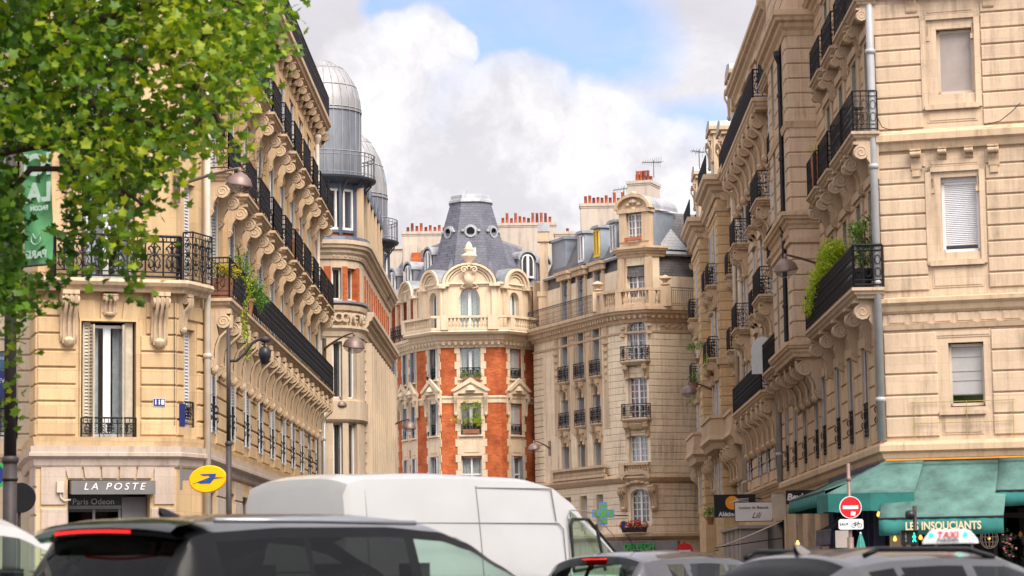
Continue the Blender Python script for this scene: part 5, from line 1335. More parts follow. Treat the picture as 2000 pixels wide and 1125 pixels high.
arch_gable(fr[0][0], w0[0], 1.9, 17.9, .9); arch_gable(fr[0][0], (w0[1]+w0[2])/2, 2.9, 17.9, 1.05); arch_gable(fr[4][0], 1.6, 1.9, 17.9, .95)
mould(b, R, [(-.05, 18.42), (.12, 18.42), (.15, 18.32), (.05, 18.24), (-.05, 18.24)], 'stone_pale', 'string_course')
# slate roofs
mb = MB(); sweep(mb, R, [(-.05, 18.35), (-.4, 18.4), (-1.05, 19.7), (-2.1, 21.25), (-2.35, 21.4), (-4.2, 21.9)], caps=False); part('roof', mb, 'slate', I4, b)
mb = MB(); sweep(mb, R, [(-2.06, 21.2), (-2.04, 21.36), (-2.4, 21.48)], caps=False); part('ridge_flashing', mb, 'zinc_light', I4, b)
def octa(cx, cy, hw, hd, z, f=.42): 
    return [(cx+x*hw, cy+y*hd, z) for x, y in ((-f, -1), (f, -1), (1, -f), (1, f), (f, 1), (-f, 1), (-1, f), (-1, -f))]
tcx, tcy = -2.42, 153.2
mb = MB(); lv = [(2.6, 18.4), (2.36, 19.2), (2.12, 20.1), (1.82, 21.3), (1.5, 22.5), (1.2, 23.55)]
mb.strip([octa(tcx, tcy, h, h, z, .44) for h, z in lv], True); part('tower_roof', mb, 'slate', I4, b)
mb = MB(); mb.strip([octa(tcx, tcy, h, h, z, .44) for h, z in ((1.22, 23.5), (1.32, 23.52), (1.30, 23.66), (1.2, 23.72), (1.18, 23.95), (1.05, 24.0), (.2, 24.1))], True, caps=True); mb.tube([(tcx-.2, tcy, 24), (tcx-.2, tcy, 24.4)], .05, 6); part('tower_cap', mb, 'zinc_light', I4, b)
for (px, py, rot, off) in ((921, 442, 0, 0), (968, 442, radians(48), 0), (877, 442, radians(-48), 0)):
    n = Vector((sin(rot), -cos(rot), 0)); p = Vector((tcx, tcy, 21.65))+n*1.72
    q = MB(); K = 18
    Wd_ = T(*p) @ RZ(rot)
    for r0, r1, d0, d1 in ((.36, .25, -.16, .5), (.42, .36, -.08, .5)):
        a = [(r0*cos(2*pi*k/K), r0*sin(2*pi*k/K)) for k in range(K+1)]; c = [(r1*cos(2*pi*k/K), r1*sin(2*pi*k/K)) for k in range(K+1)]
        for k in range(K): q.prism([a[k], a[k+1], c[k+1], c[k]], 'y', d0, d1)
    for s in (-1, 1): q.lathe([(0, -.1), (.12, -.05), (.12, .05), (0, .1)], (s*.47, -.08, .04), 8)
    o = put('round_window', q.mesh('round_window', 'zinc_light'), Wd_, b); q = MB(); q.poly([(.27*cos(2*pi*k/K), -.05, .27*sin(2*pi*k/K)) for k in range(K)]); put('pane', q.mesh('pane', 'glass_dark'), Wd_, o)
for rot in (0, radians(48), radians(-48)):
    n = Vector((sin(rot), -cos(rot), 0)); p = Vector((tcx, tcy, 20.1))+n*2.12; o = put('skylight', box_mesh(.42, .12, .55, 'zinc_light', 'skylight'), T(*p) @ RZ(rot) @ Matrix.Rotation(radians(-14), 4, 'X') @ T(-.1, -.02, 0), b)
def dormer(bb, W, w=.95, h=1.5, dep=1.6, arch=True, m='zinc', cur='curtain', fm='white_paint'):
    q = MB(); K = 10; rr = w/2+.14
    top = [(-rr*cos(pi*k/K), h-.45+.55*sin(pi*k/K)) for k in range(K+1)] if arch else [(-rr, h-.1), (-rr, h), (rr, h), (rr, h-.1)]
    inner = [(-w/2*cos(pi*k/K)*.8, h-.5+.4*sin(pi*k/K)) for k in range(K+1)] if arch else None
    q.prism([(-rr, 0)]+top+[(rr, 0)], 'y', .04, dep)
    o = part('dormer', q, m, W, bb)
    q = MB(); t2 = [(x*1.1, z+.05) for x, z in top]; q.strip([[(x, y, z) for x, z in t2] for y in (-.14, dep)]); q.strip([[(x, -.14, z) for x, z in t2], [(x*.84, -.14, z-.12) for x, z in t2]]); put('hood', q.mesh('hood', 'zinc_light'), W, o)
    f, g_, c_ = window_meshes(w*.86, h-.15, 'panes' if not arch else 'french', cur, w*.4 if arch else 0, fm, (2, 3) if not arch else 0)
    put('frame', f, W @ T(0, -.06, .05), o); put('pane', g_, W @ T(0, -.06, .05), o)
    q = MB(); q.box(-w*.42, w*.42, -.02, .02, .05, h-.3); put('lining', q.mesh('lining', 'room_dark'), W, o)
    return o
a0 = atan2(R[1][1]-R[0][1], R[1][0]-R[0][0]); a3 = atan2(R[4][1]-R[3][1], R[4][0]-R[3][0]); a4_ = atan2(R[5][1]-R[4][1], R[5][0]-R[4][0])
for px, py, Y in ((768, 575, 158.2), (799, 563, 155.4), (838, 535, 153.6)): dormer(b, T(*at(px, py, Y)) @ RZ(a0+.15))
dormer(b, T(*at(1030, 545, 153.6)) @ RZ(a3-.35), 1.0, 1.6); dormer(b, T(*at(1062, 550, 156)) @ RZ(a3))
stack(b, *(at(786, 500, 158).x, at(878, 500, 158).x), 158, 158.7, 17, zc(388)+1.15-1.9, 9, 3)
stack(b, at(972, 450, 159).x, at(1085, 450, 159).x, 159, 159.8, 17, zc(432)+1.15, 12, 4, .75)
mb = MB(); mb.box(-9.8, -6.9, 163, 168, 14, at(760, 487, 163).z); mb.box(-9.8, -6.8, 162.9, 168, at(760, 487, 163).z, at(760, 482, 163).z)
mb.box(at(787, 500, 157).x, at(815, 500, 157).x, 157, 157.9, 15, at(800, 478, 157).z); part('gable_wall', mb, 'render_wall', I4, b)
mb = MB(); x0 = at(804, 500, 156.8).x; mb.prism([(x0, 18.6), (x0+.75, 20.2), (x0+.75, 21.1), (x0, 21.1)], 'y', 156.85, 156.98); part('brick_flank', mb, 'brick', I4, b)

# ================================================================ beige corner building, right of the brick one
b = thing('corner_building', 'beige stone corner building with rounded corner, tall multi-pane windows and slate mansard', 'building', (6, 141, 0))
B = [(1.25, 151.4), (5.45, 140.2), (6.12, 139.15), (7.32, 138.35), (8.0, 138.6), (10.6, 140.0), (14, 142)]
fr = [frame2(B[i], B[i+1]) for i in range(6)]
M0, W0 = fr[0]
c3 = [hit(M0, p, 700)[0] for p in (1104, 1135, 1166)]
z3 = (hit(M0, 1132, 732+0)[1]-.45, hit(M0, 1132, 656)[1]); z2 = (hit(M0, 1137, 838)[1], hit(M0, 1137, 760)[1]); z1 = (hit(M0, 1140, 935)[1], hit(M0, 1140, 870)[1])
zrow = [(z3[0]+.2, 15.0), (9.55, 11.95), (6.6, 8.7)]
ops = [(c-.52, c+.52, a, d) for c in c3 for a, d in zrow]; ops += [(c-.5, c+.5, 3.6, 5.6) for c in c3]
wl = MB(); q = MB(); wall(q, W0, 0, 15.2, ops, rv=.4, room=1.3); wl.add(q, M0)
for c in c3:
    for k, (a, d) in enumerate(zrow+[(3.6, 5.6)]):
        o = add_window(b, M0, c, a, 1.04, d-a, 'french', 'curtain' if k % 2 else None, rv=.36, shut='shutter_white' if k < 3 else None, leaf=.34)
        if k < 2:
            ob = put('balcony', slab(1.25, .30, .2, 'trim'), M0 @ T(c-.62, 0, a-.02), b); put('railing', railing(1.15, .88, 'scroll', .25), M0 @ T(c-.57, -.25, a-.02), ob)
            for s in (-.4, .4): put('console', console(.85, .32, .3, 'trim', 1), M0 @ T(c+s, 0, a-.22), ob)
# window on the round corner
M2, W2 = fr[2]; cw = W2/2
rops = [(cw-.6, cw+.6, 12.75, 14.9, .35), (cw-.6, cw+.6, 9.6, 11.8), (cw-.6, cw+.6, 7.2, 8.65), (cw-.58, cw+.58, 3.95, 5.75, .3)]
for i in range(1, 6):
    Mx, Wx = fr[i]; q = MB(); wall(q, Wx, 0, 15.2, rops if i == 2 else [], rv=.4, room=1.3); wl.add(q, Mx)
part('wall', wl, ['stone_far', 'room_dark'], I4, b)
for k, a in enumerate(rops):
    add_window(b, M2, cw, a[2], 1.18, a[3]-a[2], 'panes', (None, 'curtain_red', None, 'curtain')[k], arch=a[4] if len(a) > 4 else 0, rv=.25, panes=(2, (6, 6, 4, 5)[k]))
for i, z in ((0, 12.7), (1, 9.55)):
    ob = put('balcony', slab(1.75, .45, .22, 'trim'), M2 @ T(cw-.87, 0, z), b); put('railing', railing(1.6, .8, 'scroll', .38), M2 @ T(cw-.8, -.38, z), ob)
    for s in (-.62, .62): put('console', console(.75, .36, .28, 'trim', 1), M2 @ T(cw+s, 0, z-.22), ob)
    if i: q = MB(); q.lathe([(0, -.42), (.5, -.3), (.75, -.05), (.75, 0), (0, 0)], (cw, -.05, z-.25), 16, sy=.5); put('garland', q.mesh('garland', 'trim'), M2, ob)
cr = MB()
for i in range(1, 6):
    q = MB(); oo = rops if i == 2 else []
    courses(q, fr[i][1], 6.6, 14.2, oo, .37, .035, .035, pad=.06 if i == 2 else 0); courses(q, fr[i][1], 3.4, 6.1, oo, .37, .05, .05, pad=.1 if i == 2 else 0); part('rusticated_courses', q, 'stone_far', fr[i][0], b)
q = MB(); courses(q, W0-.05, 3.4, 6.1, ops, .37, .04, .04, pad=.1); courses(q, W0-.1, 6.6, 14.2, ops, .37, .035, .035, u0=W0-1.3); courses(q, 1.5, 6.6, 14.2, [], .37, .07, .035, u0=.05); part('rusticated_courses', q, 'stone_far', M0, b)
q = MB()
for k in range(4):                                                # carved drops and panels between the tall windows
    u = (c3[0]-1.35, (c3[0]+c3[1])/2, (c3[1]+c3[2])/2, c3[2]+1.35)[k]
    q.box(u-.35, u+.35, -.04, 0, 9.2, 15.0); q.box(u-.26, u+.26, -.07, 0, 11.9 if k in (1, 2) else 13.9, 14.0 if k in (1, 2) else 14.9)
    if k in (0, 3):
        for z, r in ((14.3, .30), (13.9, .34), (13.5, .26), (13.1, .2), (12.7, .24), (12.3, .16), (11.9, .12)): q.lathe([(0, -.22), (r, -.05), (r*.8, .12), (0, .22)], (u, -.05, z), 8, sy=.5)
    else:
        for j in range(6): q.lathe([(0, -.16), (.12, -.05), (.1, .1), (0, .16)], (u-.25+j*.1, -.05, 14.6), 6, sy=.6)
for c in c3:
    for a, d in zrow: q.box(c-.68, c-.52, -.06, 0, a, d+.16); q.box(c+.52, c+.68, -.06, 0, a, d+.16); q.box(c-.68, c+.68, -.06, 0, d, d+.16)
part('carved_panels', q, 'trim', M0, b)
q = MB(); Mx = fr[4][0]
for j in range(22): q.lathe([(0, -.14), (.13, -.04), (.11, .08), (0, .14)], (.1+j*.115, -.03, 14.62+.09*sin(j*1.7)), 6, sy=.6)
q.box(0, 2.8, -.03, 0, 14.4, 14.85); part('frieze', q, 'trim', Mx, b)
q = MB()
for x, z, r in ((cw-.7, 15.0, .2), (cw-.45, 15.1, .18), (cw, 15.12, .28), (cw+.45, 15.1, .18), (cw+.7, 15.0, .2), (cw+.85, 14.6, .16), (cw+.85, 14.2, .18), (cw-.85, 14.5, .16), (cw-.85, 14.1, .18)): q.lathe([(0, -r*.7), (r, -.04), (r*.8, .1), (0, r*.6)], (x, -.06, z), 8, sy=.6)
for x, z, r in ((cw-.6, 6.05, .18), (cw-.3, 6.12, .2), (cw, 6.15, .3), (cw+.3, 6.12, .2), (cw+.6, 6.05, .18)): q.lathe([(0, -r*.7), (r, -.04), (r*.8, .1), (0, r*.6)], (x, -.16, z), 8, sy=.6)
part('cartouches', q, 'trim', M2, b)
for s in (-.95, .95): put('console', console(1.3, .5, .42, 'trim', 1), M2 @ T(cw+s, 0, 5.95), b)
mould(b, B, cornice(15.6, .8, .7), 'trim')
mb = MB()
for i in range(6): q = MB(); dentils(q, fr[i][1], 15.22, .22, .16, .2, .42); mb.add(q, fr[i][0])
part('dentils', mb, 'trim', I4, b)
mould(b, B, [(-.05, 6.55), (.35, 6.5), (.4, 6.36), (.25, 6.2), (.1, 6.1), (-.05, 6.1)], 'trim', 'string_course'); mould(b, B, [(-.05, 3.45), (.45, 3.35), (.45, 3.2), (.2, 3.05), (-.05, 3.0)], 'trim', 'string_course'); mould(b, B, [(-.05, 14.35), (.1, 14.33), (.08, 14.22), (-.05, 14.2)], 'trim', 'string_course')
mb = MB(); K = 10; 
for k in range(K):
    a, c_ = pi*k/K, pi*(k+1)/K; mb.prism([(cw-.95*cos(a), 6.4+.42*sin(a)), (cw-.95*cos(c_), 6.4+.42*sin(c_)), (cw-.8*cos(c_), 6.25+.40*sin(c_)), (cw-.8*cos(a), 6.25+.40*sin(a))], 'y', -.45, 0)
part('curved_pediment', mb, 'trim', M2, b)
balusters(b, [M2 @ Vector((cw-.85, -.1, 0)), M2 @ Vector((cw+.85, -.1, 0))], .2, 6.52, .66, .17, 'trim')
p0 = M0 @ Vector((c3[0]-1.2, 0, 0)); p1 = M0 @ Vector((W0-.6, 0, 0)); balusters(b, [p0, p1], .32, 6.52, .66, .18, 'trim')
# roof balcony: iron on the flanks, stone at the corner
for i, (a, c_) in ((0, (.4, W0-.9)), (4, (.5, 2.9)), (5, (0, 3))): put('roof_railing', railing(c_-a, 1.05, 'plain' if i else 'bars', 0), fr[i][0] @ T(a, -.5, 15.6), b)
balusters(b, [M0 @ Vector((W0-.8, 0, 0)), B[1], B[2], B[3], B[4], fr[4][0] @ Vector((.4, 0, 0))], .5, 15.6, 1.0, .2, 'trim')
mb = MB()
for (u, fi) in ((W0-.7, 0), (.1, 4)):
    v = fr[fi][0] @ Vector((u, -.5, 0)); mb.box(v.x-.3, v.x+.3, v.y-.3, v.y+.3, 15.6, 16.7); mb.lathe([(.1, 0), (.28, .1), (.1, .2), (.16, .3), (.34, .42), (.3, .5), (.1, .6), (.05, .62)], (v.x, v.y, 16.7), 12)
part('urn_piers', mb, 'trim', I4, b)
# attic storey set back
BI = []
for i, p in enumerate(B):
    t0 = Vector((B[max(i-1, 0)][0]-B[min(i+1, 6)][0], B[max(i-1, 0)][1]-B[min(i+1, 6)][1], 0)).normalized(); nn = Vector((-t0.y, t0.x, 0)); s = -1 if nn.y > 0 else 1
    BI.append((p[0]-s*nn.x*.55, p[1]-s*nn.y*.55) if False else (p[0]+.55*(.9 if i < 2 else .15), p[1]+.55*(.35 if i < 2 else 1)))
fi_ = [frame2(BI[i], BI[i+1]) for i in range(6)]
MI, WI = fi_[0]; ca = [hit(MI, p, 590)[0] for p in (1107, 1138, 1172)]; M2i, W2i = fi_[2]
aops = [(c-.5, c+.5, 15.8, 17.9) for c in ca]; wl = MB()
for i in range(6):
    q = MB(); o_ = aops if i == 0 else ([(W2i/2-.6, W2i/2+.6, 16.2, 18.0)] if i == 2 else []); wall(q, fi_[i][1], 15.5, 18.6 if 0 < i < 4 else 17.9 if i == 0 else 17.4, o_, rv=.25); wl.add(q, fi_[i][0])
part('attic_wall', wl, ['stone_far', 'room_dark'], I4, b)
for c in ca:
    add_window(b, MI, c, 15.8, .98, 2.2, 'french', None, rv=.2, shut='shutter_white', leaf=.3)
    q = MB(); q.box(c-.72, c-.5, -.12, 0, 15.6, 18.2); q.box(c+.5, c+.72, -.12, 0, 15.6, 18.2); q.box(c-.9, c+.9, -.3, 0, 18.2, 18.5); q.box(c-.98, c+.98, -.42, 0, 18.5, 18.68); part('attic_surround', q, 'trim', MI, b)
add_window(b, M2i, W2i/2, 16.2, 1.18, 1.8, 'panes', 'curtain', rv=.2, panes=(2, 4))
q = MB()
for s in (-1, 1): q.box(W2i/2+s*.85-.2, W2i/2+s*.85+.2, -.2, 0, 15.7, 18.4)
part('attic_surround', q, 'trim', M2i, b)
mould(b, [fi_[1][0] @ Vector((fi_[1][1]*.2, 0, 0)), BI[2], BI[3], BI[4], fi_[4][0] @ Vector((.3, 0, 0))], cornice(19.0, .55, .5), 'trim')
mb = MB(); sweep(mb, BI, [(-.01, 17.38), (-.35, 18.9), (-1.4, 21.0), (-1.52, 21.15)], caps=False); part('roof', mb, 'slate_brown', I4, b)
mb = MB(); sweep(mb, BI, [(-1.45, 20.95), (-1.42, 21.12), (-1.7, 21.2), (-1.75, 21.3)], caps=False); sweep(mb, BI, [(.05, 18.52), (.12, 18.62), (.0, 18.72), (-.25, 18.82)], caps=False); part('roof_top', mb, 'zinc_light', I4, b)
mb = MB(); Mx = fi_[4][0]                                       # patch of renewed pale slates right of the stone dormer
mb.poly([Mx @ Vector(v) for v in ((.45, .30, 18.9), (2.1, .30, 18.9), (1.75, .62, 19.5), (1.35, 1.1, 20.3), (.95, 1.42, 20.9), (.4, 1.42, 20.9), (.25, .9, 20.0))]); me = mb.mesh('pale_slates', 'slate_pale'); put('pale_slates', me, Mx.inverted() if False else T(0, -.03, .02), b)
# stone dormer at the corner
cx = W2i/2; q = MB(); q.box(cx-.95, cx+.95, -.1, .35, 18.95, 19.3)
for s in (-1, 1): q.box(cx+s*.72-.22, cx+s*.72+.22, -.15, .35, 19.3, 20.9)
q.box(cx-1.05, cx+1.05, -.25, .4, 20.9, 21.1)
K = 12; q.prism([(cx-1.05*cos(pi*k/K), 21.1+.72*sin(pi*k/K)) for k in range(K+1)], 'y', -.1, .35)
for k in range(K):
    a, c_ = pi*k/K, pi*(k+1)/K; q.prism([(cx-1.15*cos(a), 21.1+.82*sin(a)), (cx-1.15*cos(c_), 21.1+.82*sin(c_)), (cx-.98*cos(c_), 21.1+.66*sin(c_)), (cx-.98*cos(a), 21.1+.66*sin(a))], 'y', -.35, 0)
for x, z, r in ((cx, 21.5, .3), (cx-.35, 21.35, .18), (cx+.35, 21.35, .18), (cx, 21.95, .22), (cx, 21.1, .16)): q.lathe([(0, -r*.7), (r, -.04), (r*.8, .1), (0, r*.7)], (x, -.14, z), 8, sy=.6)
q.box(cx-.5, cx+.5, .3, .35, 19.3, 20.9)
do = part('stone_dormer', q, 'trim', M2i, b)
add_window(b, M2i, cx, 19.3, .95, 1.55, 'panes', 'curtain_warm', rv=.1, panes=(2, 4))
mb = MB(); mb.box(cx-.94, cx+.94, .35, 2.6, 19.0, 21.0); put('cheeks', mb.mesh('cheeks', 'zinc_blue'), M2i, do)
mb = MB(); mb.strip([[(cx-1.12*cos(pi*k/K), y, 21.12+.82*sin(pi*k/K)) for k in range(K+1)] for y in (-.3, 2.8)]); put('barrel_roof', mb.mesh('barrel_roof', 'zinc_light'), M2i, do)
s = tag(put('flower_box', box_mesh(1.0, .22, .18, 'wood_red', 'flower_box'), M2i @ T(cx-.5, -.34, 19.35)), 'red wooden window box on the stone dormer', 'window box')
# dormers of the long flank
for px, fm in ((1131, 'white_paint'), (1162, 'curtain_yellow'), (1194, 'white_paint')):
    u = hit(MI, px, 510)[0]; W_ = MI @ T(u, .12, 18.9)
    q = MB(); q.box(-.46, .46, .05, 1.9, 0, 1.75); o = part('dormer', q, 'zinc_blue', W_, b); q = MB(); q.box(-.58, .58, -.15, 2.0, 1.75, 1.85); q.box(-.5, .5, -.1, 2.0, 1.85, 1.92); put('hood', q.mesh('hood', 'zinc_light'), W_, o)
    f, g_, c_ = window_meshes(.78, 1.55, 'french', 'curtain', 0, fm); put('frame', f, W_ @ T(0, .0, .12), o); put('pane', g_, W_ @ T(0, 0, .12), o); q = MB(); q.box(-.37, .37, .03, .055, .1, 1.6); put('lining', q.mesh('lining', 'room_dark' if fm == 'white_paint' else 'curtain_yellow'), W_, o)
u = hit(MI, 1092, 500)[0]; q = MB(); q.box(u-2.4, u-.2, .5, 3, 18.6, 20.8); q.box(u-2.5, u-.1, .35, 3, 20.8, 20.95); part('zinc_block', q, 'zinc_blue', MI, b)
v = at(1062, 520, 151); q = MB(); q.box(v.x-.22, v.x+.26, 151, 151.5, 15.5, 20.9); q.box(v.x-.35, v.x+.4, 150.9, 151.6, 20.9, 21.1); q.box(v.x-.3, v.x+.35, 150.95, 151.55, 21.1, 21.5); q.box(v.x-.42, v.x+.5, 150.7, 151.6, 17.6, 17.9); q.box(v.x-.34, v.x+.42, 150.75, 151.5, 15.6, 17.6); part('corner_pier', q, 'trim', I4, b); put('chimney_hood', box_mesh(.7, .6, .5, 'zinc_light'), T(v.x-.32, 150.9, 21.5), b)
stack(b, at(1134, 420, 147.5).x, at(1236, 420, 147.5).x, 147.5, 148.3, 18, at(1180, 397, 147.5).z, 11, 5, .75)
stack(b, at(1236, 380, 142.5).x, at(1282, 380, 142.5).x, 142.5, 144.4, 18, at(1270, 352, 142.5).z, 9, 6, .75, radians(-20))
stack(b, at(1084, 460, 154).x, at(1134, 460, 154).x, 154, 155, 17, at(1110, 452, 154).z, 1, 9, .3)
def antenna(lab, px, py, Y, h, n, rot, grp='roof antennas'):
    p = at(px, py, Y); q = MB(); q.tube([(0, 0, 0), (0, 0, h)], .022, 5)
    W_ = T(*p)
    o = thing('antenna', lab, 'antenna', p, 0, grp); put('mast', q.mesh('mast', 'cable'), W_, o)
    q = MB(); Mr = RZ(rot); a = Mr @ Vector((-.7, 0, h-.15)); c = Mr @ Vector((.5, 0, h-.1)); q.tube([a, c], .015, 4)
    for k in range(n):
        p0 = a.lerp(c, (k+.5)/n); l = .12+.22*k/n; d = Mr @ Vector((0, .5, .25)) if False else Vector((.05, 0, l)); q.tube([p0-d, p0+d], .01, 3); e = Mr @ Vector((0, l*1.4, 0)); q.tube([p0-e, p0+e], .01, 3)
    put('aerial', q.mesh('aerial', 'cable'), W_, o)
antenna('tall rooftop aerial on the highest chimney stack', 1277, 347, 143.2, 1.0, 9, .3)
antenna('low rooftop aerial between the two beige chimney stacks', 1219, 395, 146, .9, 6, -.5)
antenna('small rooftop aerial against sky at the stone dormers on the right', 1366, 330, 128, 1.0, 4, .9)
mb = MB(); mb.poly([(1.25, 151.4, 15.6), (5.45, 140.2, 15.6), (7.3, 138.4, 15.6), (14, 142, 15.6), (14, 156, 15.6), (3, 156, 15.6)]); mb.quad((1.25, 151.4, 0), (1.25, 151.4, 18.6), (4, 158, 18.6), (4, 158, 0)); part('terrace', mb, 'trim', I4, b)
# ================================================================ plain far buildings beyond the junction
b = thing('distant_building', 'pale rendered building glimpsed over the roofs behind the domes', 'building', (-14, 175, 0))
mb = MB(); mb.box(-22, -7.0, 172, 180, 0, at(760, 508, 172).z); part('wall', mb, 'render_wall', I4, b); mb = MB(); mb.box(-22.2, -6.9, 171.9, 180.1, at(760, 508, 172).z, at(760, 500, 172).z); part('roof', mb, 'zinc', I4, b)
# ================================================================ lamps on wall arms
wall_lamp('large bowl street lamp on the chamfered corner of the post office building', (AM @ Vector((3.36, -.06, 10.85))), at(467, 360, 60.2), .31)
wall_lamp('bowl street lamp on a long arm in front of the domed building', at(633, 682, 99.4), at(691, 677, 97.5), .42)
wall_lamp('small flat street lamp below the far end of the long left balcony', at(646, 795, 104.0), at(666, 791, 103), .25, .4, .2)
wall_lamp('bowl street lamp hanging in front of the left wing of the red brick building', at(757, 838, 124), at(799, 835, 122), .33)
wall_lamp('bowl street lamp on the beige building, next to the right edge of the red brick', at(1074, 876, 146), at(1043, 876, 144.5), .34)
wall_lamp('bowl street lamp beside the trailing plants on the third right building', at(1396, 764, 121.5), at(1346, 766, 120), .38)
wall_lamp('large bowl street lamp on the stone bay left of the lime green shrub', at(1607, 519, 76.9), at(1535, 527, 75.2), .36)
# ---- tall brown mast with a curved arm and camera dome
p = at(447, 1000, 50); MX = p.x
o = thing('lamp_mast', 'slim dark mast with curved arm and camera dome in front of the left facade', 'mast', (MX, 50, .13))
m = MB(); m.tube([(MX, 50, .13), (MX, 50, 1.2)], .09, 12); m.tube([(MX, 50, 1.2), (MX, 50, 3.9)], [.058, .055], 12); m.lathe([(.06, 0), (.075, .02), (.075, .06), (.05, .09)], (MX, 50, 3.9), 12); m.tube([(MX, 50, 3.95), (MX, 50, at(447, 640, 50).z)], [.045, .04], 12)
put('pole', m.mesh('pole', 'pole_brown', True), I4, o)
z = at(447, 705, 50).z; m = MB(); pts = [(MX+.0, 50, z), (MX+.15, 50, z), (MX+.32, 50, z+.14), (MX+.46, 50, z+.34), (MX+.60, 50, z+.42), (MX+.70, 50, z+.42)]
m.tube(pts, .03, 8); m.lathe([(0, .06), (.1, .03), (.11, -.03), (.06, -.07), (0, -.08)], (MX+.72, 50, z+.42), 12); m.tube([(MX+.71, 50, z+.38), (MX+.71, 50, z+.22)], .02, 6); put('arm', m.mesh('arm', 'pole_brown', True), I4, o)
m = MB(); m.lathe([(.03, .24), (.10, .2), (.125, .1), (.12, .02), (.10, -.02), (.085, -.07), (.05, -.12), (0, -.13)], (MX+.71, 50, z+.04), 16); put('camera_dome', m.mesh('camera_dome', 'black_plastic', True), I4, o)
# ---- brown post at far left with banner
p = at(19, 1000, 40); PX = p.x
o = thing('lamp_post', 'thick dark brown lamp post at the left edge rising into the leaves', 'lamp post', (PX, 40, .13))
m = MB(); m.tube([(PX, 40, .13), (PX, 40, 3.2)], .112, 14); m.tube([(PX, 40, 3.2), (PX-.02, 40, 8.4)], [.10, .085], 14); m.lathe([(.10, 0), (.13, .03), (.13, .1), (.1, .13)], (PX, 40, 3.15), 14); m.tube([(PX, 40, 2.9), (PX, 40, 2.95)], .125, 14); put('pole', m.mesh('pole', 'pole_brown', True), I4, o)
m = MB(); m.tube([(PX, 40, 8.3), (PX+.5, 39.9, 8.6), (PX+1.0, 39.8, 8.55)], .045, 8)
for zz in (at(60, 276, 40).z, at(60, 524, 40).z): m.tube([(PX, 40, zz+.02), (PX+.78, 39.6, zz+.02)], .02, 6)
put('arms', m.mesh('arms', 'pole_brown', True), I4, o)
za, zb_ = at(75, 270, 40).z, at(75, 522, 40).z
BW_ = T(PX+.20, 39.93, zb_) @ RZ(radians(-27)); o = thing('banner', 'green city banner with reversed white letters hanging from the brown lamp post', 'banner', (PX+.2, 39.93, zb_)); H_ = za-zb_
m = MB(); n = 14; rows = [[(.56*u/8, .03*sin(u*.8+k*.5), H_*k/n) for u in range(9)] for k in range(n+1)]; m.strip(rows); put('cloth', m.mesh('cloth', 'banner_green', True), BW_, o)
MIR = Matrix.Scale(-1, 4, (1, 0, 0))
def mtext(s, size, x, z, **k): 
    me = text_mesh(s, size, 'banner_white', depth=.002, **k); put('lettering', me, BW_ @ T(x, -.05, z) @ MIR @ UP, o)
mtext('ICI', .46, .30, H_-.48, bold=.02); mtext('LA', .40, .34, H_-.92, bold=.02); mtext('FACON', .10, .34, H_-1.16, bold=.006); mtext('PARIS', .17, .28, .17, bold=.006)
m = MB(); m.tube([(.28+.09*cos(a), -.05, .42+.09*sin(a)) for a in [radians(t) for t in range(150, 400, 25)]], .008, 4); m.tube([(.22, -.05, .5), (.28, -.05, .42), (.36, -.05, .52)], .008, 4); put('emblem', m.mesh('emblem', 'banner_white'), BW_, o)
# back of a round sign beside the post, two plates on the pale facade
v = at(48, 972, 42); o = thing('round_sign', 'back of a dark round traffic sign beside the brown post', 'traffic sign', (v.x, 42, .13))
m = MB(); m.lathe([(0, 0), (.24, 0), (.25, .012), (.24, .02), (0, .02)], (0, 0, 0), 28); put('disc', m.mesh('disc', 'sign_black'), T(v.x-.06, 42, v.z) @ Matrix.Rotation(pi/2, 4, 'X'), o); m = MB(); m.tube([(v.x-.1, 42.06, .13), (v.x-.1, 42.06, v.z+.2)], .03, 8); put('pole', m.mesh('pole', 'pole_brown'), I4, o)
for (px, py, w_, h_, s_, lab, ms) in ((3, 706, .34, .2, 'PARIS', 'small blue-green district plate above the boulevard name plate', 'sign_bluegreen'), (3, 750, .5, .34, 'BOULEVARD', 'dark blue boulevard name plate behind the brown lamp post', 'sign_blue')):
    v = at(px, py, 66.3); W_ = T(*v); o = thing('street_plate', lab, 'sign', v); m = MB(); m.box(-w_*.75, w_*.5, -.02, 0, -h_, h_); put('plate', m.mesh('plate', ms), W_, o); text('lettering', s_, h_*.5, 'sign_white', W_ @ T(-.05, -.022, .08), o, depth=.002)
v = at(0, 928, 44); o = thing('station_sign', 'round green edged blue sign cut by the left edge of the picture', 'sign', v); m = MB(); m.lathe([(0, 0), (.22, 0), (.22, .02), (0, .02)], (0, 0, 0), 24); put('disc', m.mesh('disc', 'sign_blue'), T(v.x-.12, 44, v.z) @ Matrix.Rotation(pi/2, 4, 'X'), o); m = MB(); m.lathe([(.2, -.004), (.245, -.004), (.245, .024), (.2, .024)], (0, 0, 0), 24); put('rim', m.mesh('rim', 'letter_green'), T(v.x-.12, 44, v.z) @ Matrix.Rotation(pi/2, 4, 'X'), o); m = MB(); m.tube([(v.x-.12, 44.05, .13), (v.x-.12, 44.05, v.z)], .03, 8); put('pole', m.mesh('pole', 'pole_brown'), I4, o)

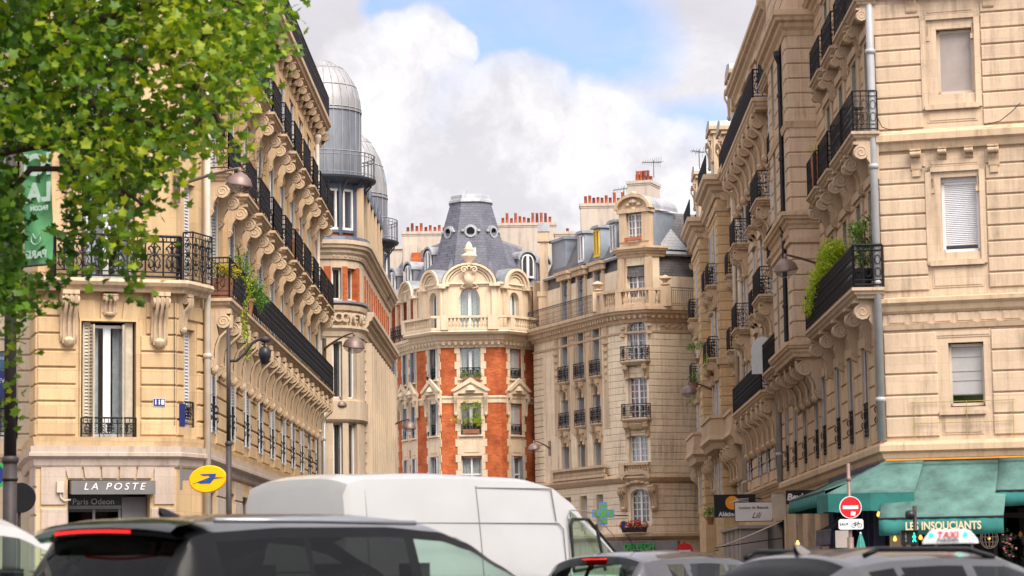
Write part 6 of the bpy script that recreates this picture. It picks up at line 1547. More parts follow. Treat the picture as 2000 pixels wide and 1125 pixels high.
# ================================================================ café awnings
def awning(label, M, u0, u1, zt, out, zb, val, ml='awning_green', mv='awning_edge', ends=(0, 0), skew=(0, 0), seams=0, cat='awning', group=None, scall=False):
    o = put('awning', None, M); o.empty_display_size = .2; tag(o, label, cat, group)
    m = MB(); n, k = 10, max(4, int((u1-u0)/.3)); rows = []
    for i in range(n+1):
        t = i/n; a, b_ = u0+skew[0]*t, u1+skew[1]*t
        rows.append([(a+(b_-a)*j/k, -.05-out*t, zt+(zb-zt)*t-.04*sin(pi*t)-.012*sin(pi*t)*(j % 2)) for j in range(k+1)])
    m.strip(rows); me = m.mesh('canopy', ml, True); sol(me, .012); put('canopy', me, M, o)
    a, b_ = u0+skew[0], u1+skew[1]; m = MB(); kk = k*2; x = [a+(b_-a)*j/kk for j in range(kk+1)]
    m.strip([[(u, -.05-out-.01*(j % 2), zb) for j, u in enumerate(x)], [(u, -.05-out-.02-.025*sin(j*1.3), zb-val*.6) for j, u in enumerate(x)], [(u, -.05-out-.02-.04*sin(j*1.3), zb-val-(.04*(j % 2) if scall else .008*sin(j))) for j, u in enumerate(x)]])
    me = m.mesh('valance', mv, True); sol(me, .008); put('valance', me, M, o)
    m = MB(); m.tube([(a, -.05-out, zb), (b_, -.05-out, zb)], .025, 6); m.tube([(u0, -.02, zt), (u1, -.02, zt)], .04, 6)
    for u in (u0+.15, u1-.15): m.tube([(u, -.02, zt-.6), (u+skew[0]*.9, -.05-out, zb)], .018, 5)
    put('frame', m.mesh('frame', 'iron'), M, o)
    for e, (uu, u2) in zip(ends, ((u0, a), (u1, b_))):
        if e: m = MB(); m.poly([(uu, -.05, zt), (u2, -.05-out, zb), (u2, -.05-out, zb-val), (uu, -.05, zb-val)]); me = m.mesh('side_flap', 'awning_deep'); sol(me, .008); put('side_flap', me, M, o)
    return o
def sol(me, t):
    b_ = bmesh.new(); b_.from_mesh(me); bmesh.ops.recalc_face_normals(b_, faces=b_.faces); bmesh.ops.solidify(b_, geom=b_.faces[:], thickness=t); b_.to_mesh(me); b_.free()
o = awning('wide green awning lettered LES INSOUCIANTS, lowest and longest of the green awnings', FM, .02, 2.95, 3.92, 1.85, 2.50, .40)
text('lettering', 'LES INSOUCIANTS', .265, 'letter_cream', FM @ T(1.55, -2.0, 2.30), o, depth=.003, bold=.008, spacing=1.0, sx=.82)
awning('green awning at the right edge of the picture, set higher than its neighbour', FM, 2.72, 5.8, 3.98, 1.05, 3.12, .36)
RC = RM @ T(RW, 0, 0)                     # street side, x negative going away from the corner
awning('green awning along the side street with deep green end flap', RC, -9.6, -.2, 3.90, 1.50, 3.25, .36, ends=(1, 0))
# corner fan between the two
n1 = RM.to_3x3() @ Vector((0, -1, 0)); n2 = FM.to_3x3() @ Vector((0, -1, 0)); c0 = Vector((9.16, 63, 0)); d2 = FM.to_3x3() @ Vector((1, 0, 0)); d1 = RM.to_3x3() @ Vector((-1, 0, 0))
o = put('awning', None, T(9.1, 62.8, 3.5)); tag(o, 'green corner awning fanned round the building corner above the lettered one', 'awning')
top = [c0+d1*1.6+n1*.06, c0+(n1+n2)*.04, c0+d2*.45+n2*.06, c0+d2*.9+n2*.06]
bot = [c0+d1*1.3+n1*1.62, c0+(n1*1.35+n2*.75), c0+n1*.25+n2*1.3, c0+d2*.80+n2*1.30]
m = MB(); rows = []
for i in range(9):
    t = i/8; r_ = []
    for j in range(10):
        s = j/9*3; k = min(2, int(s)); f = s-k; a = top[k].lerp(top[k+1], f); c = bot[k].lerp(bot[k+1], f); p = a.lerp(c, t); r_.append((p.x, p.y, 3.95-(3.95-3.12)*t-.03*sin(pi*t)))
    rows.append(r_)
m.strip(rows); me = m.mesh('canopy', 'awning_green', True); sol(me, .012); put('canopy', me, I4, o)
m = MB(); e = rows[-1]; m.strip([e, [(x, y, z-.42-.02*sin(i*2)) for i, (x, y, z) in enumerate(e)]]); me = m.mesh('valance', 'awning_edge'); sol(me, .008); put('valance', me, I4, o)
awning('small blue striped awning under the green one on the side street', RC, -7.2, -3.2, 2.95, 1.0, 2.35, .42, 'awning_blue', 'awning_blue')
m = MB()
for k in range(14): u = -7.1+k*.29; m.quad((u, -.09, 2.955), (u+.05, -.09, 2.955), (u+.05, -1.08, 2.36), (u, -1.08, 2.36)); m.quad((u, -1.10, 2.35), (u+.09, -1.10, 2.35), (u+.09, -1.12, 1.95), (u, -1.12, 1.95))
awb = [x for x in COL.objects if x.name.startswith('awning') and x.get('label', '').startswith('small blue')][0]
put('stripes', m.mesh('stripes', 'blind_grey'), RC @ T(0, 0, .012), awb)
# café front: dark joinery, blue panels, lamps
o = put('cafe_front', None, FM, RBD)
m = MB(); m.box(.05, 6.1, .05, .15, 0, .9); 
for u in (.3, 1.4, 2.5, 3.6, 4.7, 5.8): m.box(u, u+.09, -.02, .12, 0, 3.7)
m.box(.05, 6.1, -.02, .12, 2.5, 2.62); m.box(.05, 6.1, -.03, .12, 3.55, 3.75); put('joinery', m.mesh('joinery', 'shop_dark'), FM, o)
m = MB(); m.box(-11, -.1, -.30, -.05, 0, 1.0); m.box(-11, -.1, -.28, -.02, 3.4, 3.9)
for k in range(10): m.box(-10.9+k*1.15, -10.75+k*1.15, -.32, -.03, 0, 3.5)
put('side_joinery', m.mesh('side_joinery', 'cafe_blue'), RC, o); m = MB(); m.quad((-11, -.06, .9), (0, -.06, .9), (0, -.06, 3.4), (-11, -.06, 3.4)); put('side_glazing', m.mesh('side_glazing', 'glass_dark'), RC, o); m = MB(); m.quad((.05, .09, .9), (6.1, .09, .9), (6.1, .09, 3.6), (.05, .09, 3.6)); put('glazing', m.mesh('glazing', 'glass_dark'), FM, o)
m = MB(); m.box(-9.3, -2.2, -1.5, -1.42, 1.62, 1.92); tag(put('terrace_screen', m.mesh('terrace_screen', 'sign_grey'), RC), 'low grey terrace windbreak under the blue striped awning', 'windbreak')
for i, (px, py, lab) in enumerate(((1716, 1005, 'small warm bulb hanging left of the lettered awning'), (1748, 1053, 'small warm bulb below the lettered awning next to the pedestrian light'), (1798, 1050, 'small warm bulb behind the pedestrian light'), (1993, 1044, 'small warm bulb at the right edge under the awning'), (1558, 1062, 'small warm bulb at the far end of the side terrace'))):
    v = at(px, py, 62.4); o = thing('pendant_bulb', lab, 'lamp', v, 0, 'bulbs under the awnings'); m = MB(); m.lathe([(0, -.06), (.04, -.04), (.05, 0), (.03, .05), (.015, .08), (0, .08)], v, 10); put('bulb', m.mesh('bulb', 'lamp_amber', True), I4, o); m = MB(); m.tube([(v.x, v.y, v.z+.08), (v.x, v.y, v.z+.5)], .006, 4); put('flex', m.mesh('flex', 'cable'), I4, o)
v = at(1932, 1052, 62.2); o = thing('wicker_lamp', 'round wicker pendant lamp glowing under the right awning', 'lamp', v); m = MB()
for k in range(14):
    a = 2*pi*k/14; m.tube([(v.x+.22*cos(t)*cos(a), v.y+.22*cos(t)*sin(a), v.z+.24*sin(t)) for t in [radians(q) for q in range(-80, 81, 20)]], .008, 4)
for q in (-50, -20, 10, 40): m.tube([(v.x+.22*cos(radians(q))*cos(a), v.y+.22*cos(radians(q))*sin(a), v.z+.24*sin(radians(q))) for a in [i*pi/9 for i in range(19)]], .006, 4)
put('shade', m.mesh('shade', 'pipe_cream'), I4, o); m = MB(); m.lathe([(0, -.04), (.04, 0), (0, .05)], v, 8); put('bulb', m.mesh('bulb', 'lamp_amber', True), I4, o)
add_plant('flower_garland', 'pink flowers hanging beside the right end of the lettered awning', 'flowers', T(*at(1968, 1060, 61.0)), [(0, 0, .1, .12, .1, .22), (.04, 0, -.2, .2, .1, .15)], 130, .05, 'leaf_dark', None, 31, 20, 'flower_pink', stems=True, fr=.03)
# ---- road signs and lights by the café
v = at(1660, 1000, 55); o = thing('no_entry_sign', 'red no entry sign on a brown post with SAUF bicycle plate below', 'traffic sign', (v.x, 55, .13))
m = MB(); m.tube([(v.x, 55.05, .13), (v.x, 55.05, at(1655, 905, 55).z)], .038, 10); m.tube([(v.x, 55.05, .13), (v.x, 55.05, 2.0)], .07, 10); m.lathe([(.04, 0), (.055, .02), (.055, .08), (.04, .1)], (v.x, 55.05, at(1655, 940, 55).z), 10); put('pole', m.mesh('pole', 'lamp_metal', True), I4, o)
W_ = T(*at(1661, 991, 54.95)); RX = Matrix.Rotation(pi/2, 4, 'X')
m = MB(); m.lathe([(0, -.01), (.215, -.01), (.225, 0), (.215, .01), (0, .01)], (0, 0, 0), 36); put('disc', m.mesh('disc', 'sign_red'), W_ @ RX, o)
m = MB(); m.lathe([(.222, -.012), (.238, -.012), (.238, .018), (.222, .018)], (0, 0, 0), 36); put('rim', m.mesh('rim', 'sign_white'), W_ @ RX, o); m = MB(); m.box(-.165, .165, -.016, -.011, -.035, .040); put('bar', m.mesh('bar', 'sign_white'), W_, o)
m = MB(); m.box(.02, .12, -.0155, -.011, -.17, -.08); put('sticker', m.mesh('sticker', 'pvc_white'), W_ @ Matrix.Rotation(radians(8), 4, 'Y'), o)
W_ = T(*at(1662, 1024, 54.95)); m = MB(); r = .05; K = 6
pts = []
for cx_, cz_, a0_ in ((.215, .06, 0), (-.215, .06, 90), (-.215, -.06, 180), (.215, -.06, 270)): pts += [(cx_+r*cos(radians(a0_+90*k/K)), cz_+r*sin(radians(a0_+90*k/K))) for k in range(K+1)]
m.prism(pts, 'y', -.01, .01); put('plate', m.mesh('plate', 'sign_white'), W_, o); text('lettering', 'SAUF', .075, 'letter_black', W_ @ T(-.15, -.013, 0), o, depth=.001, bold=.002, spacing=1.1)
m = MB()
for cx_ in (.055, .185): m.tube([(cx_+.042*cos(a), -.013, -.025+.042*sin(a)) for a in [i*pi/9 for i in range(19)]], .0055, 4)
for a, c in (((.055, -.025), (.09, .03)), ((.09, .03), (.155, .03)), ((.155, .03), (.12, -.02)), ((.12, -.02), (.09, .03)), ((.055, -.025), (.12, -.02)), ((.185, -.025), (.15, .055)), ((.15, .055), (.17, .06)), ((.09, .03), (.083, .05)), ((.07, .05), (.10, .05))): m.tube([(a[0], -.013, a[1]), (c[0], -.013, c[1])], .005, 4)
put('bicycle_symbol', m.mesh('bicycle_symbol', 'letter_black'), W_, o)
v = at(1787, 1020, 52); o = thing('pedestrian_light', 'pedestrian signal showing a green walking figure in front of the lettered awning', 'traffic light', (v.x, 52, .13))
m = MB(); m.tube([(v.x, 52, .13), (v.x, 52, at(1786, 988, 52).z)], .042, 10); put('pole', m.mesh('pole', 'pole_brown', True), I4, o)
m = MB(); vv = at(1778, 1006, 51.9); m.lathe([(0, -.1), (.09, -.08), (.11, 0), (.09, .08), (0, .1)], vv, 14); m.box(vv.x-.02, v.x+.0, 51.88, 51.98, vv.z+.03, vv.z+.09); put('speaker_horn', m.mesh('speaker_horn', 'black_plastic', True), I4, o)
W_ = T(*at(1777, 1050, 51.9)); m = MB(); m.box(-.17, .17, 0, .14, -.14, .14); m.box(-.18, -.0, -.06, .02, .13, .15); m.box(.0, .18, -.06, .02, .13, .15); put('housing', m.mesh('housing', 'black_plastic'), W_, o)
def man(mm, x, s, walk=1):
    mm.lathe([(0, -.018), (.017, 0), (0, .018)], (x, -.02, .085*s), 8)
    for a, c, r in (((x, .055), (x, -.01), .020), ((x, -.01), (x-.03*walk, -.09), .011), ((x, -.01), (x+.03*walk, -.085), .011), ((x, .045), (x-.035*walk, .0), .009), ((x, .045), (x+.035*walk, .005), .009)): mm.tube([(a[0], -.02, a[1]), (c[0], -.02, c[1])], r, 6)
m = MB(); man(m, .085, 1); put('green_figure', m.mesh('green_figure', 'lamp_green'), W_, o); m = MB(); man(m, -.085, 1, .3); put('unlit_figure', m.mesh('unlit_figure', 'sign_grey'), W_, o)
v = at(1682, 1085, 54); o = thing('closed_parasol', 'closed green parasol standing right of the no entry sign', 'parasol', (v.x, 54, .13)); zt = at(1682, 1043, 54).z
m = MB(); rows = []
for z_, r_ in ((zt, .02), (zt-.15, .06), (zt-.5, .12), (zt-.95, .15)): rows.append([(v.x+r_*(1+.22*(k % 2))*cos(2*pi*k/16), 54+r_*(1+.22*(k % 2))*sin(2*pi*k/16), z_) for k in range(16)])
m.strip(rows, True, caps=True); put('canopy', m.mesh('canopy', 'canvas_green'), I4, o); m = MB(); m.tube([(v.x, 54, .13), (v.x, 54, zt+.02)], .02, 8); m.lathe([(0, .05), (.025, .02), (.02, 0)], (v.x, 54, zt), 8); put('pole', m.mesh('pole', 'pvc_white'), I4, o)
v = at(1646, 1047, 56); s = thing('menu_board', 'tan menu board on a stand behind the no entry post', 'board', (v.x-.05, 56, .13)); m = MB(); m.box(v.x-.16, v.x+.16, 56, 56.05, v.z-.25, v.z+.12); put('board', m.mesh('board', 'panel_taupe'), I4, s); m = MB(); m.tube([(v.x, 56.02, .13), (v.x, 56.02, v.z)], .02, 6); put('stand', m.mesh('stand', 'iron'), I4, s)
v = at(1337, 1070, 108); o = thing('no_entry_sign', 'far small red no entry sign just over the roof of the grey hatchback', 'traffic sign', (v.x, 108, .1)); m = MB(); m.lathe([(0, -.01), (.36, -.01), (.36, .01), (0, .01)], (0, 0, 0), 28); put('disc', m.mesh('disc', 'sign_red'), T(v.x, 108, v.z-.15) @ RX, o); m = MB(); m.box(-.25, .25, -.02, -.012, -.06, .06); put('bar', m.mesh('bar', 'sign_white'), T(v.x, 108, v.z-.15), o); m = MB(); m.tube([(v.x, 108.05, .1), (v.x, 108.05, v.z+.25)], .035, 8); put('pole', m.mesh('pole', 'pole_brown'), I4, o)

# ================================================================ shop signs on the right side of the street
def blade(label, px0, px1, py0, py1, Y, ms, txts, xw=None, extra=None, name='shop_sign', rim=None):
    a, c = at(px0, py1, Y), at(px1, py0, Y); w_, h_ = c.x-a.x, c.z-a.z; W_ = T((a.x+c.x)/2, Y, (a.z+c.z)/2)
    o = put(name, None, W_); tag(o, label, 'sign'); m = MB(); m.box(-w_/2, w_/2, -.06, .06, -h_/2, h_/2); put('panel', m.mesh('panel', ms), W_, o)
    if rim: m = MB(); m.box(-w_/2-.025, w_/2+.025, -.05, .05, -h_/2-.025, h_/2+.025); put('rim', m.mesh('rim', rim), W_, o)
    xe = 9.16+.0144*(Y-63)
    m = MB(); 
    for z_ in (-h_*.3, h_*.3): m.tube([(w_/2, 0, z_), (xe-W_.translation.x, 0, z_)], .025, 5)
    put('bracket', m.mesh('bracket', 'iron'), W_, o)
    for t_, sz, x, z_, mt, kw in txts: text('lettering', t_, sz, mt, W_ @ T(x, -.065, z_), o, depth=.004, **kw)
    return o, W_
o, W_ = blade('black blade sign with orange disc reading Alétine behind the white beauty sign', 1395, 1475, 965, 1011, 101, 'sign_black', [('Alétine', .24, -.30, -.33, 'sign_white', {'bold': .008})])
m = MB(); m.lathe([(0, 0), (.27, 0), (.27, .006), (0, .006)], (0, 0, 0), 28); put('disc', m.mesh('disc', 'sign_orange'), W_ @ T(-.10, -.064, .12) @ RX, o)
m = MB()
for k in range(3): m.tube([(-.22+.1*k, -.075, .12+.03*k), (.1, -.075, .20+.03*k), (.55, -.075, .15+.07*k)], .010, 4)
put('noodle_lines', m.mesh('noodle_lines', 'sign_white'), W_, o)
blade('white framed blade sign reading Institut de Beauté Lili', 1436, 1507, 981, 1018, 94.5, 'sign_white', [('Institut de Beauté', .165, 0, .15, 'letter_black', {'sx': .92}), ('Lili', .30, .08, -.14, 'letter_black', {'shear': .45, 'sx': .9})], rim='sign_black')
blade('black blade sign with white serif letters half hidden by the green side awning', 1535, 1596, 957, 985, 78.5, 'sign_black', [('Bexl', .27, -.22, .0, 'sign_white', {'shear': .2, 'bold': .01})])
blade('small white lit projecting box sign below the black sign', 1508, 1534, 965, 1012, 90.5, 'pipe_cream', [])
Mf3, W3, U3, pA3, pB3 = sfac(91.3, 108.9)
awning('tan shop awning sloping below the white beauty sign', Mf3, U3(94.2), U3(91.6), 3.05, 2.3, 2.15, .12, 'awning_tan', 'awning_tan')
o = put('shop_front', None, Mf3, APB); m = MB(); m.box(U3(108.5), U3(98), -1.1, 0, 0, 2.9); m.box(U3(108.6), U3(97.9), -1.2, 0, 2.9, 3.02)
for y in (99, 101.5, 104, 106.5): m.box(U3(y)-.06, U3(y)+.06, -1.14, 0, .2, 2.9)
put('panels', m.mesh('panels', 'panel_taupe'), Mf3, o)
m = MB(); m.box(U3(98), U3(91.8), -.06, .0, .2, 3.0); put('glazing', m.mesh('glazing', 'shop_dark'), Mf3, o)
# ---- pharmacy and florist on the beige building
o = put('shop_fascia', None, M2); tag(o, 'grey fascia with green lettering DELPECH under the geraniums', 'sign'); m = MB(); m.box(-1.2, 3.2, -.3, 0, 2.3, 2.95); put('panel', m.mesh('panel', 'sign_grey'), M2, o)
text('lettering', 'DELPECH', .52, 'letter_green', M2 @ T(.85, -.34, 2.62), o, depth=.03, bold=.01, sx=.88)
v = at(1178, 1003, 128); o = thing('pharmacy_cross', 'green and blue pharmacy cross just above the nose of the white van', 'sign', v); W_ = T(*v) @ RZ(.25)
for s_, mt, d in ((1, 'lamp_cross_blue', .05), (.84, 'lamp_cross', .07), (.5, 'lamp_cross_blue', .08), (.34, 'lamp_cross', .09)):
    m = MB(); a, c = .56*s_, .20*s_; m.prism([(-c, -a), (c, -a), (c, -c), (a, -c), (a, c), (c, c), (c, a), (-c, a), (-c, c), (-a, c), (-a, -c), (-c, -c)], 'y', -d, d); put('cross', m.mesh('cross', mt), W_, o)
m = MB(); m.tube([(.3, 0, -.1), (1.6, 1.0, -.1)], .03, 5); put('bracket', m.mesh('bracket', 'iron'), W_, o)
v = at(1217, 1028, 137.6); o = thing('street_plate', 'tiny dark blue plate on the beige building left of the red geraniums', 'sign', v); put('plate', box_mesh(.2, .02, .45, 'sign_blue', 'plate'), T(v.x-.1, v.y, v.z-.2), o)
# ================================================================ plants
W_ = M2 @ T(cw, -.62, 3.42); add_plant('geraniums', 'dense box of red geraniums on the ledge under the arched window', 'flowers', W_, [(-.55, 0, .38, .32, .22, .24), (0, 0, .42, .34, .22, .24), (.55, 0, .38, .32, .22, .24)], 900, .07, 'leaf_dark', (1.5, .3, .28, 'iron'), 5, 150, fr=.05)
add_plant('potted_shrub', 'yellow leaved shrub in a rusty planter at the near end of the long left balcony', 'plant', T(-7.38, 64.25, 8.34), [(-.1, 0, .80, .32, .3, .22), (.22, .3, .72, .25, .4, .22), (0, .6, .72, .25, .4, .2)], 1100, .06, 'leaf_yellow', (.62, .55, .5, 'planter'), 6)
add_plant('balcony_shrub', 'feathery green shrub leaning over the long left balcony', 'plant', T(-7.2, 68.6, 8.34), [(0, -.5, 1.35, .22, .4, .35), (.05, .1, 1.0, .3, .7, .4), (.2, .5, .75, .3, .8, .4), (-.1, -.8, 1.65, .15, .25, .3), (.3, 1.4, .55, .25, .6, .3)], 2400, .055, 'leaf_green', (.5, .5, .45, 'planter'), 7)
o = put('trailing_vine', None, T(-7.0, 66.3, 8.2)); tag(o, 'bright green vine trailing down over the edge of the long left balcony', 'plant')
rng = random.Random(9); pts = []; 
for k in range(330):
    t = rng.random(); pts.append((Vector((-6.93+.06*sin(t*9)+rng.gauss(0, .05), 66.3+.12*sin(t*6)+rng.gauss(0, .06), 9.15-t*2.25)), rng.random()))
m, tn = leaf_cloud(rng, pts, .085); put('foliage', m.mesh('foliage', 'leaf_lime', attr=tn), I4, o); m = MB(); m.tube([(-6.95, 66.3, 9.2), (-6.93, 66.35, 8.3), (-6.9, 66.3, 7.5), (-6.93, 66.4, 6.9)], .01, 4); put('stem', m.mesh('stem', 'bark'), I4, o)
v = SM @ Vector((9.4, -.4, 11.6)); add_plant('dry_shrub', 'straggly grey dry shrub on a second floor balcony of the left facade', 'plant', T(*v), [(0, 0, 1.4, .25, .6, .9), (.1, .5, 1.9, .2, .4, .8)], 420, .05, 'leaf_dry', (.4, .4, .4, 'planter'), 11)
for k, (u, z, fm_, lab) in enumerate(((5.6, 15.15, 'flower_red', 'small red flower pot on the top left balcony'), (6.8, 11.6, 'flower_pink', 'pink flower pot on the left balcony row above the large lamp'), (20.4, 11.6, 'flower_pink', 'pale pink flower pot far along the left balconies'))):
    add_plant('flower_pot', lab, 'flowers', T(*(SM @ Vector((u, -.42, z)))), [(0, 0, 1.0, .22, .3, .16)], 160, .05, 'leaf_green', (.35, .35, .8, 'planter'), 12+k, 22, fm_, fr=.04)
add_plant('balcony_shrub', 'lime green bushy shrub on the long planted balcony of the right corner building', 'plant', RC @ T(-7.6, -.38, 8.24), [(0, -.1, 1.3, .8, .3, .42), (-.9, -.15, 1.1, .8, .3, .42), (.8, -.1, 1.6, .5, .3, .45), (-1.9, -.25, .8, .6, .25, .35), (1.5, -.1, 1.5, .5, .3, .45), (-2.6, -.35, .55, .35, .2, .25)], 8500, .085, 'leaf_lime', (.7, .45, .5, 'planter'), 15)
add_plant('balcony_tree', 'thin stemmed small tree in a black pot at the near end of the planted balcony', 'plant', RC @ T(-.75, -.38, 8.24), [(-.1, 0, 1.0, .3, .25, .3), (-.5, 0, 1.35, .35, .2, .25), (.2, 0, 1.6, .3, .2, .2), (-1.2, 0, 1.7, .3, .2, .2), (.1, 0, .75, .3, .2, .15)], 1000, .085, 'leaf_green', (.56, .56, .55, 'planter_dark'), 16)
rng = random.Random(3); o = put('spiky_plant', None, RC @ T(-9.6, -.5, 12.15)); tag(o, 'spiky yellow green plant on the farthest of the second floor right balconies', 'plant'); m = MB()
for k in range(26): a, l = rng.uniform(0, 2*pi), rng.uniform(.3, .55); e = rng.uniform(.4, 1.2); m.tri((-.02*sin(a), .02*cos(a), .95), (.02*sin(a), -.02*cos(a), .95), (l*cos(a)*cos(e), l*sin(a)*cos(e), .95+l*sin(e)))
put('blades', m.mesh('blades', 'leaf_yellow', attr=[.4]*len(m.f)), RC @ T(-9.6, -.5, 12.15), o); m = MB(); m.lathe([(0, 0), (.14, 0), (.18, .95), (0, .95)], (0, 0, 0), 12); put('pot', m.mesh('pot', 'planter'), RC @ T(-9.6, -.5, 12.15), o)
Mr = frame2(R[2], R[3])[0]; cc_ = frame2(R[2], R[3])[1]/2-.03
add_plant('climbing_shrub', 'bright yellow green climbing shrub filling the middle brick facade window', 'plant', Mr @ T(cc_, -.14, 9.5), [(.35, 0, 1.5, .25, .08, .5), (-.3, 0, 1.6, .25, .08, .3), (0, 0, .7, .6, .12, .22), (-.75, -.1, .85, .4, .1, .12), (.45, 0, .8, .2, .1, .4)], 1100, .085, 'leaf_lime', (1.0, .2, .25, 'planter'), 18, 14, 'flower_pink', fr=.05)
for k, (px, py, Y, lab, bl, pt) in enumerate((
    (771, 765, 158.6, 'small shrub in a box on the farthest window of the brick wing', [(0, 0, .35, .4, .25, .25)], (.7, .3, .28, 'planter')),
    (803, 752, 155.0, 'leafy plant on the paired windows of the brick wing', [(0, 0, .45, .3, .25, .4)], (.4, .3, .3, 'planter')),
    (847, 744, 151.2, 'white flowered window plant left of the middle brick windows', [(0, 0, .45, .35, .2, .3)], (.9, .25, .25, 'planter_dark')),
    (847, 852, 151.2, 'tall green shrub standing in the left window of the rounded brick corner', [(-.05, 0, 1.0, .36, .2, .85)], (.7, .25, .25, 'planter_dark')),
    (921, 742, 149.8, 'pair of low plants in the upper middle brick window', [(-.35, 0, .32, .2, .12, .16), (.35, 0, .32, .2, .12, .16)], (1.1, .16, .18, 'planter')),
    (1168, 830, 144.2, 'potted green plant on the nearest small balcony of the beige flank', [(0, 0, .62, .28, .25, .3)], (.34, .34, .3, 'wood_red')),
    (1357, 756, 123.5, 'trailing plants hanging from a balcony beside the wall lamp', [(0, 0, .3, .3, .4, .45), (-.1, 0, -.5, .3, .3, .5)], (.4, .4, .25, 'planter')),
    (1362, 708, 123.5, 'flat topped little tree above the trailing plants', [(-.15, 0, .75, .45, .4, .14), (.25, 0, .9, .3, .3, .12)], (.25, .25, .2, 'planter')),
    (1387, 735, 116, 'green creeper on the bulging balcony of the third right building', [(0, 0, .5, .25, .4, .5)], (.3, .3, .25, 'planter')),
    (1388, 1025, 104, 'leafy plant standing on the taupe shop front ledge', [(0, 0, .5, .3, .3, .35)], (.3, .3, .3, 'planter')))):
    add_plant('window_plant', lab, 'plant', T(*at(px, py, Y)), bl, 420, .07, 'leaf_green' if k != 8 else 'leaf_lime', pt, 40+k, 14 if k == 2 else None, 'sign_white')

# ================================================================ plane tree, foreground left
def plane_tree():
    rng = random.Random(21); Y0 = 29.0
    o = thing('plane_tree', 'plane tree with hanging leafy branches filling the top left of the view', 'tree', (-10.2, 27, 0))
    def P(px, py, dy=0): return at(px, py, Y0+dy)
    def inside(px, py):
        """ragged lower and right outline of the crown in the view"""
        e = [(-300, 700), (0, 640), (60, 600), (110, 560), (112, 530), (150, 545), (215, 545), (262, 575), (280, 540), (262, 430), (300, 370), (330, 330), (352, 378), (372, 330), (420, 300), (452, 270), (478, 235), (500, 170), (560, 110), (580, 60), (560, 0), (590, -60), (590, -500)]
        if px > 552: return False
        lim = None
        for (a, c), (d, f) in zip(e, e[1:]):
            if a != d and min(a, d) <= px <= max(a, d): y = c+(f-c)*(px-a)/(d-a); lim = y if lim is None else max(lim, y)
        if lim is None: return False
        return py < lim-18-22*abs(noise.noise(Vector((px/22, 1, 1))))
    cl = []; n = 0
    while n < 1300:
        px, py = rng.uniform(-260, 590), rng.uniform(-420, 640)
        if not inside(px, py): continue
        n_ = noise.noise(Vector((px/85, py/85, 3.1)))
        if n_ < -.30: continue
        # holes: banner left clear, thin patches showing the facade
        if 38 < px < 122 and 290 < py < 520 and rng.random() < .96: continue
        if 112 < px < 400 and py > 380-.2*(px-112) and rng.random() < .5: continue
        dy = rng.uniform(-2.2, 2.6); c = P(px, py, dy); dark = 1 if (px < 150 and py > 280) else 0  # flag for the lower left crown, whose shade goes into the leaf tone
        bright = max(0, min(1, .55+.9*noise.noise(Vector((px/60, py/60, 7)))+(.15 if px > 250 else -.1)-.42*dark-.05*dy))  # lit fringe and shaded depth of the crown painted into the tone
        cl.append((c, bright)); n += 1
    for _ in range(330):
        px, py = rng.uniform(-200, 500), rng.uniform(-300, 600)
        if inside(px+30, py+35) and noise.noise(Vector((px/85, py/85, 3.1))) > -.2: cl.append((P(px, py, rng.uniform(2.6, 4)), .05))  # back layer at almost the darkest tone, painted shade deep in the crown
    pts = []
    for c, tn in cl:
        for _ in range(rng.randint(15, 24)):
            q = c+Vector((rng.gauss(0, .19), rng.gauss(0, .26), rng.gauss(-.04, .15))); k_ = 5000/(q.y); bx_ = 1000+k_*q.x; by_ = 1119-k_*(q.z-EYE)
            if 40 < bx_ < 112 and 272 < by_ < 522 and rng.random() < .88: continue
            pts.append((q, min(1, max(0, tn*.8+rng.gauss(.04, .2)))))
    # lone twigs at the fringe
    for px, py in ((60, 600), (20, 790), (10, 820), (240, 560), (265, 568), (470, 300), (420, 290), (500, 100), (556, 95), (90, 600), (110, 575), (30, 655), (45, 670), (350, 365), (300, 350), (440, 250), (30, 720)):
        for _ in range(9): pts.append((P(px, py)+Vector((rng.gauss(0, .10), rng.gauss(0, .2), rng.gauss(0, .08))), rng.uniform(.3, .9)))
    kk = Vector((-10.2, 27, 9.5))
    for _ in range(2600):                                    # rest of the crown, beyond the frame
        while True:
            q = Vector((rng.uniform(-1, 1), rng.uniform(-1, 1), rng.uniform(-1, 1)))
            if q.length < 1: break
        p = kk+Vector((q.x*3.6, q.y*4.5, q.z*4))
        if p.x < -6.3 : pts.append((p, rng.random()))
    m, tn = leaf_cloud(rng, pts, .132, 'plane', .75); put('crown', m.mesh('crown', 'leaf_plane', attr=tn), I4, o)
    m = MB(); m.tube([(-10.2, 27, 0), (-10.15, 27, 2.5), (-9.9, 27.1, 4.6), (-9.6, 27.3, 6.5), (-9.3, 27.5, 9), (-9, 28, 12)], [.34, .27, .24, .2, .15, .06], 14); put('trunk', m.mesh('trunk', 'bark', True), I4, o)
    for a in (((-9.8, 27.1, 5.2), P(40, 230), P(130, 150), P(300, 100), P(430, 60)), ((-9.7, 27.2, 5.8), P(20, 60), P(230, 30), P(390, -20), P(520, 20)), ((-9.9, 27.1, 4.9), P(0, 400), P(60, 330), P(180, 330), P(280, 400)), ((-9.8, 27.1, 5.2), P(100, 280), P(240, 230), P(360, 260), P(450, 180)), ((-9.9, 27, 4.6), P(-40, 520), P(10, 560), P(50, 600)), (P(130, 150), P(200, 220), P(220, 330), P(250, 420), P(215, 520)), (P(300, 100), P(370, 150), P(420, 220), P(440, 270))):
        m = MB(); pp = [Vector(x) for x in a]; k = len(pp); m.tube(pp, [.05*(1-i/k)+.01 for i in range(k)], 7); put('branch', m.mesh('branch', 'bark', True), I4, o)
plane_tree()
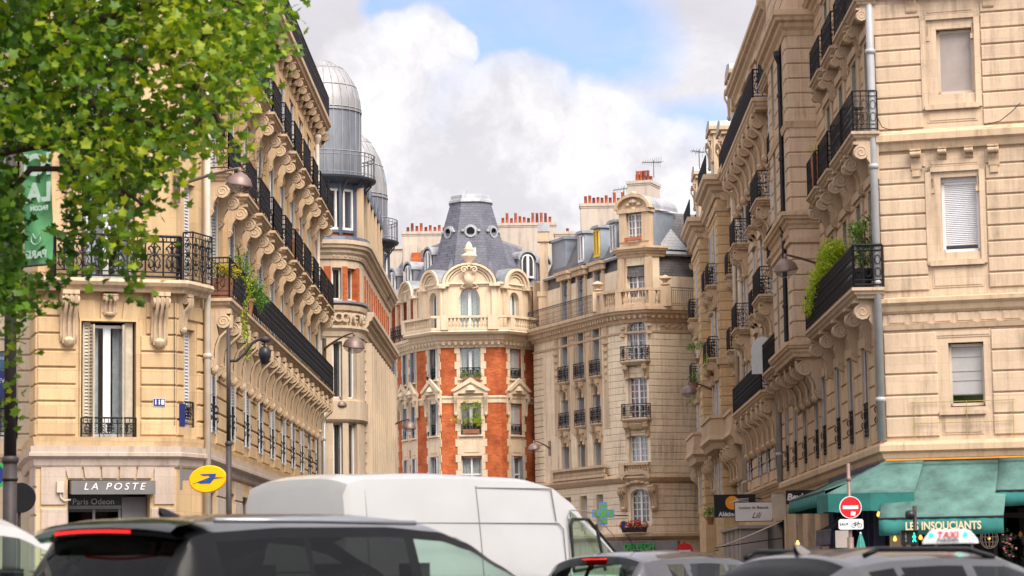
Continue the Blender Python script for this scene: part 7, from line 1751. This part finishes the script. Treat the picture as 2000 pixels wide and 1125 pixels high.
# ================================================================ vehicles (x forward, y left)
def interp(tab, x):
    if x <= tab[0][0]: return tab[0][1]
    for (a, c), (d, f) in zip(tab, tab[1:]):
        if x <= d: t = (x-a)/(d-a); t = t*t*(3-2*t)*.35+t*.65; return c+(f-c)*t
    return tab[-1][1]
def car(name, label, cat, O, rot, spec, group=None):
    S = spec; W = T(O[0], O[1], 0) @ RZ(rot) @ Matrix.Diagonal((S.get('sc', 1), S.get('sc', 1), 1, 1)); o = put(name, None, W); tag(o, label, cat, group)
    L = S['L']; top, belt, hr_, hb_ = S['top'], S['belt'], S['hr'], S['hb']; dr = S.get('drop', .10); x0, x1 = top[0][0], top[-1][0]
    N_ = 84; xs = [x0+(x1-x0)*i/N_ for i in range(N_+1)]; V = 8; H = 12
    def ring_(x):
        zt, zb, hr, hb = interp(top, x), interp(belt, x), interp(hr_, x), interp(hb_, x); zt = max(zt, zb+.002); d = min(dr, (zt-zb)*.5); r = []
        for j in range(V): t = j/V; r.append((x, hb+(hr-hb)*(t**1.35), zb+(zt-d-zb)*t))
        for j in range(H*2+1):
            y = hr*(1-j/H); r.append((x, y, zt-d*abs(y/hr)**3.0))
        for j in range(V-1, -1, -1): t = j/V; r.append((x, -(hb+(hr-hb)*(t**1.35)), zb+(zt-d-zb)*t))
        return r
    rows = [ring_(x) for x in xs]; K = len(rows[0]); groups = {}
    wins = S['win']; rg, fg = S['rear_glass'], S['front_glass']; pil = S.get('pillar', 'trim_black')
    def cls(x, j):
        side = j < V or j >= K-1-V; jj = j if j < V else K-2-j
        if side:
            t = (jj+.5)/V; zt, zb = interp(top, x), interp(belt, x)
            if zt-zb < .10: return 'pillar'
            for k, (a, c) in enumerate(wins):
                if a+.04*t < x < c-(c-a)*0 and t < .87 and x > a+S.get('rake', .0)*t and (zt-zb) > .16: return 'win%d%s' % (k, 'R' if j >= V else 'L')
            return 'pillar'
        y = abs(1-(j-V+.5)/H)
        if rg[0] < x < rg[1] and y < .93: return 'rear'
        if fg[0] < x < fg[1] and y < .93: return 'front'
        return 'roof' if fg[0] > x > rg[1] else 'pillar'
    for i in range(N_):
        for j in range(K-1):
            c = cls((xs[i]+xs[i+1])/2, j)
            m = groups.setdefault(c, MB()); m.quad(rows[i][j], rows[i][j+1], rows[i+1][j+1], rows[i+1][j])
    for c, m in groups.items():
        nm, mt = {'roof': ('roof', S.get('roofmat', S['paint'])), 'pillar': ('pillars', S.get('pillar', 'trim_black')), 'rear': ('rear_window', S.get('rglass', 'glass_dark')), 'front': ('windscreen', 'glass_car')}.get(c, ('side_window', None))
        if mt is None: mt = S['wmat'][int(c[3])]
        me = m.mesh(nm, mt, True); fix_normals(me, 40); put(nm, me, W, o)
    # lower body
    bw = S['bw']; rowsb = []; xb = [0, .03, .12, .35, .8, 1.4, 2.2, 3.0, L-.9, L-.5, L-.2, L-.05, L]; hood = S['hood']
    for x in xb:
        e = min(1, .82+.18*min(1, x/.3), .72+.28*min(1, (L-x)/.5)); b_ = bw*e; zb = interp(belt, x) if x < fg[1] else interp(hood, x); zb = min(zb, interp(hood, x)) if x >= fg[1] else zb
        hb = interp(hb_, x)*min(1, e+.04); rowsb.append([(x, b_*.9, .28), (x, b_, .45), (x, b_*1.005, .8), (x, b_*.985, zb-.12), (x, hb+.012, zb-.02), (x, hb*.98, zb+.012), (x, hb*.5, zb+.03), (x, 0, zb+.035), (x, -hb*.5, zb+.03), (x, -hb*.98, zb+.012), (x, -hb-.012, zb-.02), (x, -b_*.985, zb-.12), (x, -b_*1.005, .8), (x, -b_, .45), (x, -b_*.9, .28)])
    m = MB(); m.strip(rowsb, True, caps=True); me = m.mesh('body', S['paint'], True); fix_normals(me, 45); put('body', me, W, o)
    # interior floor/seats so the glass shows something
    m = MB(); m.box(.5, L-1.4, -bw*.8, bw*.8, .35, .7)
    for x in S.get('seats', (2.0, 2.9)):
        for s in (-1, 1): m.box(x-.08, x+.08, s*.38-.22, s*.38+.22, .7, 1.25); m.box(x-.05, x+.05, s*.38-.12, s*.38+.12, 1.25, 1.45)
    put('interior', m.mesh('interior', 'car_interior'), W, o)
    for x in S['axles']:
        for s in (-1, 1):
            q = W @ T(x, s*(bw-.09), .34) @ Matrix.Rotation(pi/2, 4, 'X'); m = MB(); m.lathe([(.2, -.11), (.32, -.11), (.345, -.07), (.345, .07), (.32, .11), (.2, .11)], (0, 0, 0), 28); wh = put('wheel', m.mesh('wheel', 'rubber', True), q, o)
            m = MB(); m.lathe([(0, -.1), (.06, -.1), (.2, -.07), (.21, .07), (.06, .1), (0, .1)], (0, 0, 0), 20); put('rim', m.mesh('rim', 'rim_metal'), q, wh)
    for s in (-1, 1):
        m = MB(); m.box(-.02, .08, s*bw*.62-.12, s*bw*.62+.14, .85, 1.02); put('tail_light', m.mesh('tail_light', 'lamp_red'), W, o)
        m = MB(); x = S['mirror']; m.lathe([(0, -.09), (.09, -.06), (.12, 0), (.09, .07), (0, .09)], (x, s*(bw+.12), interp(belt, x)+.06), 12); m.box(x-.03, x+.03, s*(bw-.02) if s > 0 else -(bw+.1), (bw+.1) if s > 0 else -(bw-.02), interp(belt, x)-.02, interp(belt, x)+.04); put('mirror', m.mesh('mirror', 'trim_black'), W, o)
    m = MB(); m.box(-.03, .02, -.26, .26, .55, .67); put('number_plate', m.mesh('number_plate', 'pvc_white'), W, o)
    return o, W
def fin(W, o, x, z, mt='trim_black', s=1):
    m = MB(); m.strip([[(x, -.028*s, z), (x-.02*s, -.02*s, z+.03*s), (x-.03*s, 0, z+.085*s), (x-.02*s, .02*s, z+.03*s), (x, .028*s, z)], [(x+.10*s, -.028*s, z), (x+.09*s, -.016*s, z+.02*s), (x+.04*s, 0, z+.07*s), (x+.09*s, .016*s, z+.02*s), (x+.10*s, .028*s, z)], [(x+.22*s, -.004, z), (x+.22*s, -.002, z), (x+.2*s, 0, z+.004), (x+.22*s, .002, z), (x+.22*s, .004, z)]]); me = m.mesh('fin_aerial', mt, True); put('fin_aerial', me, W, o)
# big dark SUV, nearest left
o, W = car('parked_car', 'black SUV seen from behind, large in the left foreground with thin red brake light', 'car', (-3.50, 20.5), radians(46), dict(sc=1.14, 
    L=4.75, top=[(.02, 1.12), (.10, 1.30), (.26, 1.62), (.38, 1.80), (.55, 1.835), (1.2, 1.875), (2.2, 1.88), (2.75, 1.84), (3.05, 1.75), (3.4, 1.56), (3.95, 1.24), (4.2, 1.10)], belt=[(0, 1.10), (2, 1.08), (4.2, 1.04)],
    hr=[(0, .82), (.4, .80), (2, .82), (3, .79), (4, .78)], hb=[(0, .93), (.5, .97), (3, .97), (4, .93)], bw=.98, hood=[(3.9, 1.08), (4.4, 1.03), (4.75, .85)],
    win=[(.55, 1.36), (1.40, 2.36), (2.44, 3.70)], wmat=['glass_dark', 'glass_dark', 'glass_car'], rear_glass=(.07, .37), front_glass=(3.05, 4.05), paint='car_black', roofmat='car_black', axles=(.95, 3.75), mirror=3.35, pillar='trim_black', drop=.13))
m = MB(); rows = []
for x, z, w_ in ((.10, 1.755, .79), (.14, 1.80, .81), (.35, 1.835, .81), (.55, 1.84, .79)): rows.append([(x+.10*abs(t)**3, w_*t, z-.05*abs(t)**3) for t in [k/8-1 for k in range(17)]])
m.strip(rows); m.strip([rows[0], [(x+.06, y, z-.055) for x, y, z in rows[0]], [(x+.32, y*.96, z-.03) for x, y, z in rows[0]]]); me = m.mesh('spoiler', 'car_black', True); put('spoiler', me, W, o)
m = MB(); m.strip([[(.09+.25*y*y*.3, y*.55, 1.742-.02*y*y) for x, y, z in rows[0]], [(.09+.25*y*y*.3, y*.55, 1.718-.02*y*y) for x, y, z in rows[0]]]); me = m.mesh('brake_light', 'lamp_red'); sol(me, .01); put('brake_light', me, W, o)
m = MB(); m.tube([(.40, -.02, 1.50), (.30, -.3, 1.46)], .012, 5); put('wiper', m.mesh('wiper', 'trim_black'), W, o); fin(W, o, .75, 1.85, 'trim_black', .95)
for s in (-1, 1): m = MB(); m.tube([(.6, s*.78, 1.80), (1.5, s*.81, 1.80), (2.5, s*.81, 1.785)], .022, 6); put('roof_rail', m.mesh('roof_rail', 'car_silver', True), W, o)
# white panel van
o, W = car('delivery_van', 'white high roof panel van, tallest vehicle, crossing behind the dark cars', 'van', (-2.56, 29.2), radians(42), dict(sc=1.06,
    L=5.1, top=[(.0, 1.4), (.02, 2.2), (.08, 2.44), (.25, 2.50), (1.5, 2.53), (2.7, 2.50), (3.0, 2.44), (3.3, 2.28), (3.7, 1.95), (4.15, 1.55), (4.3, 1.42)], belt=[(0, 1.35), (4.3, 1.30)],
    hr=[(0, .84), (.3, .90), (3, .88), (3.6, .82), (4.3, .86)], hb=[(0, .93), (.3, .98), (3.2, .98), (4.3, .93)], bw=1.0, hood=[(4.25, 1.38), (4.7, 1.15), (5.1, .8)],
    win=[(3.22, 4.06)], wmat=['glass_car'], rear_glass=(-1, -.5), front_glass=(3.35, 4.25), paint='car_white', pillar='car_white', axles=(.95, 4.25), mirror=3.98, drop=.085, seats=(2.9,)))
m = MB()
for s in (-1, 1):
    y = s*.965
    for pts in ([(.30, 1.45), (.30, 2.30)], [(1.9, 1.0), (1.86, 2.36)], [(.55, 1.93), (1.86, 1.93), (3.05, 1.93), (3.12, 1.86), (3.14, 1.0)], [(1.86, 2.34), (2.98, 2.34), (3.02, 1.95)], [(3.18, 1.0), (3.20, 2.02), (3.26, 2.09), (3.62, 2.06), (4.15, 1.52)]):
        m.tube([(x, s*(.984-(.085*((z-1.32)/1.04)**1.35 if z > 1.32 else 0))+s*.000, z) for x, z in [p for i in range(len(pts)-1) for p in [(pts[i][0]+(pts[i+1][0]-pts[i][0])*k/5, pts[i][1]+(pts[i+1][1]-pts[i][1])*k/5) for k in range(6)]]], .0065, 4)
put('panel_gaps', m.mesh('panel_gaps', 'sign_grey'), W, o)
for s in (-1, 1): m = MB(); m.tube([(3.24, s*.975, 1.36), (3.25, s*.93, 1.9), (3.30, s*.915, 1.98), (3.55, s*.90, 1.98), (4.05, s*.955, 1.46), (3.24, s*.982, 1.36)], .022, 6); m.tube([(3.66, s*.915, 1.92), (3.74, s*.975, 1.36)], .02, 6); put('window_seal', m.mesh('window_seal', 'rubber'), W, o)
# grey hatchback
o, W = car('parked_car', 'small grey hatchback with red third brake light in front of the white van', 'car', (.66, 28.0), radians(52), dict(
    L=4.1, top=[(.05, 1.05), (.15, 1.22), (.30, 1.43), (.42, 1.53), (.8, 1.565), (1.6, 1.58), (2.2, 1.55), (2.6, 1.45), (3.3, 1.05)], belt=[(0, 1.02), (3.3, .96)],
    hr=[(0, .60), (.4, .60), (1.8, .63), (3.3, .64)], hb=[(0, .76), (.6, .83), (3.3, .82)], bw=.87, hood=[(3.2, 1.0), (3.7, .9), (4.1, .7)],
    win=[(.75, 1.10), (1.16, 1.85), (1.92, 2.9)], wmat=['glass_car', 'glass_car', 'glass_car'], rear_glass=(.08, .38), front_glass=(2.35, 3.2), paint='car_grey', roofmat='car_roof_sheen', rglass='glass_car', pillar='car_grey', axles=(.7, 3.3), mirror=2.75, drop=.09))
m = MB(); m.box(.29, .36, -.14, .14, 1.480, 1.492); put('brake_light', m.mesh('brake_light', 'lamp_red'), W, o); m = MB(); m.tube([(1.0, -.1, 1.56), (.7, -.1, 1.85)], .006, 4); m.lathe([(0, .03), (.04, .02), (.05, 0)], (1.0, -.1, 1.565), 8); put('aerial', m.mesh('aerial', 'trim_black'), W, o)
# taxi
o, W = car('taxi', 'dark silver taxi with fin aerial and roof rails in the right foreground', 'taxi', (1.32, 19.3), radians(44), dict(
    L=4.8, top=[(.35, 1.0), (.55, 1.14), (.95, 1.38), (1.15, 1.455), (1.6, 1.50), (2.2, 1.515), (3.0, 1.50), (3.3, 1.43), (4.0, 1.05)], belt=[(0, .98), (4.0, .95)],
    hr=[(0, .60), (1.0, .62), (2.2, .66), (3.8, .66)], hb=[(0, .80), (.9, .86), (3.8, .84)], bw=.91, hood=[(3.9, .98), (4.4, .88), (4.8, .7)],
    win=[(1.25, 1.55), (1.6, 2.45), (2.52, 3.6)], wmat=['glass_dark', 'glass_dark', 'glass_car'], rear_glass=(.4, 1.08), front_glass=(3.1, 3.9), paint='car_grey', roofmat='car_roof_sheen', pillar='car_grey', axles=(1.0, 3.85), mirror=3.2, drop=.10))
fin(W, o, 1.22, 1.465, 'sign_grey', 1.0)
for s in (-1, 1): m = MB(); m.tube([(1.3, s*.60, 1.44), (1.45, s*.62, 1.49), (2.6, s*.62, 1.485), (2.95, s*.62, 1.42)], .022, 6); put('roof_rail', m.mesh('roof_rail', 'trim_black', True), W, o)
s = thing('taxi_sign', 'white illuminated roof sign reading TAXI PARISIEN with two green lights', 'sign', (0, 0, 0)); Wt = W @ T(2.95, -.2, 1.50) @ RZ(radians(-70)) @ Matrix.Scale(.76, 4); WM[s.name] = Wt; s.matrix_basis = Wt
m = MB(); m.strip([[(-.29, -.09, .05), (.29, -.09, .05), (.29, .09, .05), (-.29, .09, .05)], [(-.28, -.085, .09), (.28, -.085, .09), (.28, .085, .09), (-.28, .085, .09)], [(-.21, -.05, .185), (.21, -.05, .185), (.21, .05, .185), (-.21, .05, .185)], [(-.18, -.02, .20), (.18, -.02, .20), (.18, .02, .20), (-.18, .02, .20)]], True, caps=True); me = m.mesh('housing', 'sign_white'); put('housing', me, Wt, s)
tl = Matrix.Rotation(radians(-20), 4, 'X'); text('lettering', 'TAXI', .10, 'letter_red', Wt @ T(.0, -.078, .145) @ tl, s, depth=.002, bold=.003, spacing=1.1); text('lettering', 'PARISIEN', .055, 'letter_black', Wt @ T(0, -.093, .085) @ tl, s, depth=.002, spacing=1.1)
for x in (-.19, .19): m = MB(); m.lathe([(0, -.03), (.025, -.02), (.03, 0), (.02, .02), (0, .03)], (x, -.07, .145), 12); put('green_light', m.mesh('green_light', 'lamp_green', True), Wt, s)
m = MB(); 
for x in (-.2, .2): m.box(x-.04, x+.04, -.05, .05, -.01, .05)
put('feet', m.mesh('feet', 'trim_black'), Wt, s)
# silver people carrier cut by the left edge
o, W = car('parked_car', 'silver people carrier cut off by the left edge of the picture', 'car', (-6.55, 20.4), radians(50), dict(
    L=4.7, top=[(.02, 1.2), (.1, 1.6), (.25, 1.88), (.5, 1.95), (1.5, 1.98), (2.3, 1.97), (2.65, 1.93), (3.0, 1.80), (3.6, 1.42), (4.0, 1.18)], belt=[(0, 1.15), (4, 1.08)],
    hr=[(0, .72), (.4, .74), (2.6, .74), (4, .74)], hb=[(0, .88), (.5, .94), (4, .9)], bw=.97, hood=[(3.9, 1.12), (4.3, 1.02), (4.7, .8)],
    win=[(.5, 1.35), (1.42, 2.3), (2.38, 3.5)], wmat=['glass_car']*3, rear_glass=(.07, .24), front_glass=(2.75, 3.9), paint='car_white', pillar='car_white', axles=(.85, 3.85), mirror=3.4, drop=.13))
# ================================================================ parts whose pieces stand apart become parts of their own
import numpy as np
def island_pieces(me):
    nv = len(me.vertices)
    if nv == 0 or nv > 60000: return None
    co = np.empty(nv*3, dtype=np.float32); me.vertices.foreach_get('co', co); co = co.reshape(nv, 3).astype(float)
    ed = np.empty(len(me.edges)*2, dtype=np.int32); me.edges.foreach_get('vertices', ed); ed = ed.reshape(-1, 2)
    def comp(n, a, b):
        par = np.arange(n)
        while True:
            pa, pb = par[a], par[b]; lo, hi = np.minimum(pa, pb), np.maximum(pa, pb); m = lo != hi
            if not m.any(): return par
            np.minimum.at(par, hi[m], lo[m])
            while True:
                pp = par[par]
                if (pp == par).all(): break
                par = pp
    roots, isl = np.unique(comp(nv, ed[:, 0], ed[:, 1]), return_inverse=True); k = len(roots)
    if k < 2 or k > 800: return None
    lo = np.full((k, 3), np.inf); hi = np.full((k, 3), -np.inf); np.minimum.at(lo, isl, co); np.maximum.at(hi, isl, co); size = (hi-lo).max(axis=1)
    gap = np.maximum(0, np.maximum(lo[:, None]-hi[None], lo[None]-hi[:, None])); near = np.sqrt((gap**2).sum(axis=2)) <= np.maximum(.02, .5*np.maximum(size[:, None], size[None]))
    a, b_ = np.nonzero(np.triu(near, 1)); f, piece = np.unique(comp(k, a, b_), return_inverse=True)
    return len(f), piece[isl]
skip = ('foliage', 'flowers', 'crown', 'lettering', 'digits', 'curtain', 'stems', 'interior')
users = {}
for o in list(COL.objects):
    if o.type == 'MESH' and o.parent is not None and o.name.split('.')[0] not in skip: users.setdefault(o.data.name, []).append(o)
for nm, obs in users.items():
    me = bpy.data.meshes[nm]; r = island_pieces(me)
    if r is None or r[0] < 2 or r[0] > 14 or len(obs) > 4: continue
    n, pv = r; new = []
    polys = [(tuple(p.vertices), p.material_index, p.use_smooth) for p in me.polygons]
    for k in range(n):
        fs = [p for p in polys if pv[p[0][0]] == k]
        if not fs: continue
        idx = {}; vs = []
        for p in fs:
            for v in p[0]:
                if v not in idx: idx[v] = len(vs); vs.append(tuple(me.vertices[v].co))
        m2 = bpy.data.meshes.new(nm.split('.')[0]); m2.from_pydata(vs, [], [tuple(idx[v] for v in p[0]) for p in fs])
        for mt in me.materials: m2.materials.append(mt)
        m2.polygons.foreach_set('material_index', [p[1] for p in fs]); m2.polygons.foreach_set('use_smooth', [p[2] for p in fs]); m2.update(); new.append(m2)
    for o in obs:
        o.data = new[0]
        for m2 in new[1:]:
            c = bpy.data.objects.new(o.name.split('.')[0], m2); COL.objects.link(c); c.parent = o.parent; c.matrix_parent_inverse = o.matrix_parent_inverse.copy(); c.matrix_basis = o.matrix_basis.copy()
